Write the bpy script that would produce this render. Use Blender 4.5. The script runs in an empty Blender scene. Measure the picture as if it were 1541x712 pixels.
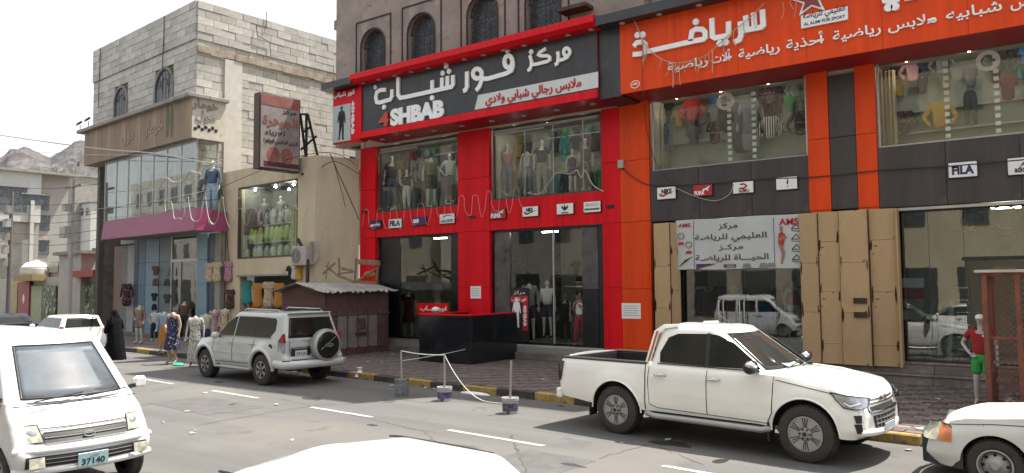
import bpy, bmesh, math, random
from mathutils import Vector as V, Matrix, Euler
from mathutils.geometry import tessellate_polygon
R = math.radians
rnd = random.Random(7)
S = bpy.context.scene
COL = S.collection
# ------------------------------------------------------------------ camera
HC = 2.47
FPX, PIT, ROL, AZ = 1134.7, .0628715, -.0078194, R(53.965)
def _cam():
    cp, sp, cr, sr = math.cos(PIT), math.sin(PIT), math.cos(ROL), math.sin(ROL)
    r, u, f = V((1, 0, 0)), V((0, -sp, cp)), V((0, cp, sp))
    r2, u2 = r*cr+u*sr, r*-sr+u*cr
    M = Matrix(((math.sin(AZ), -math.cos(AZ), 0), (math.cos(AZ), math.sin(AZ), 0), (0, 0, 1)))
    return M@r2, M@u2, M@f
CR, CU, CF = _cam()
CP = V((0, 0, HC))
cam = bpy.data.objects.new('camera', bpy.data.cameras.new('camera'))
COL.objects.link(cam)
cam.matrix_world = Matrix(((CR.x, CU.x, -CF.x, 0), (CR.y, CU.y, -CF.y, 0), (CR.z, CU.z, -CF.z, HC), (0, 0, 0, 1)))
cam.data.sensor_width = 36
cam.data.lens = FPX/1541*36
cam.data.clip_start = .05
cam.data.clip_end = 3000
S.camera = cam
# ------------------------------------------------------------------ light
SUNV = V((.22, .43, 1)).normalized()          # towards the sun
wd = bpy.data.worlds.new('World'); S.world = wd; wd.use_nodes = True
nt = wd.node_tree
sky = nt.nodes.new('ShaderNodeTexSky'); sky.sky_type = 'NISHITA'; sky.sun_disc = False
sky.sun_elevation = math.asin(SUNV.z); sky.sun_rotation = math.atan2(SUNV.x, SUNV.y)
sky.dust_density = 6.0; sky.air_density = 1.0; sky.ozone_density = .6
mx = nt.nodes.new('ShaderNodeMix'); mx.data_type = 'RGBA'; mx.inputs[0].default_value = .7      # milky, hazy sky
mx.inputs[7].default_value = (5.1, 5.25, 5.35, 1)
nt.links.new(sky.outputs[0], mx.inputs[6]); nt.links.new(mx.outputs[2], nt.nodes['Background'].inputs[0])
nt.nodes['Background'].inputs[1].default_value = .112
sl = bpy.data.lights.new('sun', 'SUN'); sl.energy = 3.9; sl.angle = R(.5); sl.color = (1, .95, .87)
so = bpy.data.objects.new('sun', sl); COL.objects.link(so)
so.rotation_euler = SUNV.to_track_quat('Z', 'Y').to_euler(); so.location = (0, 0, 60)
S.view_settings.view_transform = 'Standard'; S.view_settings.look = 'None'
S.view_settings.exposure = 1.38; S.view_settings.gamma = 1
S.view_settings.use_curve_mapping = False
S.cycles.max_bounces = 8; S.cycles.transparent_max_bounces = 12
S.cycles.caustics_reflective = False; S.cycles.caustics_refractive = False
# ------------------------------------------------------------------ measuring: pixel of the photo -> point on a plane of the place
TB = R(-4.1)
EX, EY, EZ = V((math.cos(TB), math.sin(TB), 0)), V((-math.sin(TB), math.cos(TB), 0)), V((0, 0, 1))
X_, Y_ = V((1, 0, 0)), V((0, 1, 0))
def ray(px, py): return CF*FPX+CR*(px-770.5)-CU*(py-356)
def pl(px, py, p0, n):
    d = ray(px, py); return CP+d*((V(p0)-CP).dot(n)/d.dot(n))
def pa(px, py, y): return pl(px, py, (0, y, 0), Y_)
def pb(px, py, y): return pl(px, py, EY*y, EY)
def pg(px, py, z=0.): return pl(px, py, (0, 0, z), EZ)
def bw(x, y, z=0.): return EX*x+EY*y+EZ*z      # street frame -> world
# ------------------------------------------------------------------ materials
MATS = {}
def mat(name, col, rough=.6, metal=0., var=.12, vs=2., bump=0., bs=60., coat=0., rand=0., spots=None, emit=None, streak=None, spec=None, trans=None):
    if name in MATS: return MATS[name]
    if not (name.startswith(('car_', 'van_', 'lit_', 'letter_w', 'head_', 'chrome', 'plate_white')) or emit):
        col = tuple(c*.77 for c in col); spots = [(a, b, c, tuple(x*.77 for x in d)) for a, b, c, d in spots] if spots else None
    m = bpy.data.materials.new(name); MATS[name] = m; m.use_nodes = True
    t = m.node_tree; n = t.nodes; L = t.links; b = n['Principled BSDF']
    m.diffuse_color = (*col, 1)
    b.inputs['Roughness'].default_value = rough; b.inputs['Metallic'].default_value = metal
    if coat: b.inputs['Coat Weight'].default_value = coat; b.inputs['Coat Roughness'].default_value = .06
    if spec is not None: b.inputs['Specular IOR Level'].default_value = spec
    tc = n.new('ShaderNodeTexCoord')
    src = None
    if var:
        no = n.new('ShaderNodeTexNoise'); no.inputs['Scale'].default_value = vs; no.inputs['Detail'].default_value = 6
        no.inputs['Roughness'].default_value = .65
        if streak:
            mp = n.new('ShaderNodeMapping'); mp.inputs['Scale'].default_value = streak
            L.new(tc.outputs['Object'], mp.inputs[0]); L.new(mp.outputs[0], no.inputs['Vector'])
        else: L.new(tc.outputs['Object'], no.inputs['Vector'])
        cr = n.new('ShaderNodeValToRGB')
        e = cr.color_ramp.elements
        e[0].position, e[1].position = .3, .7
        e[0].color = (*[max(0, c*(1-var*1.4)) for c in col], 1); e[1].color = (*[min(1, c*(1+var)) for c in col], 1)
        L.new(no.outputs['Fac'], cr.inputs[0]); src = cr.outputs[0]
        mr = n.new('ShaderNodeMapRange'); mr.inputs[3].default_value = max(.02, rough-.1); mr.inputs[4].default_value = min(1, rough+.12)
        L.new(no.outputs['Fac'], mr.inputs[0]); L.new(mr.outputs[0], b.inputs['Roughness'])
    else:
        rgb = n.new('ShaderNodeRGB'); rgb.outputs[0].default_value = (*col, 1); src = rgb.outputs[0]
    if spots:
        for (sc, th, sh, c2) in spots:
            ns = n.new('ShaderNodeTexNoise'); ns.inputs['Scale'].default_value = sc; ns.inputs['Detail'].default_value = 5
            L.new(tc.outputs['Object'], ns.inputs['Vector'])
            r2 = n.new('ShaderNodeMapRange'); r2.inputs[1].default_value = th; r2.inputs[2].default_value = th+sh
            L.new(ns.outputs['Fac'], r2.inputs[0])
            mx = n.new('ShaderNodeMix'); mx.data_type = 'RGBA'
            L.new(r2.outputs[0], mx.inputs[0]); L.new(src, mx.inputs[6]); mx.inputs[7].default_value = (*c2, 1)
            src = mx.outputs[2]
    if rand:
        oi = n.new('ShaderNodeObjectInfo'); hs = n.new('ShaderNodeHueSaturation')
        r3 = n.new('ShaderNodeMapRange'); r3.inputs[3].default_value = 1-rand; r3.inputs[4].default_value = 1+rand
        L.new(oi.outputs['Random'], r3.inputs[0]); L.new(r3.outputs[0], hs.inputs['Value']); L.new(src, hs.inputs['Color']); src = hs.outputs[0]
    L.new(src, b.inputs['Base Color'])
    if bump:
        nb = n.new('ShaderNodeTexNoise'); nb.inputs['Scale'].default_value = bs; nb.inputs['Detail'].default_value = 4
        L.new(tc.outputs['Object'], nb.inputs['Vector'])
        bp = n.new('ShaderNodeBump'); bp.inputs['Strength'].default_value = bump; bp.inputs['Distance'].default_value = .02
        L.new(nb.outputs['Fac'], bp.inputs['Height']); L.new(bp.outputs[0], b.inputs['Normal'])
    if emit:
        b.inputs['Emission Color'].default_value = (*emit[0], 1); b.inputs['Emission Strength'].default_value = emit[1]
    return m
def glass(name, tint=(.8, .88, .84), refl=.1, rough=.015, dirt_sheen=.0):
    if name in MATS: return MATS[name]
    m = bpy.data.materials.new(name); MATS[name] = m; m.use_nodes = True
    n = m.node_tree.nodes; L = m.node_tree.links; n.clear()
    out = n.new('ShaderNodeOutputMaterial'); mx = n.new('ShaderNodeMixShader'); tr = n.new('ShaderNodeBsdfTransparent'); gl = n.new('ShaderNodeBsdfGlossy')
    tr.inputs[0].default_value = (*tint, 1); gl.inputs['Roughness'].default_value = rough
    fr = n.new('ShaderNodeFresnel'); fr.inputs[0].default_value = 1.5
    ad = n.new('ShaderNodeMath'); ad.operation = 'ADD'; ad.use_clamp = True; ad.inputs[1].default_value = refl
    ge_ = n.new('ShaderNodeNewGeometry'); mi_ = n.new('ShaderNodeMapRange'); mi_.inputs[3].default_value = 1.5; mi_.inputs[4].default_value = 1/1.5      # same reflectance on both faces of a pane
    L.new(ge_.outputs['Backfacing'], mi_.inputs[0]); L.new(mi_.outputs[0], fr.inputs[0])
    L.new(fr.outputs[0], ad.inputs[0]); L.new(ad.outputs[0], mx.inputs[0]); L.new(tr.outputs[0], mx.inputs[1]); L.new(gl.outputs[0], mx.inputs[2])
    # slight waviness so reflections bend as in real plate glass
    tc = n.new('ShaderNodeTexCoord'); no = n.new('ShaderNodeTexNoise'); no.inputs['Scale'].default_value = .9
    bp = n.new('ShaderNodeBump'); bp.inputs['Strength'].default_value = .02; bp.inputs['Distance'].default_value = .1
    L.new(tc.outputs['Object'], no.inputs['Vector']); L.new(no.outputs['Fac'], bp.inputs['Height']); L.new(bp.outputs[0], gl.inputs['Normal'])
    last = mx.outputs[0]
    if dirt_sheen:
        df = n.new('ShaderNodeBsdfDiffuse'); df.inputs[0].default_value = (.5, .48, .43, 1)
        m2 = n.new('ShaderNodeMixShader'); n2 = n.new('ShaderNodeTexNoise'); n2.inputs['Scale'].default_value = 1.3; n2.inputs['Detail'].default_value = 8
        r2 = n.new('ShaderNodeMapRange'); r2.inputs[1].default_value = .3; r2.inputs[2].default_value = .8; r2.inputs[3].default_value = dirt_sheen*.4; r2.inputs[4].default_value = dirt_sheen*1.5
        L.new(tc.outputs['Object'], n2.inputs['Vector']); L.new(n2.outputs['Fac'], r2.inputs[0]); L.new(r2.outputs[0], m2.inputs[0])
        L.new(last, m2.inputs[1]); L.new(df.outputs[0], m2.inputs[2]); last = m2.outputs[0]
    L.new(last, out.inputs[0])
    m.diffuse_color = (*tint, .4)
    return m
# ------------------------------------------------------------------ mesh builder
class MB:
    def __init__(s): s.v = []; s.f = []; s.m = []
    def add(s, vs, fs, mi=0):
        o = len(s.v); s.v += [V(p) for p in vs]; s.f += [[i+o for i in f] for f in fs]; s.m += [mi]*len(fs); return s
    def box(s, a, b, mi=0):
        (x0, y0, z0), (x1, y1, z1) = a, b
        if x0 > x1: x0, x1 = x1, x0
        if y0 > y1: y0, y1 = y1, y0
        if z0 > z1: z0, z1 = z1, z0
        return s.add([(x, y, z) for z in (z0, z1) for y in (y0, y1) for x in (x0, x1)],
                     [(0, 2, 3, 1), (4, 5, 7, 6), (0, 1, 5, 4), (1, 3, 7, 5), (3, 2, 6, 7), (2, 0, 4, 6)], mi)
    def obox(s, o, u, v, w, mi=0):                      # corner + three edge vectors
        o, u, v, w = V(o), V(u), V(v), V(w)
        fs = [(0, 2, 3, 1), (4, 5, 7, 6), (0, 1, 5, 4), (1, 3, 7, 5), (3, 2, 6, 7), (2, 0, 4, 6)]
        if u.cross(v).dot(w) < 0: fs = [tuple(reversed(f)) for f in fs]
        return s.add([o+u*a+v*b+w*c for c in (0, 1) for b in (0, 1) for a in (0, 1)], fs, mi)
    def bar(s, a, b, w, h=None, up=(0, 0, 1), mi=0):     # square bar from a to b
        a, b = V(a), V(b); h = h or w; d = (b-a); u = d.cross(V(up))
        if u.length < 1e-6: u = d.cross(V((1, 0, 0)))
        u.normalize(); t = u.cross(d).normalized()
        return s.obox(a-u*w/2-t*h/2, d, u*w, t*h, mi)
    def cyl(s, a, b, r0, r1=None, n=12, caps=True, mi=0):
        a, b = V(a), V(b); r1 = r0 if r1 is None else r1; d = (b-a).normalized()
        u = d.orthogonal().normalized(); w = d.cross(u)
        vs = []
        for p, r in ((a, r0), (b, r1)):
            for i in range(n):
                t = 2*math.pi*i/n; vs.append(p+u*math.cos(t)*r+w*math.sin(t)*r)
        fs = [(i, (i+1) % n, n+(i+1) % n, n+i) for i in range(n)]
        if caps: fs += [tuple(reversed(range(n))), tuple(range(n, 2*n))]
        return s.add(vs, fs, mi)
    def tube(s, pts, r, n=6, mi=0, closed=False):
        pts = [V(p) for p in pts]; vs = []; m = len(pts); u = None
        for i, p in enumerate(pts):
            if closed: d = pts[(i+1) % m]-pts[i-1]
            else: d = (pts[min(i+1, m-1)]-pts[max(i-1, 0)])
            if d.length < 1e-9: d = V((0, 0, 1))
            d.normalize()
            if u is None: u = d.orthogonal().normalized()
            u = (u-d*u.dot(d))
            if u.length < 1e-6: u = d.orthogonal()
            u.normalize(); w = d.cross(u)
            rr = r[i] if isinstance(r, (list, tuple)) else r
            for k in range(n):
                t = 2*math.pi*k/n; vs.append(p+u*math.cos(t)*rr+w*math.sin(t)*rr)
        fs = []
        for i in range(m if closed else m-1):
            j = (i+1) % m
            for k in range(n): fs.append((i*n+k, i*n+(k+1) % n, j*n+(k+1) % n, j*n+k))
        if not closed: fs += [tuple(reversed(range(n))), tuple(range((m-1)*n, m*n))]
        return s.add(vs, fs, mi)
    def grid(s, rows, mi=0, closed=False):               # rows of equal length
        n = len(rows[0]); vs = [p for r in rows for p in r]; fs = []
        for i in range(len(rows)-1):
            for k in range(n if closed else n-1):
                k2 = (k+1) % n; fs.append((i*n+k, i*n+k2, (i+1)*n+k2, (i+1)*n+k))
        return s.add(vs, fs, mi)
    def lathe(s, prof, c=(0, 0, 0), n=16, ax=None, mi=0):  # prof: (r, h)
        c = V(c); ax = V(ax or (0, 0, 1)).normalized(); u = ax.orthogonal().normalized(); w = ax.cross(u)
        rows = [[c+ax*h+(u*math.cos(2*math.pi*k/n)+w*math.sin(2*math.pi*k/n))*max(r, 1e-4) for k in range(n)] for r, h in prof]
        return s.grid(rows, mi, True)
    def prism(s, pts, w, mi=0):                           # closed planar outline, pushed along w
        pts = [V(p) for p in pts]; w = V(w); n = len(pts)
        nrm = V((0, 0, 0))
        for i in range(n): nrm += pts[i].cross(pts[(i+1) % n])
        if nrm.dot(w) > 0: pts.reverse()
        tris = tessellate_polygon([pts]) if n > 4 else ([(0, 1, 2)] if n == 3 else [(0, 1, 2, 3)])
        fs = []
        for t in tris:
            a = (pts[t[1]]-pts[t[0]]).cross(pts[t[2]]-pts[t[0]])
            t = tuple(t) if a.dot(w) < 0 else tuple(reversed(t))
            fs.append(t); fs.append(tuple(i+n for i in reversed(t)))
        fs += [((i+1) % n, i, n+i, n+(i+1) % n) for i in range(n)]
        return s.add(pts+[p+w for p in pts], fs, mi)
    def stroke(s, pts, w, nrm, ext, closed=False, mi=0):  # a letter stroke: flat band with mitred bends
        pts = [V(p) for p in pts]; nrm = V(nrm).normalized(); m = len(pts); L_, R_ = [], []
        for i, p in enumerate(pts):
            a = pts[i-1] if (i or closed) else None; b = pts[(i+1) % m] if (i < m-1 or closed) else None
            d1 = (p-a).normalized() if a else (b-p).normalized(); d2 = (b-p).normalized() if b else d1
            t = (d1+d2).normalized() if (d1+d2).length > 1e-5 else d1
            q = nrm.cross(t); k = 1/max(.5, q.dot(nrm.cross(d1)))
            L_.append(p+q*w/2*k); R_.append(p-q*w/2*k)
        vs = L_+R_+[p+nrm*ext for p in L_]+[p+nrm*ext for p in R_]; fs = []
        for i in range(m if closed else m-1):
            j = (i+1) % m
            fs += [(2*m+i, 3*m+i, 3*m+j, 2*m+j), (i, 2*m+i, 2*m+j, j), (m+i, m+j, 3*m+j, 3*m+i)]
        if not closed: fs += [(0, m, 3*m, 2*m), (m-1, 3*m-1, 4*m-1, 2*m-1)]
        return s.add(vs, fs, mi)
    def sphere(s, c, r, n=10, sc=(1, 1, 1), mi=0):
        c = V(c); h = n//2+1
        rows = [[c+V((math.sin(math.pi*i/h)*math.cos(2*math.pi*k/n)*r*sc[0], math.sin(math.pi*i/h)*math.sin(2*math.pi*k/n)*r*sc[1], -math.cos(math.pi*i/h)*r*sc[2])) for k in range(n)] for i in range(h+1)]
        return s.grid(rows, mi, True)
    def merge(s, o, M=None, mi=None):
        k = len(s.v); s.v += [(M@p if M else p.copy()) for p in o.v]; s.f += [[i+k for i in f] for f in o.f]; s.m += [(x if mi is None else mi) for x in o.m]; return s
    def xf(s, M): s.v = [M@p for p in s.v]; return s
WM = {}
def reg(o, M): WM[o.name] = M
def wm(o): return WM.get(o.name, Matrix())
def props(o, label=None, cat=None, group=None, kind=None):
    if label: o['label'] = label
    if cat: o['category'] = cat
    if group: o['group'] = group
    if kind or o.name.split('.')[0] in ('rust_scar', 'wheel_slot', 'printed_sketches', 'printed_lines', 'poster_print', 'printed_red'): o['kind'] = kind or 'stuff'
    return o
def thing(name, label, cat, loc=(0, 0, 0), rz=0., group=None):
    o = bpy.data.objects.new(name, None); COL.objects.link(o); o.location = loc; o.rotation_euler = (0, 0, rz); o.empty_display_size = .2
    reg(o, Matrix.Translation(V(loc))@Matrix.Rotation(rz, 4, 'Z')); return props(o, label, cat, group)
def mesh_of(name, mb, mats, inv=None, smooth=None):
    me = bpy.data.meshes.new(name)
    me.from_pydata([(inv@p if inv else p) for p in mb.v], [], mb.f)
    for m in (mats if isinstance(mats, (list, tuple)) else [mats]): me.materials.append(m)
    if any(mb.m): me.polygons.foreach_set('material_index', mb.m)
    me.validate(); me.update()
    if smooth is not None:
        me.polygons.foreach_set('use_smooth', [True]*len(me.polygons))
        if smooth < 179: me.set_sharp_from_angle(angle=R(smooth))
    return me
def part(name, mb, mats, parent=None, local=False, smooth=None, bev=0., label=None, kind=None, at=None, orig=None):
    """parent given: a child; local=True: coordinates already in the parent's frame"""
    M = wm(parent) if parent else Matrix()
    if at is None and orig is None and not local and len(mb.v):
        xs = [p.x for p in mb.v]; ys = [p.y for p in mb.v]; zs = [p.z for p in mb.v]
        orig = V(((min(xs)+max(xs))/2, (min(ys)+max(ys))/2, min(zs)))
    if local:
        o_l = V((0, 0, 0)) if at is None else V(at)
        me = mesh_of(name, mb, mats, Matrix.Translation(-o_l), smooth)
    else:
        if orig is None: orig = V((0, 0, 0))
        iv = M.inverted(); o_l = iv@orig
        me = mesh_of(name, mb, mats, Matrix.Translation(-o_l)@iv, smooth)
    o = bpy.data.objects.new(name, me); COL.objects.link(o); o.location = o_l
    if parent: o.parent = parent
    reg(o, M@Matrix.Translation(o_l))
    if bev:
        b = o.modifiers.new('edge', 'BEVEL'); b.width = bev; b.segments = 1; b.limit_method = 'ANGLE'; b.harden_normals = False
    return props(o, label, None, None, kind)
def solo(name, mb, mats, label, cat, group=None, smooth=None, bev=0., kind=None, base=None):
    o = part(name, mb, mats, None, False, smooth, bev, orig=base); return props(o, label, cat, group, kind)
def tree(o):
    return [(c, tree(c)) for c in COL.objects if c.parent == o]
def dup(o, loc=None, rz=None, label=None, parent=None, _t=None, mats=None):
    t = _t if _t is not None else tree(o)
    c = o.copy(); COL.objects.link(c); c.parent = parent
    if loc is not None: c.location = loc
    if rz is not None: c.rotation_euler = (0, 0, rz)
    if label: c['label'] = label
    if mats and c.type == 'MESH' and o.name.split('.')[0] in mats:
        k = (o.data.name, mats[o.name.split('.')[0]].name)
        if k not in DM: d = o.data.copy(); d.materials.clear(); d.materials.append(mats[o.name.split('.')[0]]); DM[k] = d
        c.data = DM[k]
    for ch, tt in t: dup(ch, parent=c, _t=tt, mats=mats)
    return c
DM = {}
ON = ['first', 'second', 'third', 'fourth', 'fifth', 'sixth', 'seventh', 'eighth', 'ninth', 'tenth', 'eleventh', 'twelfth', 'thirteenth', 'fourteenth', 'fifteenth', 'sixteenth', 'seventeenth', 'eighteenth', 'nineteenth', 'twentieth']
def piece(o, loc, parent, M=None):
    c = o.copy(); c.parent = parent; c.location = loc; COL.objects.link(c); return c
def bake(mb, mods, smooth=180, mats=None):
    """evaluate modifiers on a builder's mesh, hand back the mesh"""
    me = mesh_of('tmp', mb, mats or [], None, smooth); o = bpy.data.objects.new('tmp', me); COL.objects.link(o)
    mods(o)
    dg = bpy.context.evaluated_depsgraph_get(); dg.update(); r = bpy.data.meshes.new_from_object(o.evaluated_get(dg))
    bpy.data.objects.remove(o); bpy.data.meshes.remove(me); return r
# ------------------------------------------------------------------ lettering (Arabic letters joined by hand, right to left)
AF = {'ا':(0xFE8D,0xFE8E,0,0),'أ':(0xFE83,0xFE84,0,0),'ب':(0xFE8F,0xFE90,0xFE91,0xFE92),'ة':(0xFE93,0xFE94,0,0),'ت':(0xFE95,0xFE96,0xFE97,0xFE98),
'ج':(0xFE9D,0xFE9E,0xFE9F,0xFEA0),'ح':(0xFEA1,0xFEA2,0xFEA3,0xFEA4),'خ':(0xFEA5,0xFEA6,0xFEA7,0xFEA8),'د':(0xFEA9,0xFEAA,0,0),'ذ':(0xFEAB,0xFEAC,0,0),
'ر':(0xFEAD,0xFEAE,0,0),'ز':(0xFEAF,0xFEB0,0,0),'س':(0xFEB1,0xFEB2,0xFEB3,0xFEB4),'ش':(0xFEB5,0xFEB6,0xFEB7,0xFEB8),'ض':(0xFEBD,0xFEBE,0xFEBF,0xFEC0),
'ع':(0xFEC9,0xFECA,0xFECB,0xFECC),'ف':(0xFED1,0xFED2,0xFED3,0xFED4),'ق':(0xFED5,0xFED6,0xFED7,0xFED8),'ك':(0xFED9,0xFEDA,0xFEDB,0xFEDC),'ل':(0xFEDD,0xFEDE,0xFEDF,0xFEE0),
'م':(0xFEE1,0xFEE2,0xFEE3,0xFEE4),'ن':(0xFEE5,0xFEE6,0xFEE7,0xFEE8),'ه':(0xFEE9,0xFEEA,0xFEEB,0xFEEC),'و':(0xFEED,0xFEEE,0,0),'ي':(0xFEF1,0xFEF2,0xFEF3,0xFEF4)}
def arabic(s):
    s = s.replace('لا', '\uFEFB'); out = []
    for i, c in enumerate(s):
        pv = i > 0 and (s[i-1] == 'ـ' or (s[i-1] in AF and AF[s[i-1]][2] != 0))
        if c == '\uFEFB': out.append(chr(0xFEFC if pv else 0xFEFB)); continue
        if c not in AF: out.append(c); continue
        nx = i+1 < len(s) and (s[i+1] in AF or s[i+1] in 'ـ\uFEFB') and AF[c][2]
        f = AF[c]; out.append(chr(f[(3 if nx else 1) if pv else (2 if nx else 0)]))
    return ''.join(reversed(out))
GL = {}
def glyphs(s, bold):
    todo = [c for c in sorted(set(s)) if (c, bold) not in GL and c != ' ']
    if not todo: return
    obs = []
    def mk(body, off):
        c = bpy.data.curves.new('g', 'FONT'); c.body = body; c.size = 1; c.offset = off; c.resolution_u = 3
        o = bpy.data.objects.new('g', c); COL.objects.link(o); return o
    for c in todo: obs.append((c, mk(c, bold), mk(c, 0), mk(c+c, 0)))
    dg = bpy.context.evaluated_depsgraph_get(); dg.update()
    for c, a, b, d in obs:
        me = bpy.data.meshes.new_from_object(a.evaluated_get(dg))
        w = lambda o: (lambda m: (max(v.co.x for v in m.vertices)-min(v.co.x for v in m.vertices)) if len(m.vertices) else .3)(bpy.data.meshes.new_from_object(o.evaluated_get(dg)))
        adv = w(d)-w(b)
        GL[(c, bold)] = ([(v.co.x, v.co.y) for v in me.vertices], [tuple(p.vertices) for p in me.polygons], adv)
        for o in (a, b, d): bpy.data.objects.remove(o)
def text(mb, s, P0, P1, h, nrm, ext=.02, bold=.0, mi=0, up=None, ar=False, mono=False):
    """letters from P0 to P1 along the baseline, cap height h, standing out ext along nrm"""
    if ar: s = arabic(s)
    glyphs(s, bold); P0, P1, nrm = V(P0), V(P1), V(nrm).normalized()
    up = V(up).normalized() if up else V((0, 0, 1)); u = P1-P0
    x = 0.; vs = []; fs = []; ys = []
    for ci, c in enumerate(s):
        if c == ' ': x += .28; continue
        g, p, adv = GL[(c, bold)]
        k = len(vs); vs += [(x+a, b, ci) for a, b in g]; fs += [tuple(i+k for i in f) for f in p]; x += adv
    if not vs: return mb
    x0, x1 = min(v[0] for v in vs), max(v[0] for v in vs); yt = max(v[1] for v in vs); yb = min(v[1] for v in vs)
    k = h/(yt-yb) if mono else h/.69
    yo = yb if mono else 0
    P = lambda v, e: P0+u*((v[0]-x0)/(x1-x0))+up*((v[1]-yo)*k)+nrm*(e+(v[2] % 2)*.0008)
    n = len(vs); F = [P(v, ext) for v in vs]
    ff = []; ed = {}
    for f in fs:
        a = (F[f[1]]-F[f[0]]).cross(F[f[2]]-F[f[0]])
        f = f if a.dot(nrm) > 0 else tuple(reversed(f)); ff.append(f)
        for i in range(len(f)): ed[(f[i], f[(i+1) % len(f)])] = ed.get((f[i], f[(i+1) % len(f)]), 0)+1
    if ext > .004:
        side = [(b, a, a+n, b+n) for (a, b) in ed if (b, a) not in ed]
        return mb.add(F+[P(v, 0) for v in vs], ff+side, mi)
    return mb.add(F, ff, mi)
# ================================================================== THE SETTING
def pc(px, py, xp):                                   # pixel on a plane x' = const of the street frame
    return pl(px, py, EX*xp, EX)
def bf(p): return (p.dot(EX), p.dot(EY), p.z)
M_asph = mat('asphalt', (.138, .135, .13), .9, var=.17, vs=.9, streak=(.12, 1.5, 1), bump=.35, bs=45, spots=[(.35, .5, .2, (.17, .158, .142)), (6, .68, .1, (.12, .12, .12)), (1.2, .62, .06, (.11, .108, .105)), (70, .60, .05, (.20, .19, .18)), (45, .64, .04, (.07, .07, .07)), (.7, .68, .03, (.085, .083, .08))])
M_pave = mat('pavement_dust', (.19, .15, .135), .9, var=.25, vs=1.2, bump=.3, bs=30, spots=[(.8, .55, .15, (.26, .22, .19)), (9, .66, .06, (.35, .32, .28))])
M_soil = mat('ground_dust', (.28, .25, .21), .95, var=.2, vs=.4, bump=.3)
M_yel = mat('kerb_yellow', (.50, .33, .09), .8, var=.35, vs=6, rand=.15, spots=[(5, .55, .12, (.20, .18, .15)), (22, .6, .08, (.1, .09, .08))], bump=.3)
M_blk = mat('kerb_black', (.07, .066, .062), .85, var=.35, vs=5, rand=.2, spots=[(6, .6, .1, (.2, .18, .15))], bump=.3)
M_white = mat('road_paint', (.48, .47, .44), .85, var=.2, vs=5, spots=[(9, .6, .1, (.28, .27, .25))])
g = MB(); g.box((-900, -700, -.3), (700, 900, -.004)); part('ground', g, M_soil, kind='structure')
def bbox_(a, b, mb=None):                              # box in street frame
    mb = mb or MB(); (x0, y0, z0), (x1, y1, z1) = a, b
    x0, x1 = min(x0, x1), max(x0, x1); y0, y1 = min(y0, y1), max(y0, y1); z0, z1 = min(z0, z1), max(z0, z1)
    return mb.obox(bw(x0, y0, z0), EX*(x1-x0), EY*(y1-y0), EZ*(z1-z0))
road = bbox_((-260, -3.0, -.2), (120, 12.70, 0)); rd = part('road', road, M_asph, kind='structure')
# asphalt seams and cracks
M_seam = mat('asphalt_seam', (.09, .088, .085), .95, var=.2)
cr = MB()
def crack(pts, w):
    q = [pg(*p) for p in pts]; out = []
    for a, b in zip(q, q[1:]):
        n = max(2, int((b-a).length/.12))
        for i in range(n): out.append(a.lerp(b, i/n)+V((rnd.uniform(-.03, .03), rnd.uniform(-.03, .03), 0)))
    out.append(q[-1])
    for a, b in zip(out, out[1:]):
        d = (b-a).normalized(); s = V((-d.y, d.x, 0))*w*rnd.uniform(.4, 1)
        cr.add([a-s+EZ*.004, b-s+EZ*.004, b+s+EZ*.004, a+s+EZ*.004], [(0, 1, 2, 3)])
crack([(300, 640), (400, 622), (470, 611), (560, 606), (640, 590)], .012)
crack([(770, 655), (780, 680), (790, 712)], .02); crack([(225, 590), (300, 574)], .01)
crack([(420, 600), (520, 622), (640, 650), (700, 712)], .008); crack([(900, 690), (980, 668), (1060, 700)], .008)
part('crack', cr, M_seam, rd, kind='stuff')
M_oil = mat('oil_stain', (.05, .048, .046), .5, var=.3, vs=5); M_patch = mat('asphalt_patch', (.125, .122, .118), .9, var=.2, vs=3, bump=.4, bs=50)
def blot(c, rx, ry, m_, nm, z=.004):
    n = 22; ph = rnd.uniform(0, 6); mb = MB(); mb.add([c+EX*math.cos(t)*rx*(1+.18*math.sin(3*t+ph)+.1*math.sin(7*t))+EY*math.sin(t)*ry*(1+.2*math.sin(4*t+ph))+EZ*z for t in [2*math.pi*k/n for k in range(n)]], [tuple(range(n))]); part(nm, mb, m_, rd)
for (px_, py_, a_, b_) in ((1010, 668, .35, .16), (470, 600, .3, .14), (700, 690, .16, .08), (330, 575, .22, .1), (560, 640, .12, .06), (860, 700, .2, .07)): blot(pg(px_, py_), a_, b_, M_oil, 'oil_stain')
part('asphalt_patch', bbox_((-16.4, 7.4, .0), (-13.9, 8.6, .0035)), M_patch, rd); part('asphalt_patch', bbox_((-7.2, 7.2, .0), (-6.0, 8.9, .0035)), M_patch, rd)
wt = rnd
dl = [(210.6, 569.4, 261, 578), (320, 588, 393, 599), (467, 613, 562, 628), (676, 647, 820, 671), (1000, 700, 1160, 726), (1420, 768, 1700, 812)]
for d in dl:
    a, b = bf(pg(d[0], d[1])), bf(pg(d[2], d[3]))
    ym = 9.22
    m = MB(); n = 10; x0, x1 = a[0], b[0]
    rows = [[bw(x0+(x1-x0)*i/n, ym-.055+rnd.uniform(-.008, .008), .005), bw(x0+(x1-x0)*i/n, ym+.055+rnd.uniform(-.008, .008), .005)] for i in range(n+1)]
    m.grid(rows); part('lane_marking', m, M_white, rd)
# kerb stones, yellow and black
kerb = thing('kerb', None, None, bw(-10, 12.8), TB); props(kerb, kind='structure')
kx = [x for x in [-10.15+1.06*i for i in range(-42, 14)]]
for i, x in enumerate(kx):
    m = MB(); z1 = .155+rnd.uniform(-.008, .012); y0 = 12.70+rnd.uniform(-.012, .012)
    m.obox(bw(x+.012, y0, -.05), EX*1.036, EY*.17, EZ*(z1+.05))
    part('kerb_stone', m, (M_yel if i % 2 == 0 else M_blk), kerb, bev=.018)
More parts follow.
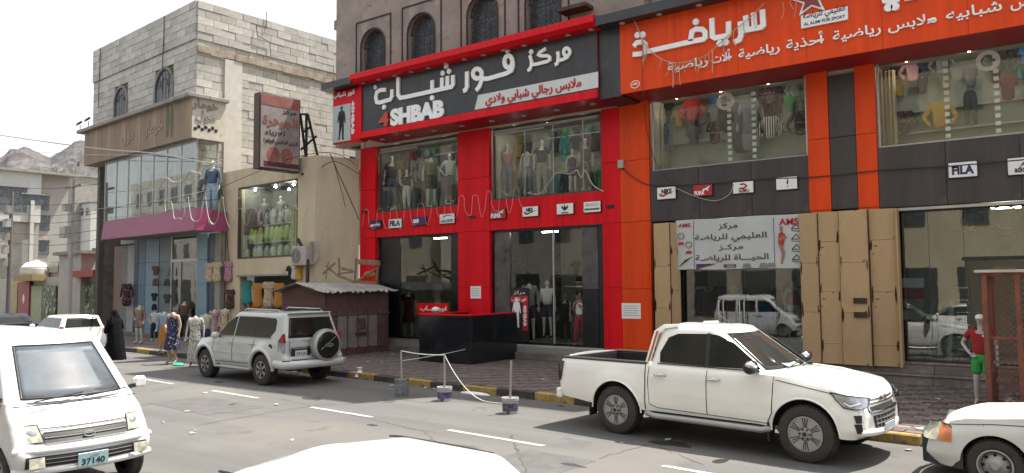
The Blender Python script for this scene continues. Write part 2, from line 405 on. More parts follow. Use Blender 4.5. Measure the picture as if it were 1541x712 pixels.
# far kerb on the camera's side
m = bbox_((-120, -3.2, -.1), (60, -3.0, .14)); part('kerb', m, M_blk, kind='structure')
m = bbox_((-120, -9, -.1), (60, -3.2, .13)); part('pavement', m, M_pave, kind='structure')
pv = part('pavement', bbox_((-62, 12.87, -.1), (14, 27, .138)), M_pave, kind='structure')
# paving tiles: laid one by one where the photograph shows them, joined farther off
M_tile = mat('paving_tile', (.15, .105, .092), .8, var=.3, vs=5, rand=.3, bump=.25, bs=50, spots=[(3, .58, .1, (.24, .20, .17))])
M_tile2 = mat('paving_tile_grey', (.22, .19, .17), .8, var=.25, vs=5, rand=.22, bump=.25, bs=50)
tl = MB(); tl.box((-.19, -.095, 0), (.19, .095, .05)); tm = mesh_of('paving_tile', tl, M_tile); tm2 = tm.copy(); tm2.materials.clear(); tm2.materials.append(M_tile2)
n_t = 0; rest = MB()
iv = Matrix.Identity(4)
for j in range(30):
    for i in range(-60, 12):
        x = i*.4+(.2 if j % 2 else 0); y = 12.98+j*.2
        w = bw(x, y); 
        if w.y > 18.85: continue
        near = (-4.2 < x < 1.4)
        dz = .104+rnd.uniform(-.003, .005)
        alt = ((i+j//2) % 2 == 0)
        if near and n_t < 290:
            o = bpy.data.objects.new('paving_tile', tm if alt else tm2); COL.objects.link(o); o.location = w+EZ*dz; o.rotation_euler = (rnd.uniform(-.01, .01), rnd.uniform(-.01, .01), TB); o.parent = pv
            o.location = o.location-pv.location
            n_t += 1
        else:
            a = w+EZ*dz-EX*.19-EY*.095
            rest.obox(a, EX*.38, EY*.19, EZ*.05, 0 if alt else 1)
part('paving_tile', rest, [M_tile, M_tile2], pv, kind='stuff')
# ------------------------------------------------------------------ hills
def fbm(x, y):
    from mathutils import noise
    return noise.fractal(V((x, y, 3.7)), .9, 2.1, 6)
M_rock = mat('bare_rock', (.115, .105, .105), .95, var=.45, vs=.06, bump=.9, bs=.35, spots=[(.05, .55, .1, (.09, .085, .085)), (.2, .62, .06, (.17, .155, .14))])
hm = MB(); rows = []
ridge = [(-400, 235), (-200, 228), (-60, 236), (0, 238), (14, 227), (35, 222), (60, 230), (76, 235), (95, 226), (112, 216), (135, 213), (170, 208), (240, 190), (330, 160), (420, 150), (520, 175), (620, 200), (760, 260), (900, 300)]
def ridge_y(px):
    for (a, b), (c, d) in zip(ridge, ridge[1:]):
        if a <= px <= c: return b+(d-b)*(px-a)/(c-a)
    return 300
for i in range(330):
    px = -400+i*4; top = ray(px, ridge_y(px)); t = 420/math.hypot(top.x, top.y); row = []
    base = V((top.x, top.y, 0))/math.hypot(top.x, top.y)
    zt = HC+top.z*t
    for k in range(60):
        u = k/59; dist = 170+250*u; h = zt*(u**1.15)
        w = base*dist; nz = (fbm(w.x*.035, w.y*.035)*10+fbm(w.x*.12+9, w.y*.12)*4)*math.sin(min(1, u*1.1)*math.pi)**.6 if 0 < u < .9 else fbm(w.x*.12, w.y*.12)*1.5*(u > .5)
        row.append(V((w.x, w.y, h+nz*1.2)))
    for k in range(12):
        u = (k+1)/12; w = base*(420+200*u); row.append(V((w.x, w.y, zt*(1-u)-2*u)))
    rows.append(row)
hm.grid(rows); part('hills', hm, M_rock, kind='structure')
# ================================================================== RED CLOTHES SHOP (frame A: facade plane Y = FY)
FY = 19.5
M_red = mat('red_panel', (.80, .010, .02), .38, var=.15, vs=1.6, streak=(3, 3, .18), spec=.15, spots=[(1.3, .6, .2, (.66, .03, .035)), (.5, .62, .1, (.84, .015, .025))])
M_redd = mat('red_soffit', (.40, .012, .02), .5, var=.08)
M_org = mat('orange_panel', (.85, .080, .012), .42, var=.12, vs=1.6, streak=(3, 3, .18), spec=.18, spots=[(1.1, .6, .2, (.76, .11, .025))])
M_char = mat('charcoal_panel', (.035, .038, .043), .4, var=.3, vs=1.6, streak=(2.5, 2.5, .2), spots=[(2, .6, .15, (.06, .06, .06))])
M_brn = mat('brown_grey_panel', (.052, .043, .045), .45, var=.3, vs=1.6, streak=(2.5, 2.5, .25), spots=[(2.5, .62, .15, (.08, .072, .068))])
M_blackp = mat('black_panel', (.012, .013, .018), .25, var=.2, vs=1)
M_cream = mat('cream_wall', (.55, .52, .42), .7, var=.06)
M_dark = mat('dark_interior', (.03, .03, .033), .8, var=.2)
M_alu = mat('aluminium', (.5, .5, .48), .4, .6, var=.1)
M_lamp = mat('downlight_lens', (.6, .58, .55), .3, var=.05)
M_wsign = mat('sign_white', (.72, .74, .72), .45, var=.04)
M_let = mat('letter_white', (.78, .79, .78), .4, var=.03)
M_letred = mat('letter_red', (.55, .02, .02), .4, var=.05)
M_conc = mat('concrete', (.33, .31, .28), .9, var=.2, vs=2, bump=.3)
M_floor = mat('shop_floor', (.32, .30, .28), .3, var=.1, vs=1)
M_step = mat('step_stone', (.20, .165, .15), .7, var=.25, vs=3, bump=.2, spots=[(4, .6, .1, (.30, .26, .23))])
GS = glass('shop_glass', (.92, .95, .93), .0)
GSd = glass('door_glass', (.74, .79, .77), .05)
shop = thing('clothes_shop', 'red panelled two-storey menswear shop with black signboard and two display windows', 'shop', (-15.8, FY, .14))
def Pn(n, a, b, m, par, bev=.006, **k): return part(n, MB().box(a, b), m, par, bev=bev, **k)
# structure behind the panels
Pn('back_wall', (-21.25, 24.0, .14), (-10.25, 24.3, 7.9), M_cream, shop, 0)
Pn('side_wall', (-21.25, FY+.02, .14), (-21.05, 24.0, 7.9), M_cream, shop, 0)
Pn('floor_slab', (-21.05, FY-.06, .14), (-10.25, 24.0, .52), M_floor, shop, .01)
Pn('floor_slab', (-21.05, FY+.05, 4.45), (-10.25, 24.0, 5.05), M_cream, shop, 0)
Pn('roof_slab', (-21.25, FY+.05, 7.62), (-10.25, 24.3, 7.9), M_cream, shop, 0)
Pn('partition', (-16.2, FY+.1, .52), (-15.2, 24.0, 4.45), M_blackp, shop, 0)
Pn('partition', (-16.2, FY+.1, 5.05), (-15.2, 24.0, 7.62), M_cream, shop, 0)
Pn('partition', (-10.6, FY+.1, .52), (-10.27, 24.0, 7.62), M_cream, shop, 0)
Pn('display_back_wall', (-20.9, 21.3, 5.05), (-16.2, 21.36, 7.62), mat('window_back_dark', (.24, .20, .17), .8, var=.3, vs=1.5), shop, 0)
Pn('display_back_wall', (-15.2, 21.3, 5.05), (-10.6, 21.36, 7.62), mat('window_back_grey', (.36, .36, .31), .8, var=.3, vs=1.5), shop, 0)
# pillars and bands, panel by panel (joints left open 8 mm)
for (x0, x1) in ((-21.22, -20.40), (-16.42, -15.08), (-10.87, -10.27)):
    zs = [.52 if x0 > -20 else .14, 2.35, 4.22, 6.0, 7.62] if x0 != -16.42 else [.5, 2.35, 4.22, 6.0, 7.62]
    for z0, z1 in zip(zs, zs[1:]): Pn('pillar_panel', (x0, FY-.03, z0+.004), (x1, FY+.12, z1-.004), M_red, shop)
for (x0, x1, zt) in ((-20.40, -16.42, 5.13), (-15.08, -10.87, 5.20)):
    for i in range(3):
        a = x0+(x1-x0)*i/3; b = x0+(x1-x0)*(i+1)/3
        Pn('band_panel', (a+.004, FY-.0, 4.22), (b-.004, FY+.1, zt), M_red, shop)
# reveal of the windows and doors
def frame(par, x0, x1, z0, z1, y, w, m, name='window_frame', d=.06):
    mb = MB(); mb.box((x0, y, z0), (x0+w, y+d, z1)); mb.box((x1-w, y, z0), (x1, y+d, z1)); mb.box((x0+w, y, z1-w), (x1-w, y+d, z1)); mb.box((x0+w, y, z0), (x1-w, y+d, z0+w))
    return part(name, mb, m, par, bev=.004)
M_glow = mat('lit_fill', (1, 1, 1), .3, var=0, emit=((1, .96, .88), 45))
for x_ in (-19.8, -18.6, -17.4, -14.4, -13.1, -11.8):
    part('lit_emitter', MB().cyl((x_, 20.0, 7.58), (x_, 20.0, 7.62), .05, n=10), M_glow, shop)  # added emitters that brighten the upper displays, no real fittings
M_frb = mat('brown_frame', (.09, .06, .045), .5, var=.2)
for (x0, x1, z0, z1, splits) in ((-20.35, -16.45, 5.14, 7.60, (-18.4,)), (-15.02, -10.92, 5.21, 7.60, (-13.35, -12.35))):
    w = frame(shop, x0, x1, z0, z1, FY+.12, .06, M_frb)
    part('window_head', MB().box((x0+.1, FY+.06, z1-.17), (x1-.1, FY+.12, z1-.09)).box((x0+.1, FY+.05, z1-.26), ((x0+x1)/2, FY+.1, z1-.20)), M_alu, w)
    xs = [x0+.06]+list(splits)+[x1-.06]
    for a, b in zip(xs, xs[1:]): Pn('window_pane', (a+.004, FY+.15, z0+.06), (b-.004, FY+.158, z1-.06), GS, w, 0)
# ground floor fronts
dr = frame(shop, -20.38, -16.44, .56, 4.22, FY+.14, .07, M_blackp, 'shopfront_frame')
Pn('black_panel', (-20.31, FY+.16, .6), (-19.30, FY+.24, 4.15), M_blackp, dr)
Pn('shopfront_pane', (-19.28, FY+.17, .62), (-18.55, FY+.18, 4.14), GSd, dr, 0)
Pn('shopfront_pane', (-17.9, FY+.17, 1.9), (-16.9, FY+.18, 4.14), GSd, dr, 0)
Pn('black_panel', (-16.88, FY+.14, .6), (-16.5, FY+.24, 4.15), M_blackp, dr)
Pn('shopfront_pane', (-18.54, FY+.17, .62), (-17.91, FY+.18, 4.14), GSd, dr, 0)
dr = frame(shop, -15.06, -10.89, .56, 4.22, FY+.14, .07, M_blackp, 'shopfront_frame')
Pn('grey_marble_panel', (-14.99, FY+.12, .6), (-14.38, FY+.22, 4.15), mat('grey_marble', (.10, .095, .095), .3, var=.5, vs=2.5), dr)
Pn('grey_marble_panel', (-11.68, FY+.12, 2.3), (-11.12, FY+.2, 4.15), mat('grey_marble', (.10, .1, .1)), dr)
Pn('black_panel', (-11.68, FY+.121, .6), (-11.12, FY+.2, 2.29), M_blackp, dr)
Pn('black_panel', (-11.11, FY+.13, .6), (-10.95, FY+.26, 4.15), M_blackp, dr)
for a, b in ((-14.37, -13.70), (-13.69, -12.72)): Pn('shopfront_pane', (a, FY+.17, .62), (b, FY+.18, 4.14), GS, dr, 0)
Pn('transom_pane', (-12.71, FY+.17, 2.72), (-11.69, FY+.18, 4.14), GS, dr, 0)
Pn('mullion', (-12.75, FY+.15, .56), (-12.70, FY+.21, 4.14), M_alu, dr)
Pn('transom', (-12.70, FY+.15, 2.66), (-11.69, FY+.21, 2.71), M_blackp, dr)
# glass door standing open inwards
dg = part('glass_door', MB().obox((-12.68, FY+.2, .6), (.22, .85, 0), (.02, -.005, 0), (0, 0, 2.05)), GSd, dr)
part('handle', MB().tube([(-12.55, FY+.75, 1.3), (-12.50, FY+.75, 1.3), (-12.50, FY+.75, 1.9), (-12.55, FY+.75, 1.9)], .015), M_alu, dg)
# plinth and steps
Pn('step', (-14.9, FY-.30, .14), (-10.3, FY-.06, .36), M_step, shop, .012)
Pn('sill_slab', (-15.1, FY-.055, .50), (-10.9, FY+.14, .56), mat('pale_sill', (.42, .42, .40), .5), shop)
Pn('step', (-20.4, FY-.36, .14), (-16.45, FY-.06, .33), M_step, shop, .012)
Pn('sill_slab', (-20.4, FY-.055, .50), (-16.45, FY+.14, .56), M_step, shop)
# grey patches and vents on the pillars
for p in ((549, 319), (711, 327), (919, 311)):
    c = pa(p[0], p[1], FY-.03)
    v = Pn('vent', (c.x-.13, FY-.05, c.z-.05), (c.x+.13, FY-.03, c.z+.05), M_blackp, shop)
# ---------------------------------------------------------------- the black signboard
SY = 18.3
sg = thing('signboard', 'black signboard with white Arabic lettering, red frame and 4SHBAB over the red shop', 'sign', (-15, SY, 7.62))
x0, x1 = pa(542, 211, SY).x, pa(899.6, 145, SY).x
zb, zt = 7.66, pa(700, 91, SY).z
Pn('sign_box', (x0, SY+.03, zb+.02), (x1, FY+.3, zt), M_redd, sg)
Pn('sign_face', (x0+.08, SY, zb+.23), (x1, SY+.03, zt), M_char, sg)
for i in range(5):
    a = x0+(x1-x0)*i/5; b = x0+(x1-x0)*(i+1)/5
    Pn('red_trim', (a+.003, SY-.06, zb), (b-.003, SY+.03, zb+.23), M_red, sg)
Pn('red_trim', (x0-.02, SY-.055, zb+.235), (x0+.1, SY+.03, zt), M_red, sg)
# cap that leans out over the face
zc0, zc1 = zt-.02, pa(700, 69.5, SY-.45).z
xa, xb = x0-.05, pa(893, 20, SY-.45).x
ca = MB(); prof = [(SY+.25, zc0), (SY-.32, zc0), (SY-.47, zc0+.10), (SY-.47, zc1), (SY+.25, zc1+.06)]
n = 9
for i in range(n):
    a = xa+(xb-xa)*i/n+.003; b = xa+(xb-xa)*(i+1)/n-.003
    part('cap_panel', MB().prism([(a, y, z) for y, z in prof], (b-a, 0, 0)), M_red, sg, bev=.004)
for i in range(13):
    x = xa+.35+(xb-xa-.6)*i/12
    part('downlight', MB().cyl((x, SY-.14, zc0-.012), (x, SY-.14, zc0+.02), .085, n=14), M_lamp, sg)
# soffit downlights
for i in range(8):
    x = x0+.5+(x1-x0-1)*i/7
    part('downlight', MB().cyl((x, 18.9, 7.655), (x, 18.9, 7.70), .09, n=14), M_lamp, sg)
def cpx(ox, oy, s): return lambda x, y: (ox+x/s, oy+y/s)
def strokes(mb, plane_y, conv, data, w, ext, off=0.):
    for i, (closed, pts) in enumerate(data):
        q = [pa(*conv(x, y), plane_y)-Y_*off for x, y in pts]
        mb.stroke(q, w, -Y_, ext+(i % 7)*.0012, closed)
def ring(cx, cy, rx, ry, n=12, a0=0): return [(cx+rx*math.cos(2*math.pi*k/n+a0), cy+ry*math.sin(2*math.pi*k/n+a0)) for k in range(n)]
def dots(mb, plane_y, conv, pts, r, ext):
    for x, y in pts:
        c = pa(*conv(x, y), plane_y); mb.cyl(c, c-Y_*ext, r, n=14)
cA = cpx(490, 80, 4.748); cB = cpx(480, 0, 2.967); cC = cpx(720, 0, 4.748)
L1 = MB()
strokes(L1, SY, cA, [(0, [(437, 264), (400, 266), (372, 282), (365, 318), (372, 352), (392, 356), (468, 334), (480, 312), (480, 262)]),
                     (0, [(524, 176), (524, 300), (540, 322), (580, 316), (905, 244), (916, 228), (916, 160)]),
                     (0, [(768, 196), (768, 268)]), (0, [(838, 178), (838, 258)]), (0, [(877, 166), (877, 248)])], .14, .06)
strokes(L1, SY, cA, [(0, [(1016, 134), (1016, 245), (1006, 266), (990, 274)])], .145, .06)
strokes(L1, SY, cB, [(1, ring(711, 331, 20, 22)), (0, [(731, 338), (730, 362), (720, 388), (706, 406)]), (0, [(729, 354), (760, 353), (840, 330), (862, 318), (869, 300), (869, 278)]), (1, ring(850, 277, 18, 27))], .14, .06)
strokes(L1, SY, cC, [(0, [(373, 398), (385, 440), (384, 472), (372, 500), (358, 508)]), (0, [(384, 466), (420, 462), (500, 442), (516, 430), (516, 412), (500, 402), (450, 402), (436, 394), (444, 378), (488, 350)]),
                     (0, [(571, 372), (577, 400), (574, 440), (566, 460), (552, 466)]), (0, [(576, 436), (610, 428), (650, 408)]), (1, ring(637, 375, 22, 28))], .10, .06)
dots(L1, SY, cA, [(868, 97), (844, 146), (889, 133), (768, 322), (425, 388)], .085, .07)
dots(L1, SY, cC, [(213, 366), (384, 374)], .075, .07)
strokes(L1, SY, cA, [(1, ring(360, 246, 7, 12, 8))], .03, .05)
part('arabic_lettering', L1, M_let, sg, bev=0)
T = MB(); P0, P1 = pa(*cA(470, 516), SY), pa(*cA(852, 448), SY); P1.z = P0.z
text(T, 'SHBAB', P0, P1, .50, -Y_, .06, bold=.06); part('latin_lettering', T, M_let, sg)
T = MB(); P0, P1 = pa(*cA(388, 528), SY), pa(*cA(458, 515), SY); P1.z = P0.z
text(T, '4', P0, P1, .44, -Y_, .06, bold=.04); part('red_numeral', T, mat('numeral_red', (.62, .05, .02), .4), sg)
# white slanted strip with red lettering
q = [pa(*cA(1067, 408), SY), pa(*cC(857, 625), SY), pa(*cC(857, 512), SY), pa(*cA(1092, 302), SY)]
zl, zh = (q[0].z+q[1].z)/2, (q[2].z+q[3].z)/2; q[0].z = q[1].z = zl; q[2].z = q[3].z = zh
part('white_strip', MB().prism(q, (0, -.02, 0)), M_wsign, sg)
T = MB(); P0, P1 = pa(*cB(745, 462), SY-.02), pa(*cB(1172, 365), SY-.02); z = zl+.13; P0.z = P1.z = z
text(T, 'ملابس رجالي شبابي ولادي', P0, P1, .24, -Y_, .025, bold=.022, ar=True); part('red_lettering', T, M_letred, sg)
# ---------------------------------------------------------------- side light box with the striding man
sb = thing('light_box_sign', 'narrow light box with black man silhouette at left end of the black signboard', 'sign', (x0-.5, SY, 7.4))
q = [pa(500, 137, SY), pa(500, 217, SY), pa(543, 212, SY), pa(543, 122, SY)]
bx0, bx1 = q[0].x, x0-.03; bz0, bz1 = q[1].z-.02, q[0].z-.06
Pn('light_box', (bx0, SY+.02, bz0), (bx1, SY+.42, bz1), M_red, sb, .03)
fx = pa(528, 160, SY).x
part('man_panel', MB().box((bx0+.05, SY-.0, bz0+.05), (fx-.02, SY+.02, pa(515, 158, SY).z)), mat('pale_panel', (.50, .58, .58), .4, var=.05), sb)
def silhouette(mb, P, k, y, mir=1):
    pts = [(0, 1.72), (.07, 1.70), (.09, 1.6), (.06, 1.5), (.2, 1.44), (.25, 1.2), (.29, .85), (.24, .8), (.18, 1.1), (.15, .85), (.16, .5), (.15, .05), (.2, 0), (.05, 0), (.04, .4), (0, .75), (-.07, .4), (-.14, .05), (-.16, 0), (-.26, .05), (-.2, .15), (-.16, .8), (-.2, 1.15), (-.27, .9), (-.32, .92), (-.26, 1.2), (-.2, 1.44), (-.06, 1.5), (-.09, 1.6), (-.07, 1.7)]
    mb.prism([V((P.x+x*k*mir, y, P.z+z*k)) for x, z in pts], (0, -.012, 0))
c = pa(514, 213, SY-.0); m = MB(); silhouette(m, V((c.x, 0, bz0+.12)), .72, SY); part('man_silhouette', m, M_blackp, sb)
T = MB(); text(T, 'فور شباب', pa(501.5, 148, SY), pa(534, 141, SY-.0), .17, -Y_, .02, bold=.02, ar=True); part('arabic_lettering', T, M_let, sb)
T = MB(); P0 = V((fx+.04, SY+.02, pa(530, 152, SY).z)); text(T, '4SHBAB', P0, P0-EZ*(P0.z-bz0-.25), .13, -Y_, .02, bold=.03, up=(1, 0, 0)); part('latin_lettering', T, M_let, sb)
hood = MB().prism([(bx0-.12, SY-.42, bz1+.02), (bx0-.12, SY-.42, bz1+.26), (bx0-.12, SY+.4, bz1+.30), (bx0-.12, SY+.4, bz1+.02)], (bx1-bx0+.1, 0, 0))
part('dark_hood', hood, M_char, sb)
part('cap_lamp', MB().sphere((bx0-.14, SY-.2, bz1+.1), .09), M_blackp, sb)
# ---------------------------------------------------------------- brand plates on the band
M_navy = mat('plate_navy', (.02, .03, .12), .4); M_pwhite = mat('plate_white', (.75, .76, .76), .4, var=.04); M_pred = mat('plate_red', (.5, .02, .03), .4); M_ink = mat('ink_black', (.012, .012, .014), .5); M_green = mat('plate_green', (.02, .2, .07), .5); M_purp = mat('plate_purple', (.12, .02, .12), .4)
def plate(px0, py0, px1, py1, y, m, label, marks, grp):
    a, b = pa(px0, py0, y), pa(px1, py1, y); cx = (a.x+b.x)/2; zc = (a.z+b.z)/2; w = abs(b.x-a.x); h = abs(a.z-b.z)
    o = thing('brand_plate', label, 'sign', (cx, y, zc-h/2), 0, grp)
    part('plate', MB().box((cx-w/2-.015, y+.005, zc-h/2-.015), (cx+w/2+.015, y+.05, zc+h/2+.015)), M_ink, o, bev=.004)
    part('plate_face', MB().box((cx-w/2, y-.02, zc-h/2), (cx+w/2, y+.005, zc+h/2)), m, o, bev=.01)
    for kind, mm, a_ in marks:
        b_ = MB(); P = lambda u, v: V((cx+(u-.5)*w, y-.02, zc+(v-.5)*h))
        if kind == 't':
            s, u0, u1, v, hh, bo = a_; text(b_, s, P(u0, v), P(u1, v), hh*h, -Y_, .006, bold=bo)
        elif kind == 's':
            for cl, pts, ww in a_: b_.stroke([P(*q) for q in pts], ww*h, -Y_, .006, cl)
        else:
            for pts in a_: b_.prism([P(*q) for q in pts], (0, -.006, 0))
        part('lettering' if kind == 't' else 'emblem', b_, mm, o)
    return o
SW = [(.08, .48), (.2, .22), (.34, .2), (.95, .62), (.36, .36), (.24, .38), (.16, .5)]
def cat_shape(u, v, s): return [(u+a*s, v+b*s*1.6) for a, b in [(0, 0), (.05, .1), (.3, .16), (.5, .3), (.62, .32), (.55, .2), (.45, .1), (.5, -.1), (.44, -.1), (.36, 0), (.2, .02), (.12, -.12), (.06, -.12)]]
croc = [(.3, .62), (.45, .78), (.62, .8), (.8, .72), (.84, .78), (.72, .86), (.5, .9), (.34, .82), (.24, .7)]
gA = 'brand plates along the red band'
YB = FY-.05
plate(556.5, 333, 573.5, 343.5, YB, M_navy, 'navy plate with small white letters, first from left on the red band', [('t', M_pwhite, ('adidas', .45, .95, .35, .35, .02)), ('p', M_pwhite, [[(.08, .25), (.4, .25), (.4, .6), (.08, .5)]])], gA)
plate(585.5, 330.5, 604.5, 342.5, YB, M_pwhite, 'white plate with navy FILA letters over the left shop entrance', [('t', M_navy, ('FILA', .08, .92, .25, .55, .05))], gA)
plate(621.5, 327, 641, 338.5, YB, M_purp, 'purple plate with a pale square on it over the left shop entrance', [('p', M_pwhite, [[(.05, .3), (.48, .3), (.48, .75), (.05, .7)]]), ('s', M_navy, [(0, [(.6, .2), (.6, .8), (.75, .6), (.9, .8), (.9, .2)], .1)])], gA)
plate(662, 323, 684, 335.5, YB, M_pwhite, 'white LACOSTE plate with small green crocodile beside the middle red pillar', [('t', M_ink, ('LACOSTE', .08, .92, .12, .28, .03)), ('p', M_green, [croc])], gA)
plate(738, 316, 761, 328.5, YB, M_pred, 'red plate with white PUMA letters and leaping cat over the right entrance', [('t', M_pwhite, ('PUMA', .06, .72, .12, .42, .06)), ('p', M_pwhite, [cat_shape(.55, .6, .6)])], gA)
plate(786.5, 312, 810, 325, YB, M_pwhite, 'white NIKE plate with black swoosh on the red band', [('t', M_ink, ('NIKE', .25, .68, .5, .36, .05)), ('p', M_ink, [SW])], gA)
leaf = lambda cx, tilt, hh: [(cx-.02, .36), (cx-.07+tilt, .6), (cx+tilt*1.6, hh), (cx+.07+tilt, .6), (cx+.02, .36)]
plate(838, 307.5, 863, 321.5, YB, M_pwhite, 'white plate with black three-leaf emblem above small letters on the red band', [('t', M_ink, ('adidas', .28, .72, .08, .16, .02)), ('p', M_ink, [leaf(.5, 0, .95), leaf(.46, -.09, .85), leaf(.54, .09, .85)])], gA)
plate(878.5, 304.5, 904, 318.5, YB, M_pwhite, 'white GUCCI plate with green and red stripe at right end of the red band', [('t', mat('plate_grey_ink', (.15, .12, .1), .5), ('GUCCI', .12, .88, .58, .26, 0)), ('p', M_green, [[(.06, .2), (.4, .2), (.4, .38), (.06, .38)], [(.6, .2), (.94, .2), (.94, .38), (.6, .38)]]), ('p', M_pred, [[(.42, .2), (.58, .2), (.58, .38), (.42, .38)]])], gA)
# ================================================================== ORANGE SPORTS SHOP
osh = thing('sports_shop', 'orange and brown-grey panelled sports shop beside the red shop', 'shop', (-3.3, FY, .14))
OX1 = 3.6
Pn('back_wall', (-10.24, 23.6, .14), (OX1, 23.9, 7.9), M_cream, osh, 0)
Pn('floor_slab', (-10.24, FY-.03, .14), (OX1, 23.6, .585), M_floor, osh, .01)
Pn('floor_slab', (-10.24, FY+.06, 4.3), (OX1, 23.6, 5.5), M_cream, osh, 0)
Pn('roof_slab', (-10.24, FY+.06, 7.78), (OX1, 23.9, 7.95), M_cream, osh, 0)
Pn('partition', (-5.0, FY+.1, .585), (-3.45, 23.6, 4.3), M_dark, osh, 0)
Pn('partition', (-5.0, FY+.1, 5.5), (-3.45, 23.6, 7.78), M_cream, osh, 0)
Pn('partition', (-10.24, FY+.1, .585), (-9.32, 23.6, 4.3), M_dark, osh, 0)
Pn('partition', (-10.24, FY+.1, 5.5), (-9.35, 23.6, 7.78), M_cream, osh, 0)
Pn('end_wall', (OX1, FY+.1, .14), (OX1+.2, 23.9, 7.9), M_cream, osh, 0)
for a, b in ((-9.35, -5.0), (-3.45, OX1)):
    Pn('display_back_wall', (a, 21.0, 5.5), (b, 21.06, 7.78), mat('window_back_cream', (.48, .50, .44), .8, var=.12, vs=1), osh, 0)
for (x0_, x1_, m, y) in ((-10.26, -9.33, M_org, -.03), (-5.0, -4.49, M_org, -.03), (-4.48, -3.88, M_brn, 0), (-3.87, -3.42, M_org, -.03)):
    zs = [.3, 2.3, 4.22, 6.0, 7.76] if m is M_org else [4.22, 6.0, 7.55]
    for z0, z1 in zip(zs, zs[1:]): Pn('pillar_panel', (x0_, FY+y, z0+.004), (x1_, FY+.12, z1-.004), m, osh)
for (a, b, n) in ((-9.33, -5.0, 3), (-3.42, OX1, 5)):
    for i in range(n):
        u, v = a+(b-a)*i/n, a+(b-a)*(i+1)/n
        Pn('band_panel', (u+.004, FY, 4.19), (v-.004, FY+.1, 5.63), M_brn, osh)
for (x0_, x1_, z0, z1, sp) in ((-9.28, -5.02, 5.62, 7.75, (-7.9, -6.1)), (-3.40, OX1, 5.63, 7.75, (-1.9, -.2, 1.6))):
    w = frame(osh, x0_, x1_, z0, z1, FY+.1, .05, M_alu)
    xs = [x0_+.05]+list(sp)+[x1_-.05]
    for a, b in zip(xs, xs[1:]): Pn('window_pane', (a+.004, FY+.13, z0+.05), (b-.004, FY+.138, z1-.05), GS, w, 0)
# soffit
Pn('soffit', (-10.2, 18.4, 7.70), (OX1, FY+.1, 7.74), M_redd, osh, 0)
for x in (-9.7, -8.7, -6.75, -5.0, -4.1, -2.5, -.7, 1.2):
    part('downlight', MB().cyl((x, 18.95, 7.685), (x, 18.95, 7.71), .1, n=16), M_lamp, osh)
# ground floor left: glazing behind the banner
GSr = glass('reflecting_glass', (.66, .72, .72), .07)
for x_ in (-8.7, -7.4, -6.1, -2.8, -1.5, -.2, 1.2):
    part('lit_emitter', MB().cyl((x_, 20.0, 7.73), (x_, 20.0, 7.77), .045, n=10), M_glow, osh)  # glowing discs added as fill light for the orange upper windows
w = frame(osh, -8.5, -5.2, .6, 4.18, FY+.14, .05, M_blackp, 'shopfront_frame')
for a, b in ((-8.45, -7.55), (-7.54, -6.75), (-6.74, -5.95), (-5.94, -5.25)): Pn('shopfront_pane', (a, FY+.16, .65), (b, FY+.168, 4.1), GSr, w, 0)
for x in (-7.42, -7.30, -6.86, -6.74):
    part('door_bar', MB().tube([(x, FY+.1, 1.0), (x, FY+.04, 1.05), (x, FY+.04, 1.95), (x, FY+.1, 2.0)], .014), M_alu, w, smooth=60)
w = frame(osh, -3.1, OX1, .6, 4.12, FY+.14, .05, M_blackp, 'shopfront_frame')
Pn('head_rail', (-3.1, FY+.02, 4.10), (OX1, FY+.12, 4.17), mat('aluminium', (.5, .5, .48)), w)
for a, b in ((-3.05, -2.45), (-2.44, -1.75)): Pn('shopfront_pane', (a, FY+.16, .65), (b, FY+.168, 4.06), GSr, w, 0)
Pn('shopfront_pane', (-1.74, FY+.16, 3.0), (OX1-.05, FY+.168, 4.06), GSr, w, 0)
Pn('door_head', (-1.8, FY+.13, 2.92), (OX1, FY+.2, 2.99), M_blackp, w)
Pn('shopfront_pane', (1.2, FY+.16, .65), (OX1-.05, FY+.168, 2.9), GSr, w, 0)
Pn('sill_slab', (-9.3, FY-.09, .56), (OX1, FY+.13, .615), M_step, osh, .012)
# steps with separate slabs
for i in range(-9, 4):
    Pn('step_slab', (i*1.2+.003, 19.03, .14), ((i+1)*1.2-.003, 19.34, .335), M_step, osh, .008)
    Pn('step_nosing', (i*1.2+.004, 19.005, .337), ((i+1)*1.2-.004, 19.36, .372), M_step, osh, .008)
    Pn('step_riser', (i*1.2+.004, 19.33, .374), ((i+1)*1.2-.004, FY-.03, .553), M_step, osh, .006)
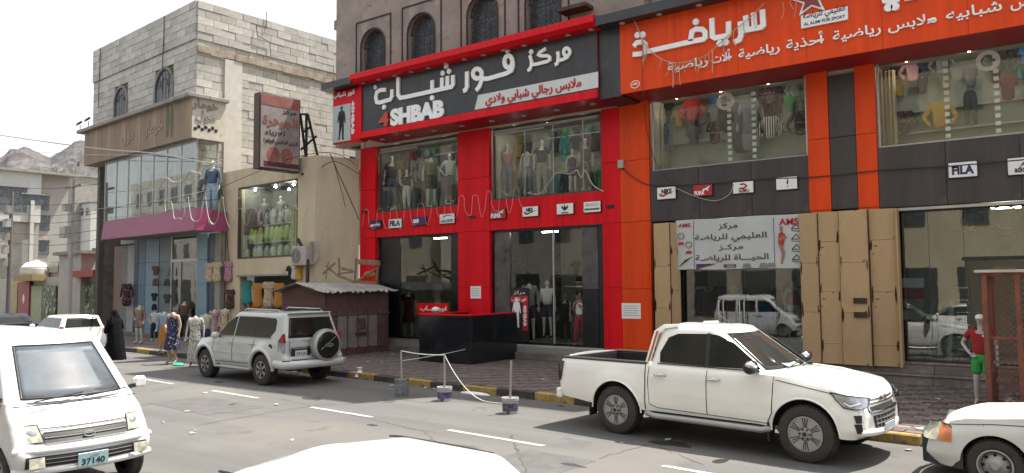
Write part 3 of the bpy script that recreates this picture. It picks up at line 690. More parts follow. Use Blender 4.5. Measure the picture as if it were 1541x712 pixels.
# steel folding shutters, tan
M_tan = mat('tan_steel', (.56, .38, .20), .55, var=.16, vs=1.1, streak=(1, 1, .35), spots=[(2.2, .60, .12, (.42, .27, .14)), (7, .66, .05, (.13, .075, .04))], rand=.06)
M_rust = mat('rust_scar', (.07, .04, .025), .9, var=.4, vs=9)
def shutter(xs, y0, ys, z0, z1, label):
    o = thing('folding_shutter', label, 'shutter', (xs[0], y0, z0), 0, 'tan steel folding shutters')
    for i, (a, b) in enumerate(zip(xs, xs[1:])):
        ya, yb = ys[i]
        d = V((b-a, yb-ya, 0)); part('leaf_back', MB().obox(V((a, ya+.05, z0)), d, (0, .015, 0), EZ*(z1-z0)), M_tan, o); u = d.normalized(); nrm = V((u.y, -u.x, 0)); zs = [z0, z0+(z1-z0)*.335, z0+(z1-z0)*.66, z1]
        if i % 2: zs = [z0, z0+(z1-z0)*.13, z0+(z1-z0)*.47, z0+(z1-z0)*.80, z1]
        for p, q in zip(zs, zs[1:]):
            lp = part('leaf_panel', MB().obox(V((a, ya, p+.003))+u*.003, u*(d.length-.006), nrm*-.04, EZ*(q-p-.006)), M_tan, o, bev=.005)
        sc_ = MB()
        for k in range(7):
            zc = rnd.choice(zs[1:-1])+rnd.uniform(-.12, .12); w_ = rnd.uniform(.008, .03); t = rnd.choice([.03, d.length-.05])
            c = V((a, ya, zc))+u*t+nrm*.003
            pts = [c+u*(math.cos(q)*w_*rnd.uniform(.6, 1.3))+EZ*(math.sin(q)*rnd.uniform(.06, .2)) for q in [j*math.pi/4 for j in range(8)]]
            sc_.prism(pts, nrm*.0015)
        part('rust_scar', sc_, M_rust, o)
        if i < len(xs)-2: part('hinge_post', MB().cyl((b, yb-.01, z0+.02), (b, yb-.01, z1-.02), .014, n=8), M_rust, o)
    return o
sh = shutter([-5.22, -4.76, -4.28, -3.62, -3.06], 19.2, [(19.28, 19.22), (19.22, 19.28), (19.22, 19.16), (19.24, 19.30)], .50, 4.16, 'wide stack of tan steel shutter leaves folded in front of the orange pillars')
for z in (1.95, 1.62): part('slot', MB().obox((-4.0, 19.165, z), (.3, -.02, 0), (0, -.012, 0), (0, 0, .13)), M_rust, sh)
part('shutter_side', MB().box((-3.05, 19.2, .5), (-3.01, 19.5, 4.14)), M_tan, sh)
shutter([-9.14, -8.62, -8.46], 19.2, [(19.26, 19.2), (19.2, 19.42)], .6, 4.12, 'narrow tan steel shutter folded at left of the white Arabic banner')
# ---------------------------------------------------------------- orange sign
og = thing('signboard', 'long orange signboard with white Arabic letters over the sports shop', 'sign', (-3, SY, 7.6))
ox0 = pa(934, 142, SY).x; oz0 = 7.65; ozt = pa(900, 38, SY-.42).z+.03
nP = 9
for i in range(nP):
    a = ox0+(5.2-ox0)*i/nP; b = ox0+(5.2-ox0)*(i+1)/nP
    Pn('sign_panel', (a+.002, SY, oz0), (b-.002, SY+.06, ozt), M_org, og, .003)
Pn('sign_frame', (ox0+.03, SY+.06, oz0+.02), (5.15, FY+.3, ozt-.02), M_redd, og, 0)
Pn('end_panel', (x1+.01, SY+.08, 7.62), (ox0-.01, FY+.2, pa(905, 25, SY).z), M_char, og)
# dark hood over the orange face
kx0 = pa(896, 36, SY-.4).x
ha, hb = pa(900, 24, SY-.42), pa(900, 38, SY-.42)
part('dark_hood', MB().prism([(kx0, SY+.3, hb.z), (kx0, SY-.42, hb.z), (kx0, SY-.42, ha.z), (kx0, SY+.3, ha.z+.1)], (15, 0, 0)), M_char, og)
for i in range(6):
    part('downlight', MB().cyl((kx0+.7+i*1.1, SY-.16, hb.z-.015), (kx0+.7+i*1.1, SY-.16, hb.z+.01), .08, n=14), M_lamp, og)
cD = cpx(920, 20, 4.45); cE = cpx(1180, 0, 3.956)
L2 = MB()
strokes(L2, SY, cD, [(0, [(152, 285), (156, 225), (178, 200), (214, 196), (232, 208), (234, 262), (200, 276), (150, 280)][1:]), (0, [(232, 262), (300, 248), (560, 190), (622, 178), (634, 166), (634, 130), (614, 112), (572, 110), (545, 128), (536, 190)]),
                     (0, [(678, 38), (682, 158), (700, 170), (780, 154), (790, 140), (790, 60)]), (0, [(868, 60), (874, 150), (862, 182), (826, 200)]),
                     (0, [(874, 108), (890, 120), (1008, 98), (1022, 86), (1016, -20)]), (0, [(905, 20), (912, 112)]), (0, [(958, 0), (964, 106)])], .13, .07)
strokes(L2, SY, cE, [(0, [(598, -25), (605, 8), (640, 12), (672, 2), (676, -25)]), (0, [(720, -8), (760, -12), (790, -22)])], .13, .07)
dots(L2, SY, cD, [(182, 150), (216, 147), (572, 62), (733, 206), (772, 198)], .085, .08)
dots(L2, SY, cE, [(624, 50), (664, 44)], .09, .08)
part('big_lettering', L2, M_let, og)
T = MB()
for s, a, b in (('رياضية', (1006, 108), (1066, 97)), ('ألات', (1072, 96), (1100, 91)), ('رياضية', (1112, 88), (1174, 76)), ('أحذية', (1184, 76), (1240, 64)), ('رياضية', (1254, 62), (1326, 47)), ('ملابس', (1337, 48), (1410, 34)), ('شبابيه', (1424, 28), (1508, 12)), ('ملابس', (1521, 14), (1590, 0))):
    p, q = pa(*a, SY), pa(*b, SY); z = 8.37
    p.z = q.z = 8.03
    text(T, s, p, q, .21, -Y_, .04, bold=.012, ar=True)
for px_ in (1104, 1245, 1416):
    p = pa(px_, 356, SY); T.box((p.x-.07, SY-.04, 8.08), (p.x+.08, SY, 8.13))
part('arabic_lettering', T, M_let, og)
# star emblem with small plate, round seal
q = [pa(1206, 25, SY), pa(1276, 10, SY), pa(1274, 30, SY), pa(1208, 44, SY)]
za, zb_ = (q[0].z+q[1].z)/2, (q[2].z+q[3].z)/2
part('name_plate', MB().prism([(q[0].x, SY, za), (q[1].x, SY, za), (q[1].x, SY, zb_), (q[0].x, SY, zb_)], (0, -.05, 0)), M_pwhite, og)
T = MB(); text(T, 'العليمي للرياضة', V((q[0].x+.05, SY-.05, zb_+.22)), V((q[1].x-.05, SY-.05, zb_+.22)), .13, -Y_, .008, bold=.01, ar=True); part('arabic_lettering', T, M_ink, og)
T = MB(); text(T, 'AL ALIMI FOR SPORT', V((q[0].x+.06, SY-.05, zb_+.05)), V((q[1].x-.06, SY-.05, zb_+.05)), .07, -Y_, .008, bold=.01); part('latin_lettering', T, M_ink, og)
c = pa(1222, 8, SY); star = []
for k in range(10):
    r = (.5 if k % 2 == 0 else .2); t = math.pi/2+k*math.pi/5; star.append(V((c.x+r*math.cos(t)*1.0, SY, c.z+.12+r*math.sin(t)*.8)))
part('star_emblem', MB().prism(star, (0, -.05, 0)), M_pwhite, og)
part('star_emblem', MB().prism([V((c.x+(p.x-c.x)*.72, SY-.05, c.z+.12+(p.z-c.z-.12)*.72)) for p in star], (0, -.02, 0)), mat('maroon', (.28, .03, .05), .4), og)
c = pa(956, 127, SY)
part('round_seal', MB().stroke([V((c.x+.13*math.cos(t), SY, c.z+.1*math.sin(t))) for t in [k*math.pi/8 for k in range(16)]], .018, -Y_, .01, True).box((c.x-.08, SY-.01, c.z-.012), (c.x+.08, SY, c.z+.012)).box((c.x-.05, SY-.01, c.z+.03), (c.x+.06, SY, c.z+.045)), M_let, og)
# brand plates on the brown band
gB = 'brand plates along the brown-grey band'
plate(989, 283, 1017, 298.5, YB, M_pwhite, 'white NIKE plate with red swoosh, leftmost on the brown-grey band', [('t', M_ink, ('NIKE', .25, .8, .45, .38, .05)), ('p', M_pred, [SW])], gB)
plate(1043, 279, 1072, 294, YB, M_pred, 'red PUMA plate with cat emblem on the brown-grey band', [('t', M_pwhite, ('PUMA', .08, .6, .12, .32, .05)), ('p', M_pwhite, [cat_shape(.5, .5, .65)])], gB)
plate(1103, 275, 1134, 289.5, YB, M_pwhite, 'white plate with red curled emblem over black letters on the brown-grey band', [('t', M_ink, ('PEDRICK', .3, .82, .06, .2, .03)), ('s', M_pred, [(0, [(.3, .4), (.6, .45), (.68, .62), (.55, .8), (.35, .78)], .14), (0, [(.45, .42), (.58, .25), (.7, .3)], .12)])], gB)
plate(1168, 268, 1200, 284, YB, M_pwhite, 'white plate with tiny dark horse rider between the orange posts and curled emblem plate', [('p', M_ink, [[(.5, .5), (.54, .72), (.52, .85), (.57, .85), (.6, .6), (.56, .42), (.52, .42)]]), ('t', M_ink, ('POLO', .5, .6, .22, .08, 0))], gB)
plate(1427, 246, 1471, 265, YB, M_pwhite, 'large white FILA plate above the right shop window', [('t', M_navy, ('FILA', .12, .9, .22, .52, .05)), ('p', M_pred, [[(.12, .64), (.3, .64), (.3, .74), (.12, .74)]])], gB)
plate(1516, 239, 1558, 261, YB, M_pwhite, 'white adidas plate with slanted black bars at right edge of the band', [('t', M_ink, ('adidas', .25, .85, .14, .34, .03)), ('p', M_ink, [[(.5, .52), (.58, .52), (.55, .62), (.5, .62)], [(.62, .52), (.7, .52), (.62, .74), (.54, .66)], [(.74, .52), (.84, .52), (.7, .86), (.62, .78)]])], gB)
# ---------------------------------------------------------------- banner
bn = thing('banner', 'white banner with black Arabic letters and red AMS marks hung over the shopfront', 'banner', (-6.9, 19.35, 2.83))
BY = 19.38
bm = MB(); rows = []
for j in range(9):
    z = 2.82+(4.17-2.82)*j/8
    rows.append([V((-8.52+3.32*i/24, BY+.012*math.sin(i*.9+j*.7), z+.01*math.sin(i*.5))) for i in range(25)])
bm.grid(rows); part('banner_cloth', bm, mat('banner_white', (.60, .63, .62), .6, var=.05), bn, smooth=60)
T = MB(); BP = lambda u, v: V((-8.52+3.32*u, BY-.016, 2.82+1.35*v))
for s, u0, u1, v, h in (('مركز', .36, .52, .80, .13), ('العليمي للرياضة', .165, .745, .585, .14), ('مركـز', .36, .56, .385, .13), ('الحيـــاة للرياضـة', .165, .755, .175, .14)):
    text(T, s, BP(u0, v), BP(u1, v), h, -Y_, .003, bold=.01, ar=True)
part('arabic_lettering', T, M_ink, bn)
T = MB(); text(T, 'AMS', BP(.02, .86), BP(.13, .86), .1, -Y_, .003, bold=.03); text(T, 'AMS', BP(.84, .80), BP(.985, .80), .16, -Y_, .003, bold=.03); part('red_lettering', T, M_pred, bn)
m = MB()
for (u, v) in ((.045, .58), (.11, .40)):
    for k in range(6): m.stroke([BP(u+.028*math.cos(t), v+.1+.07*math.sin(t)*(1 if k % 2 else .5)) for t in [j*math.pi/5+k*.5 for j in range(10)]], .006, -Y_, .002+k*.0006, True)
m.stroke([BP(.155, .03), BP(.155, .97)], .012, -Y_, .002); m.stroke([BP(.80, .06), BP(.80, .95)], .012, -Y_, .002)
for i in range(5): m.stroke([BP(.02+i*.012, .06+i*.03), BP(.10+i*.01, .2+i*.015)], .012, -Y_, .002+i*.0006)
for k in range(4):
    v = .72-.19*k; m.stroke([BP(.93, v), BP(.965, v+.09), BP(.995, v), BP(.93, v)], .02, -Y_, .0022); m.stroke([BP(.93, v-.03), BP(.995, v-.05)], .014, -Y_, .0026)
part('printed_sketches', m, M_ink, bn)
m = MB()
for (u, v) in ((.045, .5), (.11, .32)): m.prism([BP(u-.03, v), BP(u+.03, v), BP(u+.02, v+.06), BP(u-.02, v+.06)], (0, -.003, 0))
m.prism([BP(.83, .45), BP(.87, .42), (BP(.885, .62)), BP(.86, .68), BP(.835, .64)], (0, -.003, 0)); part('printed_red', m, M_pred, bn)
m = MB(); m.prism([BP(u, v) for u, v in [(.845, .68), (.868, .68), (.868, .78), (.845, .78)]], (0, -.003, 0)).prism([BP(u, v) for u, v in [(.835, .44), (.862, .43), (.88, .28), (.86, .08), (.845, .08), (.855, .26)]], (0, -.003, 0)).prism([BP(u, v) for u, v in [(.885, .62), (.90, .56), (.83, .5), (.84, .56)]], (0, -.0035, 0))
part('printed_runner', m, mat('print_skin', (.35, .2, .14), .6), bn)
m = MB().prism([BP(.17, .0), BP(.34, .11), BP(.17, .11)], (0, -.003, 0)).prism([BP(.4, .03), BP(.5, .03), BP(.5, .09), BP(.4, .09)], (0, -.003, 0)); part('printed_blue', m, M_purp, bn)
m = MB()
for u in (.42, .55, .68, .74): m.prism([BP(u, .02), BP(u+.07, .02), BP(u+.06, .1), BP(u+.01, .1)], (0, -.004, 0))
part('printed_logos', m, mat('print_grey', (.25, .25, .27), .5), bn)
# ================================================================== STONE BUILDING OVER THE SHOPS
M_stone = mat('rendered_stone', (.34, .28, .245), .85, var=.22, vs=1.6, bump=.4, bs=14, spots=[(.8, .55, .2, (.26, .215, .19)), (6, .66, .06, (.12, .10, .09))])
M_groove = mat('groove_dark', (.05, .04, .04), .9)
M_iron = mat('wrought_iron', (.03, .028, .03), .6)
M_winp = mat('window_dim', (.10, .115, .13), .25, var=.5, vs=4)
SYY = 19.9
st = thing('stone_building', 'brown stone building with arched barred windows above the red shop', 'building', (-13, SYY, 7.95))
wins = [((545, 579), 44), ((615, 654), 21), ((705, 749), -8), ((793, 844), -30)]
sx0, sx1 = pa(506, 50, SYY).x, -9.6
# wall in vertical strips round the window openings
opens = []
for (a, b), top in wins:
    ymid = 80; xa_, xb_ = pa(a, ymid, SYY).x, pa(b, ymid, SYY).x; zt_ = pa((a+b)/2, top, SYY).z; opens.append((xa_, xb_, zt_))
z0w, z1w = 7.95, 14.6
segs = []; cur = sx0
for (xa_, xb_, zt_) in opens:
    Pn('wall', (cur, SYY, z0w), (xa_, SYY+.4, z1w), M_stone, st, 0); cur = xb_
    r = (xb_-xa_)/2; cx = (xa_+xb_)/2; zs_ = zt_-r
    arc = [V((cx+r*math.cos(math.pi*k/10), SYY, zs_+r*math.sin(math.pi*k/10))) for k in range(11)]
    part('wall', MB().prism([V((xa_, SYY, z1w)), V((xb_, SYY, z1w))]+arc, (0, .4, 0)), M_stone, st)
    Pn('wall', (xa_, SYY, z0w), (xb_, SYY+.4, 9.4), M_stone, st, 0)
    wi = part('window', MB().box((xa_, SYY+.3, 9.4), (xb_, SYY+.36, zt_)), M_winp, st)
    # glazing bars, diagonal lattice, fan in the arch
    gb = MB(); h0 = 9.42; nn = 9
    for k in range(-nn, nn+1):
        for sgn in (1, -1):
            xA = cx+k*.17; pA = [xA-sgn*2.2, 0]
            # clip a diagonal through (xA, zs_-0.9)
            pts = []
            for t in [j/40 for j in range(41)]:
                x = xA+sgn*(t-.5)*4; z = zs_-.9+(t-.5)*4
                if xa_+.02 < x < xb_-.02 and h0 < z < zs_: pts.append(V((x, SYY+.12, z)))
            if len(pts) > 1: gb.bar(pts[0], pts[-1], .016)
    for k in range(1, 8):
        t = math.pi*k/8; gb.bar((cx, SYY+.12, zs_), (cx+r*math.cos(t), SYY+.12, zs_+r*math.sin(t)), .018)
    for rr in (.35, .65, .93): gb.tube([(cx+r*rr*math.cos(math.pi*k/10), SYY+.11, zs_+r*rr*math.sin(math.pi*k/10)) for k in range(11)], .012, 4)
    gb.bar((xa_, SYY+.12, zs_), (xb_, SYY+.12, zs_), .03); gb.bar((cx, SYY+.13, h0), (cx, SYY+.13, zs_), .03)
    part('window_grille', gb, M_iron, wi)
    dr_ = MB(); pts = [V((xa_-.02, SYY-.05, 9.4)), V((xa_-.02, SYY-.05, zs_))]+[V((cx-(r+.02)*math.cos(math.pi*k/10), SYY-.05, zs_+(r+.02)*math.sin(math.pi*k/10))) for k in range(1, 10)]+[V((xb_+.02, SYY-.05, zs_)), V((xb_+.02, SYY-.05, 9.4))]
    dr_.tube(pts, .035, 6); part('window_moulding', dr_, M_groove, wi)
    part('surround', MB().stroke([V((xa_-.32, SYY, 9.0)), V((xa_-.32, SYY, zt_+.42)), V((xb_+.32, SYY, zt_+.42)), V((xb_+.32, SYY, 9.0))], .05, -Y_, .03), M_groove, st)
Pn('wall', (cur, SYY, z0w), (sx1, SYY+.4, z1w), M_stone, st, 0)
Pn('wall', (sx0+.01, SYY+.4, z0w), (sx0+.4, 32, z1w), M_stone, st, 0)
Pn('wall', (-17.2, SYY, z1w), (-7.5, 31, 20.8), M_stone, st, 0)
Pn('roof', (sx0, SYY+.01, z1w-.01), (-17.21, 32, z1w+.1), M_stone, st, 0)
Pn('wall', (sx0, 31, 0), (-9.6, 32, 14.6), M_stone, st, 0)
Pn('wall', (-21.6, 24.35, 0), (-21.4, 31, 7.9), M_stone, st, 0)
Pn('balcony_bracket', (pa(851, 10, SYY).x, SYY-.5, pa(860, 13, SYY-.5).z), (pa(893, 5, SYY).x, SYY, pa(860, 13, SYY-.5).z+.12), mat('old_wood', (.10, .055, .035), .9, var=.4, vs=5), st)
Pn('water_spout', (sx0-.5, SYY+.3, pa(500, 40, SYY).z), (sx0, SYY+.5, pa(500, 26, SYY).z), M_conc, st)
# pale block building over the sports shop
M_tanb = mat('tan_block', (.40, .27, .20), .85, var=.15, vs=2, rand=.14, bump=.3)
tb = thing('block_building', 'tan block building rising above the orange signboard', 'building', (-4, 20.3, 7.95))
Pn('wall', (-9.59, 20.32, 7.95), (-7.5, 31, 20.6), M_conc, tb, 0); Pn('wall', (-7.5, 20.33, 7.95), (-3.7, 31, 18.1), M_conc, tb, 0); Pn('wall', (-3.7, 20.34, 7.95), (6, 31, 14.3), M_conc, tb, 0)
bk = MB().box((0, 0, 0), (.70, .06, .33)); bkm = mesh_of('block', bk, M_tanb)
for j in range(5):
    for i in range(7):
        o = bpy.data.objects.new('block', bkm); COL.objects.link(o); o.parent = tb
        o.location = V((-9.55+i*.715+(.35 if j % 2 else 0), 20.26-rnd.uniform(0, .01), 10.3+j*.345))-tb.location
Pn('pilaster', (pa(930, 10, 20.2).x, 20.1, 9.0), (pa(946, 10, 20.2).x, 20.25, 12.6), M_cream, tb)
# ================================================================== BEIGE SHOP
M_beige = mat('beige_render', (.66, .565, .40), .85, var=.14, vs=1.0, bump=.2, bs=20, streak=(1, 1, .4), spots=[(1.2, .62, .12, (.56, .47, .33)), (10, .72, .05, (.2, .16, .11))])
BFY = 16.38
def onB(px, py, y=BFY): return bf(pb(px, py, y))
bs = thing('beige_shop', 'beige rendered two-storey shop with one square display window', 'shop', bw(-26.6, BFY, .14), TB)
def Pb(n, a, b, m, par, bev=.006, **k): return part(n, bbox_(a, b), m, par, bev=bev, **k)
bx0_, bx1_ = -29.97, onB(474, 300)[0]; bzt = onB(471.7, 233.9)[2]
wx0, wx1 = onB(358, 330)[0], onB(448, 330)[0]; wz0, wz1 = onB(400, 388)[2], onB(400, 276)[2]
lx0, lx1 = onB(361, 440)[0], onB(446, 440)[0]; lz1 = onB(400, 415)[2]
th_ = .3
Pb('wall', (bx0_, BFY, wz1), (bx1_, BFY+th_, bzt), M_beige, bs, 0)
Pb('wall', (bx0_, BFY, lz1), (wx0, BFY+th_, wz1), M_beige, bs, 0); Pb('wall', (wx1, BFY, lz1), (bx1_, BFY+th_, wz1), M_beige, bs, 0)
Pb('wall', (wx0, BFY, lz1), (wx1, BFY+th_, wz0), M_beige, bs, 0)
Pb('wall', (bx0_, BFY, .14), (lx0, BFY+th_, lz1), M_beige, bs, 0); Pb('wall', (lx1, BFY, .14), (bx1_, BFY+th_, lz1), M_beige, bs, 0)
# angled side wall
cA_, cB_ = bw(bx1_, BFY, .14), V((-21.27, 19.45, .14))
d_ = (cB_-cA_); n_ = V((d_.y, -d_.x, 0)).normalized()
part('side_wall', MB().prism([cA_, cB_, cB_+EZ*7.08, cA_+EZ*(bzt-.14)], -n_*.3), M_beige, bs)
Pb('roof', (bx0_, BFY+.3, bzt-.5), (bx1_, 22, bzt-.35), M_beige, bs, 0)
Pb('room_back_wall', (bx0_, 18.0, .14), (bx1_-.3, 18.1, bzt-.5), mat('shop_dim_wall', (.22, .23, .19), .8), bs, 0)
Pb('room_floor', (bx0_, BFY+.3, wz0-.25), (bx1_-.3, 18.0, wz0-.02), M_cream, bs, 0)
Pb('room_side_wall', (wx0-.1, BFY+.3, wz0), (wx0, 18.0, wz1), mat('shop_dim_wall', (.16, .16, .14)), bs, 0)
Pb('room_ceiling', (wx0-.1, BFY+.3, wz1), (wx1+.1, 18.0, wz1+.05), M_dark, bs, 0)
Pb('ledge', (lx0-.1, BFY-.12, lz1-.02), (lx1+.2, BFY, lz1+.05), M_conc, bs)
wmb = MB(); w_ = .07
bbox_((wx0, BFY-.01, wz0), (wx0+w_, BFY+.12, wz1), wmb); bbox_((wx1-w_, BFY-.01, wz0), (wx1, BFY+.12, wz1), wmb); bbox_((wx0+w_, BFY-.01, wz1-w_), (wx1-w_, BFY+.12, wz1), wmb); bbox_((wx0+w_, BFY-.01, wz0), (wx1-w_, BFY+.12, wz0+w_), wmb)
wf = part('window_frame', wmb, M_frb, bs, bev=.006)
mid = (wx0+wx1)/2
Pb('window_pane', (wx0+w_, BFY+.1, wz0+w_), (mid-.01, BFY+.108, wz1-w_), GS, wf, 0); Pb('window_pane', (mid+.01, BFY+.1, wz0+w_), (wx1-w_, BFY+.108, wz1-w_), GS, wf, 0)
M_spot = mat('lit_emitter', (1, 1, 1), .3, var=0, emit=((1, .97, .9), 110))
for (px_, py_) in ((384, 286), (415, 281), (442, 278), (435, 285)):
    p = bf(pb(px_, py_, 16.9)); part('lit_spotlight', MB().sphere(bw(*p), .045, 8), M_spot, bs)
# shelves with folded and bagged clothes
M_lime = mat('lime_cloth', (.30, .42, .06), .8, var=.25, vs=9, rand=.25); M_pgreen = mat('pale_green_cloth', (.50, .56, .36), .7, var=.3, vs=12, rand=.15); M_greycl = mat('grey_cloth', (.38, .38, .34), .8, var=.3, vs=9, rand=.3)
sf = Pb('display_shelf', (wx0+.1, 16.7, wz0+.62), (wx1-.1, 17.4, wz0+.66), M_alu, bs)
sf2 = Pb('display_shelf', (wx0+.1, 16.9, wz0+1.35), (wx1-.1, 17.5, wz0+1.39), M_alu, bs)
# ================================================================== THE MALL: blockwork over a glazed storey
M_block = mat('concrete_block', (.54, .52, .47), .9, var=.14, vs=2.5, rand=.17, bump=.5, bs=25, spots=[(1.6, .62, .1, (.30, .28, .25))])
M_mort = mat('mortar', (.16, .15, .135), .95, var=.3, vs=3)
ml = thing('mall_building', 'grey blockwork building with arched windows above a curtain-glass clothes mall', 'building', bw(-36.5, 15.9, .14), TB)
GY, GX = 15.9, -31.35; gx0 = bf(pb(142.4, 90, GY))[0]; gzt = 15.0; gy1 = 28
Pb('wall', (gx0+.03, GY+.05, 8.8), (GX-.03, GY+.3, gzt-.05), M_mort, ml, 0)
Pb('wall', (GX-.3, GY+.3, 4.6), (GX-.03, gy1, gzt-.05), M_mort, ml, 0)
Pb('wall', (gx0+.03, GY+.3, .14), (gx0+.3, gy1, gzt-.05), M_mort, ml, 0)
Pb('roof', (gx0+.05, GY+.3, gzt-.5), (GX-.3, gy1, gzt-.3), M_conc, ml, 0)
BL, BH = .72, .345
arch = []
for (a, b, t, bt) in ((174, 191, 133, 175), (235, 259, 106, 152)):
    p0, p1 = bf(pb(a, 140, GY)), bf(pb(b, 140, GY)); zt_ = bf(pb((a+b)/2, t, GY))[2]; arch.append((p0[0], p1[0], zt_))
blm = {}
def blockat(parent, org, ux, uy, L, name='block'):
    k = round(L, 2)
    if k not in blm: blm[k] = mesh_of('block', MB().obox((0, 0, 0), (k-.016, 0, 0), (0, .09, 0), (0, 0, BH-.016)), M_block)
    o = bpy.data.objects.new(name, blm[k]); COL.objects.link(o); o.parent = parent
    return o
nb = 0; far = MB()
ziv = wm(ml).inverted()
j = 0; z = gzt-BH
while z > 6.8:
    # front course (street side)
    if z > 10.6:
        x = gx0+(BL/2 if j % 2 else 0)-BL/2
        while x < GX-.05:
            a = max(x, gx0); L_ = min(x+BL, GX)-a
            hit = any(a+L_ > ax0-.1 and a < ax1+.1 and z < at+.06 for ax0, ax1, at in arch)
            if L_ > .12 and not hit:
                out = rnd.uniform(0, .018)+(.07 if z > 13.0 else 0)
                if nb < 290:
                    o = blockat(ml, None, 0, 0, L_); o.location = ziv@bw(a+.008, GY-out, z+.008); nb += 1
                else: far.obox(bw(a+.008, GY-out, z+.008), EX*(L_-.016), EY*.09, EZ*(BH-.016))
            elif L_ > .12:
                for ax0, ax1, at in arch:
                    if a < ax0-.1 < a+L_: far.obox(bw(a+.008, GY-.005, z+.008), EX*(ax0-.1-a-.01), EY*.09, EZ*(BH-.016))
                    if a < ax1+.1 < a+L_: far.obox(bw(ax1+.11, GY-.005, z+.008), EX*(a+L_-ax1-.12), EY*.09, EZ*(BH-.016))
            x += BL
    # side course (faces the sun)
    y = GY-(BL/2 if j % 2 else 0)
    while y < gy1-4:
        out = rnd.uniform(0, .03)+(.05 if z > 13.05 else 0)
        ya_ = max(y, GY); yb_ = y+BL
        if z < 12.5 and yb_ > 17.2 and ya_ < 18.05:
            if ya_ < 17.1: yb_ = 17.2
            elif yb_ > 18.15: ya_ = 18.05
            else: ya_ = yb_
        L_ = yb_-ya_
        if L_ > .06:
            if nb >= 560 or y > 21 or L_ < BL-.01: far.obox(bw(GX+out-.09, ya_+.008, z+.008), EX*.09, EY*(L_-.016), EZ*(BH-.016))
            else:
                o = blockat(ml, None, 0, 0, BL); o.rotation_euler = (0, 0, math.pi/2); o.location = ziv@bw(GX+out, y+.008, z+.008); nb += 1
        y += BL
    z -= BH; j += 1
part('block', far, M_block, ml, kind='stuff')
# rough concrete ring beam
rb = MB()
for (s0, s1, f) in (((GX+.0), None, 1),):
    yy = GY; 
    while yy < 24:
        rb.obox(bw(GX-.06, yy, 12.70+rnd.uniform(-.03, .02)), EX*(.14+rnd.uniform(0, .05)), EY*.62, EZ*(.30+rnd.uniform(-.04, .04))); yy += .6
x = GX-.65
part('ring_beam', rb, mat('rough_concrete', (.40, .34, .26), .95, var=.3, vs=3, bump=.8, bs=18), ml)
# white pilaster on the side
Pb('pilaster', (GX-.05, 17.2, 6.8), (GX+.07, 18.05, 12.68), mat('whitewash', (.62, .60, .55), .85, var=.1, spots=[(8, .7, .05, (.2, .18, .16))]), ml)
for (ax0, ax1, at) in arch:
    cx, r = (ax0+ax1)/2, (ax1-ax0)/2; zs_ = at-r
    wi = part('window', bbox_((ax0, GY+.01, 10.6), (ax1, GY+.05, zs_)).prism([bw(cx+r*math.cos(math.pi*k/10), GY+.01, zs_+r*math.sin(math.pi*k/10)) for k in range(11)], EY*.04), M_winp, ml)
    gb = MB(); 
    for k in range(1, 5): gb.bar(bw(ax0+(ax1-ax0)*k/5, GY-.02, 10.6), bw(ax0+(ax1-ax0)*k/5, GY-.02, zs_+r*.8), .02)
    for rr in (.5, .95): gb.tube([bw(cx+r*rr*math.cos(math.pi*k/10), GY-.02, zs_+r*rr*math.sin(math.pi*k/10)) for k in range(11)], .015, 4)
    part('window_grille', gb, M_iron, wi)
    part('window_moulding', MB().stroke([bw(cx-r*1.12, GY, 10.6)]+[bw(cx-r*1.12*math.cos(math.pi*k/10), GY, zs_+r*1.12*math.sin(math.pi*k/10)) for k in range(11)]+[bw(cx+r*1.12, GY, 10.6)], .13, -EY, .05), mat('mould_grey', (.25, .23, .2), .9), wi)
for px_ in (152, 247):
    p = bf(pb(px_, 60, GY-.1)); part('cable', MB().tube([bw(p[0]+.03*math.sin(k), GY-.13, gzt-.05-k*.45) for k in range(9 if px_ > 200 else 8)], .022, 5), M_ink, ml)
part('pipe_stub', MB().cyl(bw(GX+.12, 19.2, 14.55), bw(GX+.12, 19.2, 15.35), .02, n=6).tube([bw(GX+.12, 18.7, 14.6), bw(GX+.16, 18.72, 14.1), bw(GX+.14, 19.4, 13.95), bw(GX+.14, 19.45, 13.3), bw(GX+.15, 20.2, 13.5)], .02, 5), M_ink, ml)
# wrap-around sign: weathered long face, white short face
SBY = 15.1; mx1 = -30.1; mx0 = bf(pb(127, 220, SBY))[0]
sz0, sz1 = bf(pb(283, 208, SBY))[2], bf(pb(283, 148, SBY))[2]
M_weath = mat('weathered_print', (.33, .24, .165), .75, var=.32, vs=1.6, streak=(1.4, 1, .12), spots=[(.7, .60, .15, (.36, .30, .22)), (1.1, .66, .08, (.16, .11, .07))])
ms = thing('mall_sign', 'weathered brown wrap-around sign with white Arabic end face on the grey blockwork building', 'sign', bw(-35.5, SBY, sz0), TB)
Pb('sign_box', (mx0, SBY+.03, sz0), (mx1-.03, GY-.08, sz1), M_conc, ms, 0)
n = 7
for i in range(n):
    a = mx0+(mx1-mx0)*i/n; b = mx0+(mx1-mx0)*(i+1)/n
    Pb('face_panel', (a+.003, SBY, sz0), (b-.003, SBY+.03, sz1), M_weath, ms, .004)
sye = 16.62
Pb('end_panel', (mx1-.03, SBY+.03, sz0), (mx1, sye, sz1), mat('faded_white', (.60, .57, .49), .6, var=.15, spots=[(1.5, .6, .1, (.45, .40, .32))]), ms, .004)
Pb('end_box', (GX+.1, GY-.05, sz0), (mx1-.035, sye-.01, sz1-.01), M_conc, ms, 0)
Pb('cap_slab', (mx0-.5, SBY-.22, sz1), (mx1+.15, GY-.08, sz1+.17), M_conc, ms, .02); Pb('cap_slab', (GX+.1, GY-.075, sz1+.003), (mx1+.15, sye+.1, sz1+.165), M_conc, ms, .02)
T = MB(); fP = lambda px_, py_: pb(px_, py_, SBY)
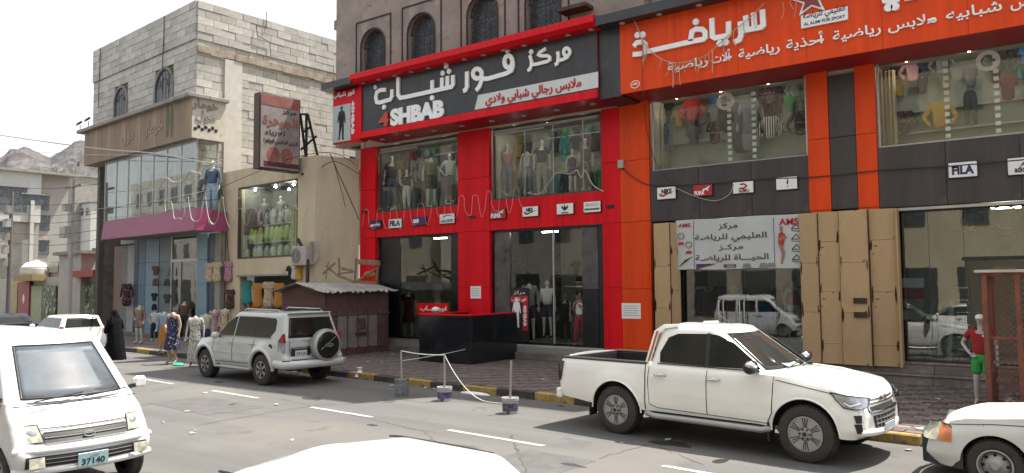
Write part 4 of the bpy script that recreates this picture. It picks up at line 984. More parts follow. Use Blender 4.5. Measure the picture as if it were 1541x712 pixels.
for s, a, b, h in (('خومار', (218, 203), (246, 196), .55), ('مول', (183, 214), (202, 209), .6)):
    p, q_ = fP(*a), fP(*b); q_ = EX*q_.dot(EX)+EY*SBY+EZ*p.z; text(T, s, p, q_, h, -EY, .02, bold=.02, ar=True)
part('faded_lettering', T, mat('faded_paint', (.36, .26, .19), .7, var=.2), ms)
m = MB()
for (px_, mir) in ((252, 1), (258, -1)):
    c = fP(px_, 207); pts = [(0, 1.72), (.09, 1.6), (.2, 1.4), (.26, .9), (.2, .5), (.12, 0), (-.12, 0), (-.2, .5), (-.26, .9), (-.2, 1.4), (-.09, 1.6)]
    m.prism([c+EX*x_*.6+EZ*z_*.85 for x_, z_ in pts], -EY*.008)
part('faded_figures', m, mat('faded_green', (.13, .14, .09), .8), ms)
T = MB(); p0 = lambda px_, py_: pc(px_, py_, mx1)
for s, a, b, h in (('خومار', (289, 162), (328, 165), .33), ('مول', (294, 179), (325, 181), .33)):
    p, q_ = p0(*a), p0(*b); p.z = q_.z = (p.z+q_.z)/2; text(T, s, p, q_, h, EX, .03, bold=.03, ar=True)
part('grey_lettering', T, mat('letter_grey', (.28, .28, .27), .5), ms)
m = MB(); p = p0(294, 193); q_ = p0(325, 197)
for k in range(7):
    c = p.lerp(q_, k/6); m.sphere(c+EZ*(.1*(k % 2)), .09, 6, (.3, 1, 1))
part('scroll_ornament', m, M_ink, ms)
fl = MB()
for x_, zz in ((mx0-.35, .3), (mx0+.7, .35)):
    fl.cyl(bw(x_, SBY-.1, sz1+.15), bw(x_, SBY-.1, sz1+.15+zz), .02, n=6); fl.obox(bw(x_-.12, SBY-.25, sz1+.1+zz), EX*.28, EY*.18+EZ*.15, EZ*.12)
part('floodlight', fl, M_ink, ms)
# glazed storey
GFY = 15.4; gz0, gz1 = 5.5, sz0; gg = bf(pb(158, 300, GFY))[0]; gx1_ = -30.2
M_haze = glass('mall_glass', (.88, .94, .92), .10, dirt_sheen=.10)  # pale film: dirt, plus white reflections put into its colour
fr = MB(); nn = 7; xs = [gg+(gx1_-gg)*i/nn for i in range(nn+1)]
for x in xs: bbox_((x-.035, GFY-.02, gz0), (x+.035, GFY+.05, gz1), fr)
bbox_((gg+.04, GFY-.015, gz1-.12), (gx1_-.04, GFY+.045, gz1-.002), fr); bbox_((gx1_-.03, 16.3, gz0), (gx1_+.03, 16.36, gz1), fr)
gf = part('curtain_wall_frame', fr, M_alu, ml)
for a, b in zip(xs, xs[1:]): Pb('window_pane', (a+.037, GFY, gz0), (b-.037, GFY+.008, gz1-.13), M_haze, gf, 0)
Pb('window_pane', (gx1_-.005, GFY+.055, gz0), (gx1_+.003, 16.29, gz1-.01), M_haze, gf, 0)
Pb('storey_floor', (gg, GFY+.06, 4.95), (gx1_, GY+.04, 5.45), M_conc, ml, 0)
Pb('room_back_wall', (gg, 17.6, 5.45), (GX, 17.7, gz1+.3), M_cream, ml, 0)
Pb('room_floor', (gg, GY+.3, 4.6), (GX-.3, 17.6, 5.46), M_floor, ml, 0)
for i in range(34):
    x = gg+.1+i*.21
    if i < 12 or i in (20, 21, 30): part('curtain', MB().prism([bw(x+.2*k/6, 15.75+.05*math.sin(k*1.6), 5.47) for k in range(7)]+[bw(x+.2*k/6, 15.78+.05*math.sin(k*1.6), 5.47) for k in range(6, -1, -1)], EZ*(gz1-5.6)), mat('curtain_pale', (.50, .52, .48), .8, rand=.12), ml)
# magenta canopy
M_mag = mat('magenta_panel', (.31, .04, .13), .45, var=.06, coat=.1)
cy0 = 14.9; cz0 = 4.74; cxr = bf(pb(292, 345, cy0))[0]; cxl = bf(pb(152, 350, cy0))[0]
cn = thing('canopy', 'magenta canopy fascia under the glazed storey of the mall', 'canopy', bw((cxl+cxr)/2, cy0, cz0), TB)
zt0 = bf(pb(152, 333, cy0))[2]; zt1 = bf(pb(300, 311, cy0))[2]
for i in range(6):
    a = cxl+(cxr-cxl)*i/6+.003; b = cxl+(cxr-cxl)*(i+1)/6-.003; za_ = zt0+(zt1-zt0)*i/6; zb2 = zt0+(zt1-zt0)*(i+1)/6
    part('fascia_panel', MB().prism([bw(a, cy0, cz0), bw(b, cy0, cz0), bw(b, cy0+.12, zb2), bw(a, cy0+.12, za_)], EY*.04), M_mag, cn)
part('end_panel', MB().prism([bw(cxr, cy0, cz0), bw(cxr+.12, 16.3, cz0-.0), bw(cxr+.02, 16.3, 5.55), bw(cxr, cy0+.12, zt1)], -EX*.04), M_mag, cn)
Pb('top_flashing', (cxl, cy0+.16, zt0-.05), (cxr-.05, GFY-.03, zt0-.02), M_pwhite, cn)
Pb('soffit', (cxl, cy0+.05, cz0+.02), (cxr-.05, 16.1, cz0+.06), M_conc, cn)
# ground floor of the mall: tall blue panels and door
M_blue = mat('blue_panel', (.10, .19, .28), .5, var=.12, vs=1.5); M_lblue = mat('steel_blue_panel', (.20, .32, .40), .5, var=.12, vs=1.5); M_gblue = mat('grey_blue_panel', (.15, .21, .24), .5, var=.15); M_navyp = mat('navy_panel', (.025, .05, .10), .4)
LY = 16.1
for (a, b, m_, y_) in ((201, 207, M_navyp, 0), (207.6, 218, M_blue, .0), (218.6, 238, M_lblue, 0), (238.6, 255, M_gblue, .02), (297, 312.4, M_lblue, -.05), (313, 323, M_navyp, 0), (323.5, 331, M_conc, .02)):
    xa_, xb_ = bf(pb(a, 430, LY))[0], bf(pb(b, 430, LY))[0]
    for (z0, z1) in ((.3, 2.55), (2.56, 3.6), (3.61, 4.7)): Pb('front_panel', (xa_, LY+y_, z0), (xb_, LY+y_+.08, z1), m_, ml, .006)
xa_, xb_ = bf(pb(256, 430, LY))[0], bf(pb(296.5, 430, LY))[0]
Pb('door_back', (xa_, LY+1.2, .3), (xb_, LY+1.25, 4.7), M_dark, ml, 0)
fr = MB(); bbox_((xa_, LY, .3), (xa_+.12, LY+.1, 4.7), fr); bbox_((xb_-.1, LY, .3), (xb_, LY+.1, 4.7), fr); bbox_((xa_+.12, LY, 3.55), (xb_-.1, LY+.1, 3.7), fr); bbox_((xa_+.9, LY, .3), (xa_+.96, LY+.1, 3.55), fr)
df_ = part('door_frame', fr, M_alu, ml, bev=.006)
Pb('door_pane', (xa_+.12, LY+.04, .35), (xa_+.9, LY+.05, 3.55), GSd, df_, 0); Pb('door_pane', (xa_+.96, LY+.04, .35), (xb_-.1, LY+.05, 3.55), GSd, df_, 0); Pb('door_pane', (xa_+.12, LY+.04, 3.7), (xb_-.1, LY+.05, 4.68), GSd, df_, 0)
Pb('plinth', (gx0, LY-.25, .14), (-30.1, LY+1.2, .3), M_step, ml, .01)
Pb('wall', (bf(pb(331, 430, LY))[0]-.0, LY, .14), (-29.97, LY+.2, 4.7), M_conc, ml, 0)
x170, x200 = bf(pb(170, 430, LY))[0], bf(pb(200.5, 430, LY))[0]
for i in range(3): 
    a = x170+(x200-x170)*i/3
    Pb('front_panel', (a, LY+.03, .3), (a+(x200-x170)/3-.02, LY+.1, 4.5), [mat('rosy_render', (.36, .25, .2), .8), M_greycl, mat('pale_grey_panel', (.42, .44, .44), .6)][i], ml, .006)
part('tree_post', bbox_((x170-.1, 15.3, .14), (x170+.22, 15.55, 4.7)), mat('old_post', (.12, .10, .09), .9), ml)
# ================================================================== FAR LEFT: row shops, tiled block, tank, pole
M_pst = mat('pale_stone', (.48, .46, .42), .8, var=.12, vs=1.2)
M_poster = mat('poster_dark', (.07, .10, .06), .5, var=.5, vs=2, spots=[(2.4, .55, .08, (.30, .36, .12)), (5, .6, .05, (.5, .5, .42))])
RY = 17.6
rs = thing('row_shops', 'low pale stone shop row with posters between square pillars beyond the mall', 'shop', bw(-52, RY, .14), TB)
P4 = lambda px_, py_, y=RY: bf(pb(px_, py_, y))
def Pp(n, xa_, ya_, xb_, yb_, y, m, par, d=.12, **k):    # panel given by its picture corners, on plane y' = y
    a, b = P4(xa_, ya_, y), P4(xb_, yb_, y); zc = [P4((xa_+xb_)/2, ya_, y)[2], P4((xa_+xb_)/2, yb_, y)[2]]
    return Pb(n, (a[0], y, max(zc[1], .0)), (b[0], y+d, zc[0]), m, par, **k)
Pp('wall', -40, 418, 172, 500, RY+.3, M_pst, rs)
Pp('wall', -40, 395, 172, 419, RY+1.5, M_conc, rs)
for (a, b, t) in ((81, 119, 378), (140, 170, 372)):
    Pp('pillar', a+8, t+5, b, 500, RY-.2, M_pst, rs, .8)
    Pp('pillar_cap', a-2, t, b+3, t+5, RY-.4, M_conc, rs, 1.2)
for i, (a, b, t, c) in enumerate(((63, 82, 430, 0), (97, 114, 430, 0), (119, 140, 428, 0), (151, 170, 428, 0))):
    f = Pp('poster_board', a, t, b, 500, RY+.1, M_poster, rs)
    m = MB()
    for k in range(6):
        x_, z_ = rnd.uniform(a+2, b-2), rnd.uniform(t+6, 470); c_ = pb(x_, z_, RY+.09); m.cyl(c_, c_-EY*.02, rnd.uniform(.1, .28), n=10)
    part('poster_print', m, mat('poster_pale', (.45, .5, .38), .6, var=.4, vs=6), f)
Pp('door', 47, 430, 61, 500, RY+.15, M_pgreen, rs)
Pp('red_panel', 28, 424, 42, 490, RY+.05, mat('soda_red', (.34, .07, .07), .5), rs); Pp('yellow_panel', 18, 424, 24, 490, RY+.05, mat('panel_yellow', (.42, .35, .14), .5), rs)
Pp('yellow_awning', 20, 413, 48, 423, RY-.5, mat('awning_ochre', (.36, .27, .13), .7), rs, .8)
Pp('red_awning', 109, 407, 140, 417, RY-.5, mat('awning_red', (.40, .08, .06), .7), rs, .8)
m = MB(); c = P4(35, 450); m.sphere(bw(c[0], RY+.03, c[2]), .28, 8, (.5, .2, 1.2)); part('panel_emblem', m, M_pwhite, rs)
rl = MB()
for i in range(34):
    px_ = 42+i*1.35; a, b = P4(px_, 395, RY+1.4), P4(px_, 410, RY+1.4); rl.obox(bw(a[0], RY+1.35, b[2]), EX*.09, EY*.06, EZ*(a[2]-b[2]))
part('balustrade', rl, M_pst, rs, kind='stuff')
tk = MB(); c = P4(38, 418, RY+.2); tk.lathe([(0, 0), (.85, 0), (.9, .1), (.9, .25), (.86, .28), (.9, .31), (.9, .6), (.86, .63), (.88, .7), (.6, 1.0), (.25, 1.12), (.22, 1.2), (0, 1.22)], bw(c[0], RY+.8, c[2]), 20)
solo('water_tank', tk, mat('tank_white', (.62, .60, .55), .5, var=.1), 'white ribbed water tank on the low shop roof', 'water tank', smooth=40)
# tiled residential block
TX = -78.
tbk = thing('apartment_block', 'pale tiled apartment block with white upper storey behind the low shop row', 'building', bw(TX-8, 22, 0), TB)
C4 = lambda px_, py_, x=TX: bf(pc(px_, py_, x))
ya, yb, ybk = C4(0, 300)[1]-9, C4(60, 300)[1], C4(105, 300)[1]
ztop, zmid = C4(60, 262)[2], C4(60, 336)[2]
M_tileb = mat('wall_tiles', (.36, .34, .31), .8, var=.1, vs=1, streak=(1, 1, 1), spots=[(.5, .6, .1, (.28, .26, .23))])
M_wht = mat('white_render', (.52, .52, .50), .8, var=.08)
Pb('wall', (TX-14, ya, 0), (TX, yb, zmid), M_tileb, tbk, 0); Pb('wall', (TX-14, ya, zmid), (TX+.3, yb, ztop), M_wht, tbk, 0)
Pb('wall', (TX-14, yb, 0), (TX-.4, ybk, ztop), M_tileb, tbk, 0)
Pb('roof_slab', (TX-14.4, ya-.4, ztop), (TX+.7, ybk+.5, ztop+.22), M_conc, tbk, 0)
Pb('drain_pipe', (TX+.3, yb-.9, 0), (TX+.6, yb-.6, zmid+2), M_wht, tbk, 0)
for (px_, py_, w, h) in ((66, 305, 1.1, 1.3), (66, 372, 1.1, 1.3), (48, 301, 1.6, .9), (8, 300, 3.2, 2.2), (8, 337, 1.2, 1.4), (66, 335, 1.2, 1.4)):
    c = C4(px_, py_)
    xx = TX+.31 if c[2] > zmid and c[1] < yb else (TX+.02 if c[1] < yb else TX-.38)
    wi = Pb('window', (xx, c[1]-w/2, c[2]-h/2), (xx+.06, c[1]+w/2, c[2]+h/2), M_winp, tbk, 0)
    Pb('window_hood', (xx+.0, c[1]-w/2-.2, c[2]+h/2), (xx+.25, c[1]+w/2+.1, c[2]+h/2+.08), M_conc, wi, 0)
# houses on the slope between the block and the mall
for i, (px_, py_, w, h, m_) in enumerate(((118, 290, 5, 3.2, M_wht), (132, 300, 4, 3, M_conc), (112, 310, 5, 3, M_conc), (142, 318, 5, 3.4, M_pst), (120, 335, 6, 4, M_pst), (136, 345, 6, 4, M_conc), (112, 355, 7, 4.5, M_pst), (148, 288, 4, 2.6, M_pst), (105, 280, 4, 2.5, M_conc), (128, 322, 4, 3, M_wht))):
    d = ray(px_, py_); t = (150-i*3)/math.hypot(d.x, d.y); c = CP+d*t
    h_ = thing('hill_house', ['white flat-roofed house on the rocky slope, highest between block and mall', 'grey flat-roofed house just right of the white slope house', 'grey slope house hugging the tiled block', 'pale stone slope house touching the mall glass edge', 'wide pale stone slope house in the middle of the hillside', 'wide grey slope house under the stone ones', 'largest pale slope house low behind the street pole', 'small pale slope house at the mall corner', 'small grey slope house above the tiled block roof', 'small white slope house in the middle cluster'][i], 'house', (c.x, c.y, c.z-h/2-9), TB, 'houses on the rocky slope')
    part('wall', MB().box((-w/2, 0, 0), (w/2, 6, h+9)), m_, h_, local=True); part('roof', MB().box((-w/2-.2, -.2, h+9), (w/2+.2, 6.2, h+9.2)), M_conc, h_, local=True)
    for u in (-.25, .2): part('window', MB().box((u*w-.4, -.05, h*.45+9), (u*w+.4, 0, h*.45+10)), M_winp, h_, local=True)
# street pole with small boxes
c = bf(pb(104, 470, 14.6))
sp = thing('street_pole', 'pale steel utility pole with small white boxes left of the mall', 'utility pole', bw(c[0], 14.6, 0), TB)
zt_ = bf(pb(104, 272, 14.6))[2]
part('pole', MB().cyl((0, 0, 0), (0, 0, zt_), .13, .08, 10), mat('pole_pale', (.5, .49, .46), .6), sp, local=True, smooth=40)
for z_, s_ in ((zt_*.63, .5), (zt_*.8, .3)): part('junction_box', MB().box((-.1-s_, -.35, z_), (.1, -.1, z_+s_*1.1)), M_wht, sp, local=True)
part('cross_arm', MB().box((-.9, -.05, zt_-.4), (.9, .05, zt_-.3)), M_conc, sp, local=True)
c = bf(pb(12, 470, 15.5)); zt_ = bf(pb(12, 290, 15.5))[2]
sp = thing('street_pole', 'dark cluttered utility pole with meters at far left', 'utility pole', bw(c[0], 15.5, 0), TB)
part('pole', MB().cyl((0, 0, 0), (0, 0, zt_), .14, .1, 10), mat('pole_dark', (.14, .13, .13), .7), sp, local=True)
for k in range(5): part('meter_box', MB().box((-.45+.1*k, -.4, zt_*.45+k*.8), (.15+.1*k, -.12, zt_*.45+k*.8+.5)), [M_conc, M_greycl][k % 2], sp, local=True)
# ================================================================== BUILDINGS ACROSS THE STREET (behind the camera; they stand in the shop glass)
M_os = mat('sunny_stone', (.40, .36, .29), .85, var=.2, vs=1.5, bump=.3)
specs = [(-95, -62, 15, M_pst, 'long pale row'), (-60, -41, 16, M_os, 'pale'), (-40, -24, 15, M_pst, 'white'), (-23, -9, 17, M_os, 'stone'), (-8, 6, 15, M_beige, 'beige'), (7, 24, 16, M_pst, 'light stone'), (26, 60, 15, M_os, 'long stone')]
for i, (xa_, xb_, h, m_, w) in enumerate(specs):
    ob = thing('street_building', '%s building across the street mirrored in the glass, %s' % (w, ['far west end', 'facing the low shops', 'facing the mall', 'facing the red shop', 'behind the photographer', 'facing the orange shop', 'far east end'][i]), 'building', bw((xa_+xb_)/2, -9.5, .13), TB, 'buildings across the street')
    Pb('wall', (xa_, -22, .13), (xb_, -9.5, h), m_, ob, 0); Pb('cornice', (xa_, -9.9, h-.6), (xb_, -9.503, h-.2), M_pst, ob, 0)
    sgn = Pb('shop_sign', (xa_+.6, -9.9, 3.4), (xb_-.6, -9.504, 4.5), [M_pwhite, M_char, M_blue, M_pred, M_navyp, M_pst, M_char][i], ob, 0)
    k = xa_+1.2
    while k < xb_-2.2:
        for z_ in (5.6, 8.8, 12):
            if z_+1.8 < h-.8: Pb('window', (k, -9.5, z_), (k+1.3, -9.44, z_+1.7), M_winp, ob, 0)
        Pb('shop_opening', (k-.3, -9.5, .3), (k+1.8, -9.45, 3.2), M_dark, ob, 0); k += 3.1
# ================================================================== VEHICLES
M_tyre = mat('tyre_rubber', (.055, .05, .047), .85, var=.25, vs=6, bump=.3, bs=40)
M_carw = mat('car_white', (.84, .84, .80), .22, var=.05, vs=1.2, coat=.9, spots=[(.9, .6, .2, (.76, .74, .68))])
M_carpg = mat('car_pearl', (.43, .45, .44), .28, var=.05, vs=1.2, coat=.8)
M_carvan = mat('van_paint', (.60, .61, .62), .28, var=.05, vs=1.5, coat=.5, spots=[(1.5, .62, .2, (.50, .49, .47))])
M_cardk = mat('car_dark_blue', (.02, .025, .04), .25, var=.1, coat=.5)
M_silver = mat('silver_paint', (.45, .45, .44), .35, .35, var=.08)
M_chrome = mat('chrome', (.65, .65, .66), .12, 1, var=.03)
M_alloy = mat('alloy', (.46, .45, .44), .35, .8, var=.1)
M_tint = mat('tinted_glass', (.016, .018, .016), .07, var=.25, vs=2, spec=.4)
M_tint2 = mat('windscreen_glass', (.035, .036, .034), .05, var=.15, vs=1.5, spec=.5)
M_trim = mat('black_trim', (.02, .02, .021), .55, var=.15)
M_well = mat('wheel_well', (.012, .011, .01), .95, var=.3)
M_tail = mat('tail_lamp', (.30, .01, .015), .12, var=.1, coat=.6)
M_hlamp = mat('head_lamp', (.30, .33, .36), .1, .3, var=.3, vs=9, coat=.8)
M_amber = mat('amber_lamp', (.70, .20, .04), .2, var=.1, coat=.5)
M_fadel = mat('faded_lamp', (.48, .46, .36), .22, var=.35, vs=14, coat=.7)
M_vanws = mat('van_windscreen', (.10, .12, .14), .08, var=.3, vs=1.2, spec=1.0, coat=1.0)
M_gap = mat('panel_gap', (.03, .03, .03), .9, var=0)
M_numw = mat('number_plate_white', (.6, .62, .66), .4, var=.05); M_numb = mat('number_plate_blue', (.30, .46, .50), .4, var=.08)
def lerp_tab(tab, x):
    if x <= tab[0][0]: return tab[0][1]
    for (a, b), (c, d) in zip(tab, tab[1:]):
        if x <= c:
            t = (x-a)/(c-a); t2 = t*t*(3-2*t)*.5+t*.5; return b+(d-b)*t2
    return tab[-1][1]
class Car:
    """x forward, y left, z up. origin on the ground under the middle. Lower body: rounded outlines stacked from sill to shoulder, then bonnet/roof caps."""
    def __init__(s, **k): s.__dict__.update(k)
    def hw(s, t):                                   # half width against height 0..1
        return s.W*lerp_tab(s.prof, t)
    def ends(s, t): return lerp_tab(s.rear, t), lerp_tab(s.front, t)
    def zt(s, x): return lerp_tab(s.top, x)
    def zb(s, x): return lerp_tab(s.bot, x)
    def flare(s, x, z):
        f = 0
        for ax in s.axles:
            d = math.hypot(x-ax, z-s.rw)
            f += s.fl*math.exp(-((d-s.ra-.03)/.13)**2)
        return f
    def side(s, x, z, off=0.):                      # a point on the flank
        t = max(0, min(1, (z-s.zb(x))/(s.zt(x)-s.zb(x)))); xr, xf = s.ends(t); h = s.hw(t)
        rf, rr = s.rf, s.rr; y = h
        for e, r, sg in ((xf, rf, 1), (xr, rr, -1)):
            u = (sg*(x-e)+r)/r
            if u > 0: y = h-(s.cy*(1-math.sqrt(max(0, 1-min(1, u)**2.2))))*r/rf
        y += s.flare(x, z)
        return V((x, y+off, z))
    def outline(s, t, N=34, M=9, K=8):
        xr, xf = s.ends(t); h = s.hw(t); pts = []
        # right half front centre -> side -> rear centre; superelliptic corners
        cyf, cyr = s.cy, s.cy*s.rr/s.rf
        for i in range(M): pts.append((xf-s.bow*(i/M)**2*.9, (h-cyf)*i/M))
        for i in range(K+1):
            a = math.pi/2*i/K; pts.append((xf-s.rf+s.rf*math.cos(a)**(.9)-s.bow*.9*(1-i/K), h-cyf+cyf*math.sin(a)**.9))
        for i in range(1, N): pts.append((xf-s.rf+(xr+s.rr-xf+s.rf)*i/N, h))
        for i in range(K+1):
            a = math.pi/2*(1-i/K); pts.append((xr+s.rr-s.rr*math.cos(a)**.9, h-cyr+cyr*math.sin(a)**.9))
        for i in range(M-1, -1, -1): pts.append((xr, (h-cyr)*i/M))
        return pts
    def body(s, levels=18):
        mb = MB(); rows = []
        for j in range(levels+1):
            t = j/levels; o = s.outline(t); row = []
            for x, y in o:
                z = s.zb(x)+(s.zt(x)-s.zb(x))*t
                yy = y+(s.flare(x, z) if y > s.W*.8 else 0)
                row.append((x, yy, z))
            rows.append([V(p) for p in row]+[V((p[0], -p[1], p[2])) for p in reversed(row[1:-1])])
        n = len(rows[0])
        mb.grid(rows, 0, True)
        # caps: join mirrored points across
        half = n//2
        for (ri, sg) in ((len(rows)-1, 1), (0, -1)):
            r = rows[ri]; L = half+1; cap = []
            for i in range(L):
                a = r[i]; b = r[(n-i) % n]
                cap.append([a.lerp(b, k/8)+EZ*(sg*(s.crown if ri else .02)*math.sin(math.pi*k/8)**.6*(min(1, abs(a.y)/(.5*s.W)))) for k in range(9)])
            mb.grid(cap)
        return mb
    def build_body(s, m, parent, name='body', cutters=()):
        mb = s.body(); 
        me = mesh_of(name, mb, [m, M_well])
        bm = bmesh.new(); bm.from_mesh(me); bmesh.ops.remove_doubles(bm, verts=bm.verts, dist=.0006)
        bmesh.ops.recalc_face_normals(bm, faces=bm.faces); bm.to_mesh(me); bm.free()
        o = bpy.data.objects.new(name, me); COL.objects.link(o)
        cu = []
        for ax in s.axles:
            c = MB().cyl((ax, -s.W-.3, s.rw), (ax, s.W+.3, s.rw), s.ra, n=40)
            cu.append(c)
        for c in cutters: cu.append(c)
        tmp = []
        for i, c in enumerate(cu):
            cm = mesh_of('c', c, m); co = bpy.data.objects.new('c', cm); COL.objects.link(co); tmp.append(co)
            b = o.modifiers.new('b', 'BOOLEAN'); b.operation = 'DIFFERENCE'; b.object = co; b.solver = 'EXACT'
        dg = bpy.context.evaluated_depsgraph_get(); dg.update()
        r = bpy.data.meshes.new_from_object(o.evaluated_get(dg)); r.name = name
        for c in tmp: bpy.data.objects.remove(c)
        if len(r.materials) < 2: r.materials.append(M_well)
        for p in r.polygons:
            c = p.center; p.material_index = 0
            for ax in s.axles:
                d = math.hypot(c.x-ax, c.z-s.rw)
                if d < s.ra+.01 and abs(p.normal.y) < .3: p.material_index = 1
        r.polygons.foreach_set('use_smooth', [True]*len(r.polygons)); r.set_sharp_from_angle(angle=R(38))
        o.modifiers.clear(); o.data = r; o.parent = parent
        s.bodyobj = o
        # dark lining so one cannot see through
        return o
    def gap(s, pts, parent, w=.006, sides=(1, -1), m=None, name='panel_gap', off=.003):
        for sg in sides:
            q = []
            for a, b in zip(pts, pts[1:]):
                n = max(1, int(math.dist(a, b)/.08))
                q += [(a[0]+(b[0]-a[0])*i/n, a[1]+(b[1]-a[1])*i/n) for i in range(n)]
            q.append(pts[-1]); P = [s.side(x, z, off) for x, z in q]; P = [V((p.x, p.y*sg, p.z)) for p in P]
            part(name, MB().tube(P, w, 4), m or M_gap, parent, local=True)
    def patch(s, name, poly, m, parent, sg=1, off=.012, thick=0, **k):   # polygon in (x, z) laid on the flank
        mb = MB(); P = [s.side(x, z, off) for x, z in poly]; P = [V((p.x, p.y*sg, p.z)) for p in P]
        return part(name, mb.prism(P, (0, -.02*sg, 0)), m, parent, local=True, **k)
def wheel(parent, x, y, r, w, rimr, sg, style, spokes=6, m=None):
    m = m or M_alloy
    t = MB(); prof = [(rimr, -w*.42), (rimr+.02, -w*.5), (r-.05, -w*.5), (r-.012, -w*.44), (r, -w*.3), (r-.002, 0), (r, w*.3), (r-.012, w*.44), (r-.05, w*.5), (rimr+.02, w*.5), (rimr, w*.42)]
    t.lathe(prof, (0, 0, 0), 40, (0, 1, 0))
    tr = MB()
    wh = part('wheel', t, M_tyre, parent, local=True, smooth=35, at=None); wh.location = (x, y, r)
    tb_ = MB()
    for k in range(44):
        a = 2*math.pi*k/44
        for q in (-1, 1):
            c = V((math.cos(a)*(r+.001), q*w*.27, math.sin(a)*(r+.001))); tn = V((-math.sin(a), 0, math.cos(a)))
            tb_.obox(c-tn*.014-V((0, w*.12, 0)), tn*.028, V((0, w*.24, 0)), V((math.cos(a), 0, math.sin(a)))*.008)
    part('tread_block', tb_, M_tyre, wh, local=True, kind='stuff')
    yo = w*.5*sg
    rm = MB().lathe([(rimr, 0), (rimr+.004, .012), (rimr-.012, .014), (rimr-.025, -.02), (rimr-.03, -.09)], (0, yo*.9, 0), 32, (0, sg, 0))
    bk = MB().cyl((0, yo*.35, 0), (0, yo*.36, 0), rimr-.01, n=24)
    part('rim_back', bk, M_well, wh, local=True)
    if style == 'steel':
        rm.lathe([(rimr-.02, -.03), (rimr*.8, -.055), (rimr*.62, -.03), (rimr*.45, -.02), (rimr*.3, -.0), (rimr*.22, .02), (.001, .02)], (0, yo*.9, 0), 32, (0, sg, 0))
    part('rim', rm, m, wh, local=True, smooth=40)
    hub = MB()
    if style == 'steel':
        for k in range(8):
            a = 2*math.pi*k/8; c = V((math.cos(a)*rimr*.68, yo*.9-.025*sg, math.sin(a)*rimr*.68)); hub.cyl(c, c-V((0, -.006*sg, 0)), .018, n=8)
        part('rim_hole', hub, M_well, wh, local=True)
        return wh
    sp = MB(); slot = MB()
    for k in range(spokes):
        a = 2*math.pi*(k+.5)/spokes
        u = V((math.cos(a), 0, math.sin(a))); v = V((-math.sin(a), 0, math.cos(a))); o = V((0, yo*.86, 0))
        if style == 'multi':
            for off in (-.15, 0, .15):
                sl_ = [u*rimr*.42+v*rimr*(off*.45-.022), u*rimr*.42+v*rimr*(off*.45+.022), u*rimr*.90+v*rimr*(off+.03), u*rimr*.90+v*rimr*(off-.03)]
                slot.prism([p+V((0, yo*.9+.0*sg, 0)) for p in sl_], V((0, .004*sg, 0)))
        else:
            pts = [u*rimr*.15+v*rimr*.16, u*rimr*.6+v*rimr*.12, u*rimr*.98+v*rimr*.2, u*rimr*.98-v*rimr*.2, u*rimr*.6-v*rimr*.12, u*rimr*.15-v*rimr*.16]
            sp.prism([p+o for p in pts], V((0, .02*sg, 0)))
    if style == 'multi':
        sp.lathe([(rimr*.985, -.012), (rimr*.95, .004), (rimr*.9, .002), (rimr*.4, -.0)], V((0, yo*.9, 0)), 36, (0, sg, 0)); part('wheel_slot', slot, M_well, wh, local=True)
    sp.lathe([(rimr*.38, -.01), (rimr*.36, .004), (rimr*.2, .012), (rimr*.19, .035), (.001, .036)], V((0, yo*.9, 0)), 24, (0, sg, 0))
    part('spoke', sp, m, wh, local=True, smooth=30)
    for k in range(6):
        a = 2*math.pi*k/6; c = V((math.cos(a)*rimr*.29, yo*.9+.008*sg, math.sin(a)*rimr*.29)); hub.cyl(c, c+V((0, .016*sg, 0)), .014, n=6)
    hub.cyl((0, yo*.9+.034*sg, 0), (0, yo*.9+.04*sg, 0), rimr*.13, n=16)
    part('lug_nut', hub, M_trim, wh, local=True)
    return wh
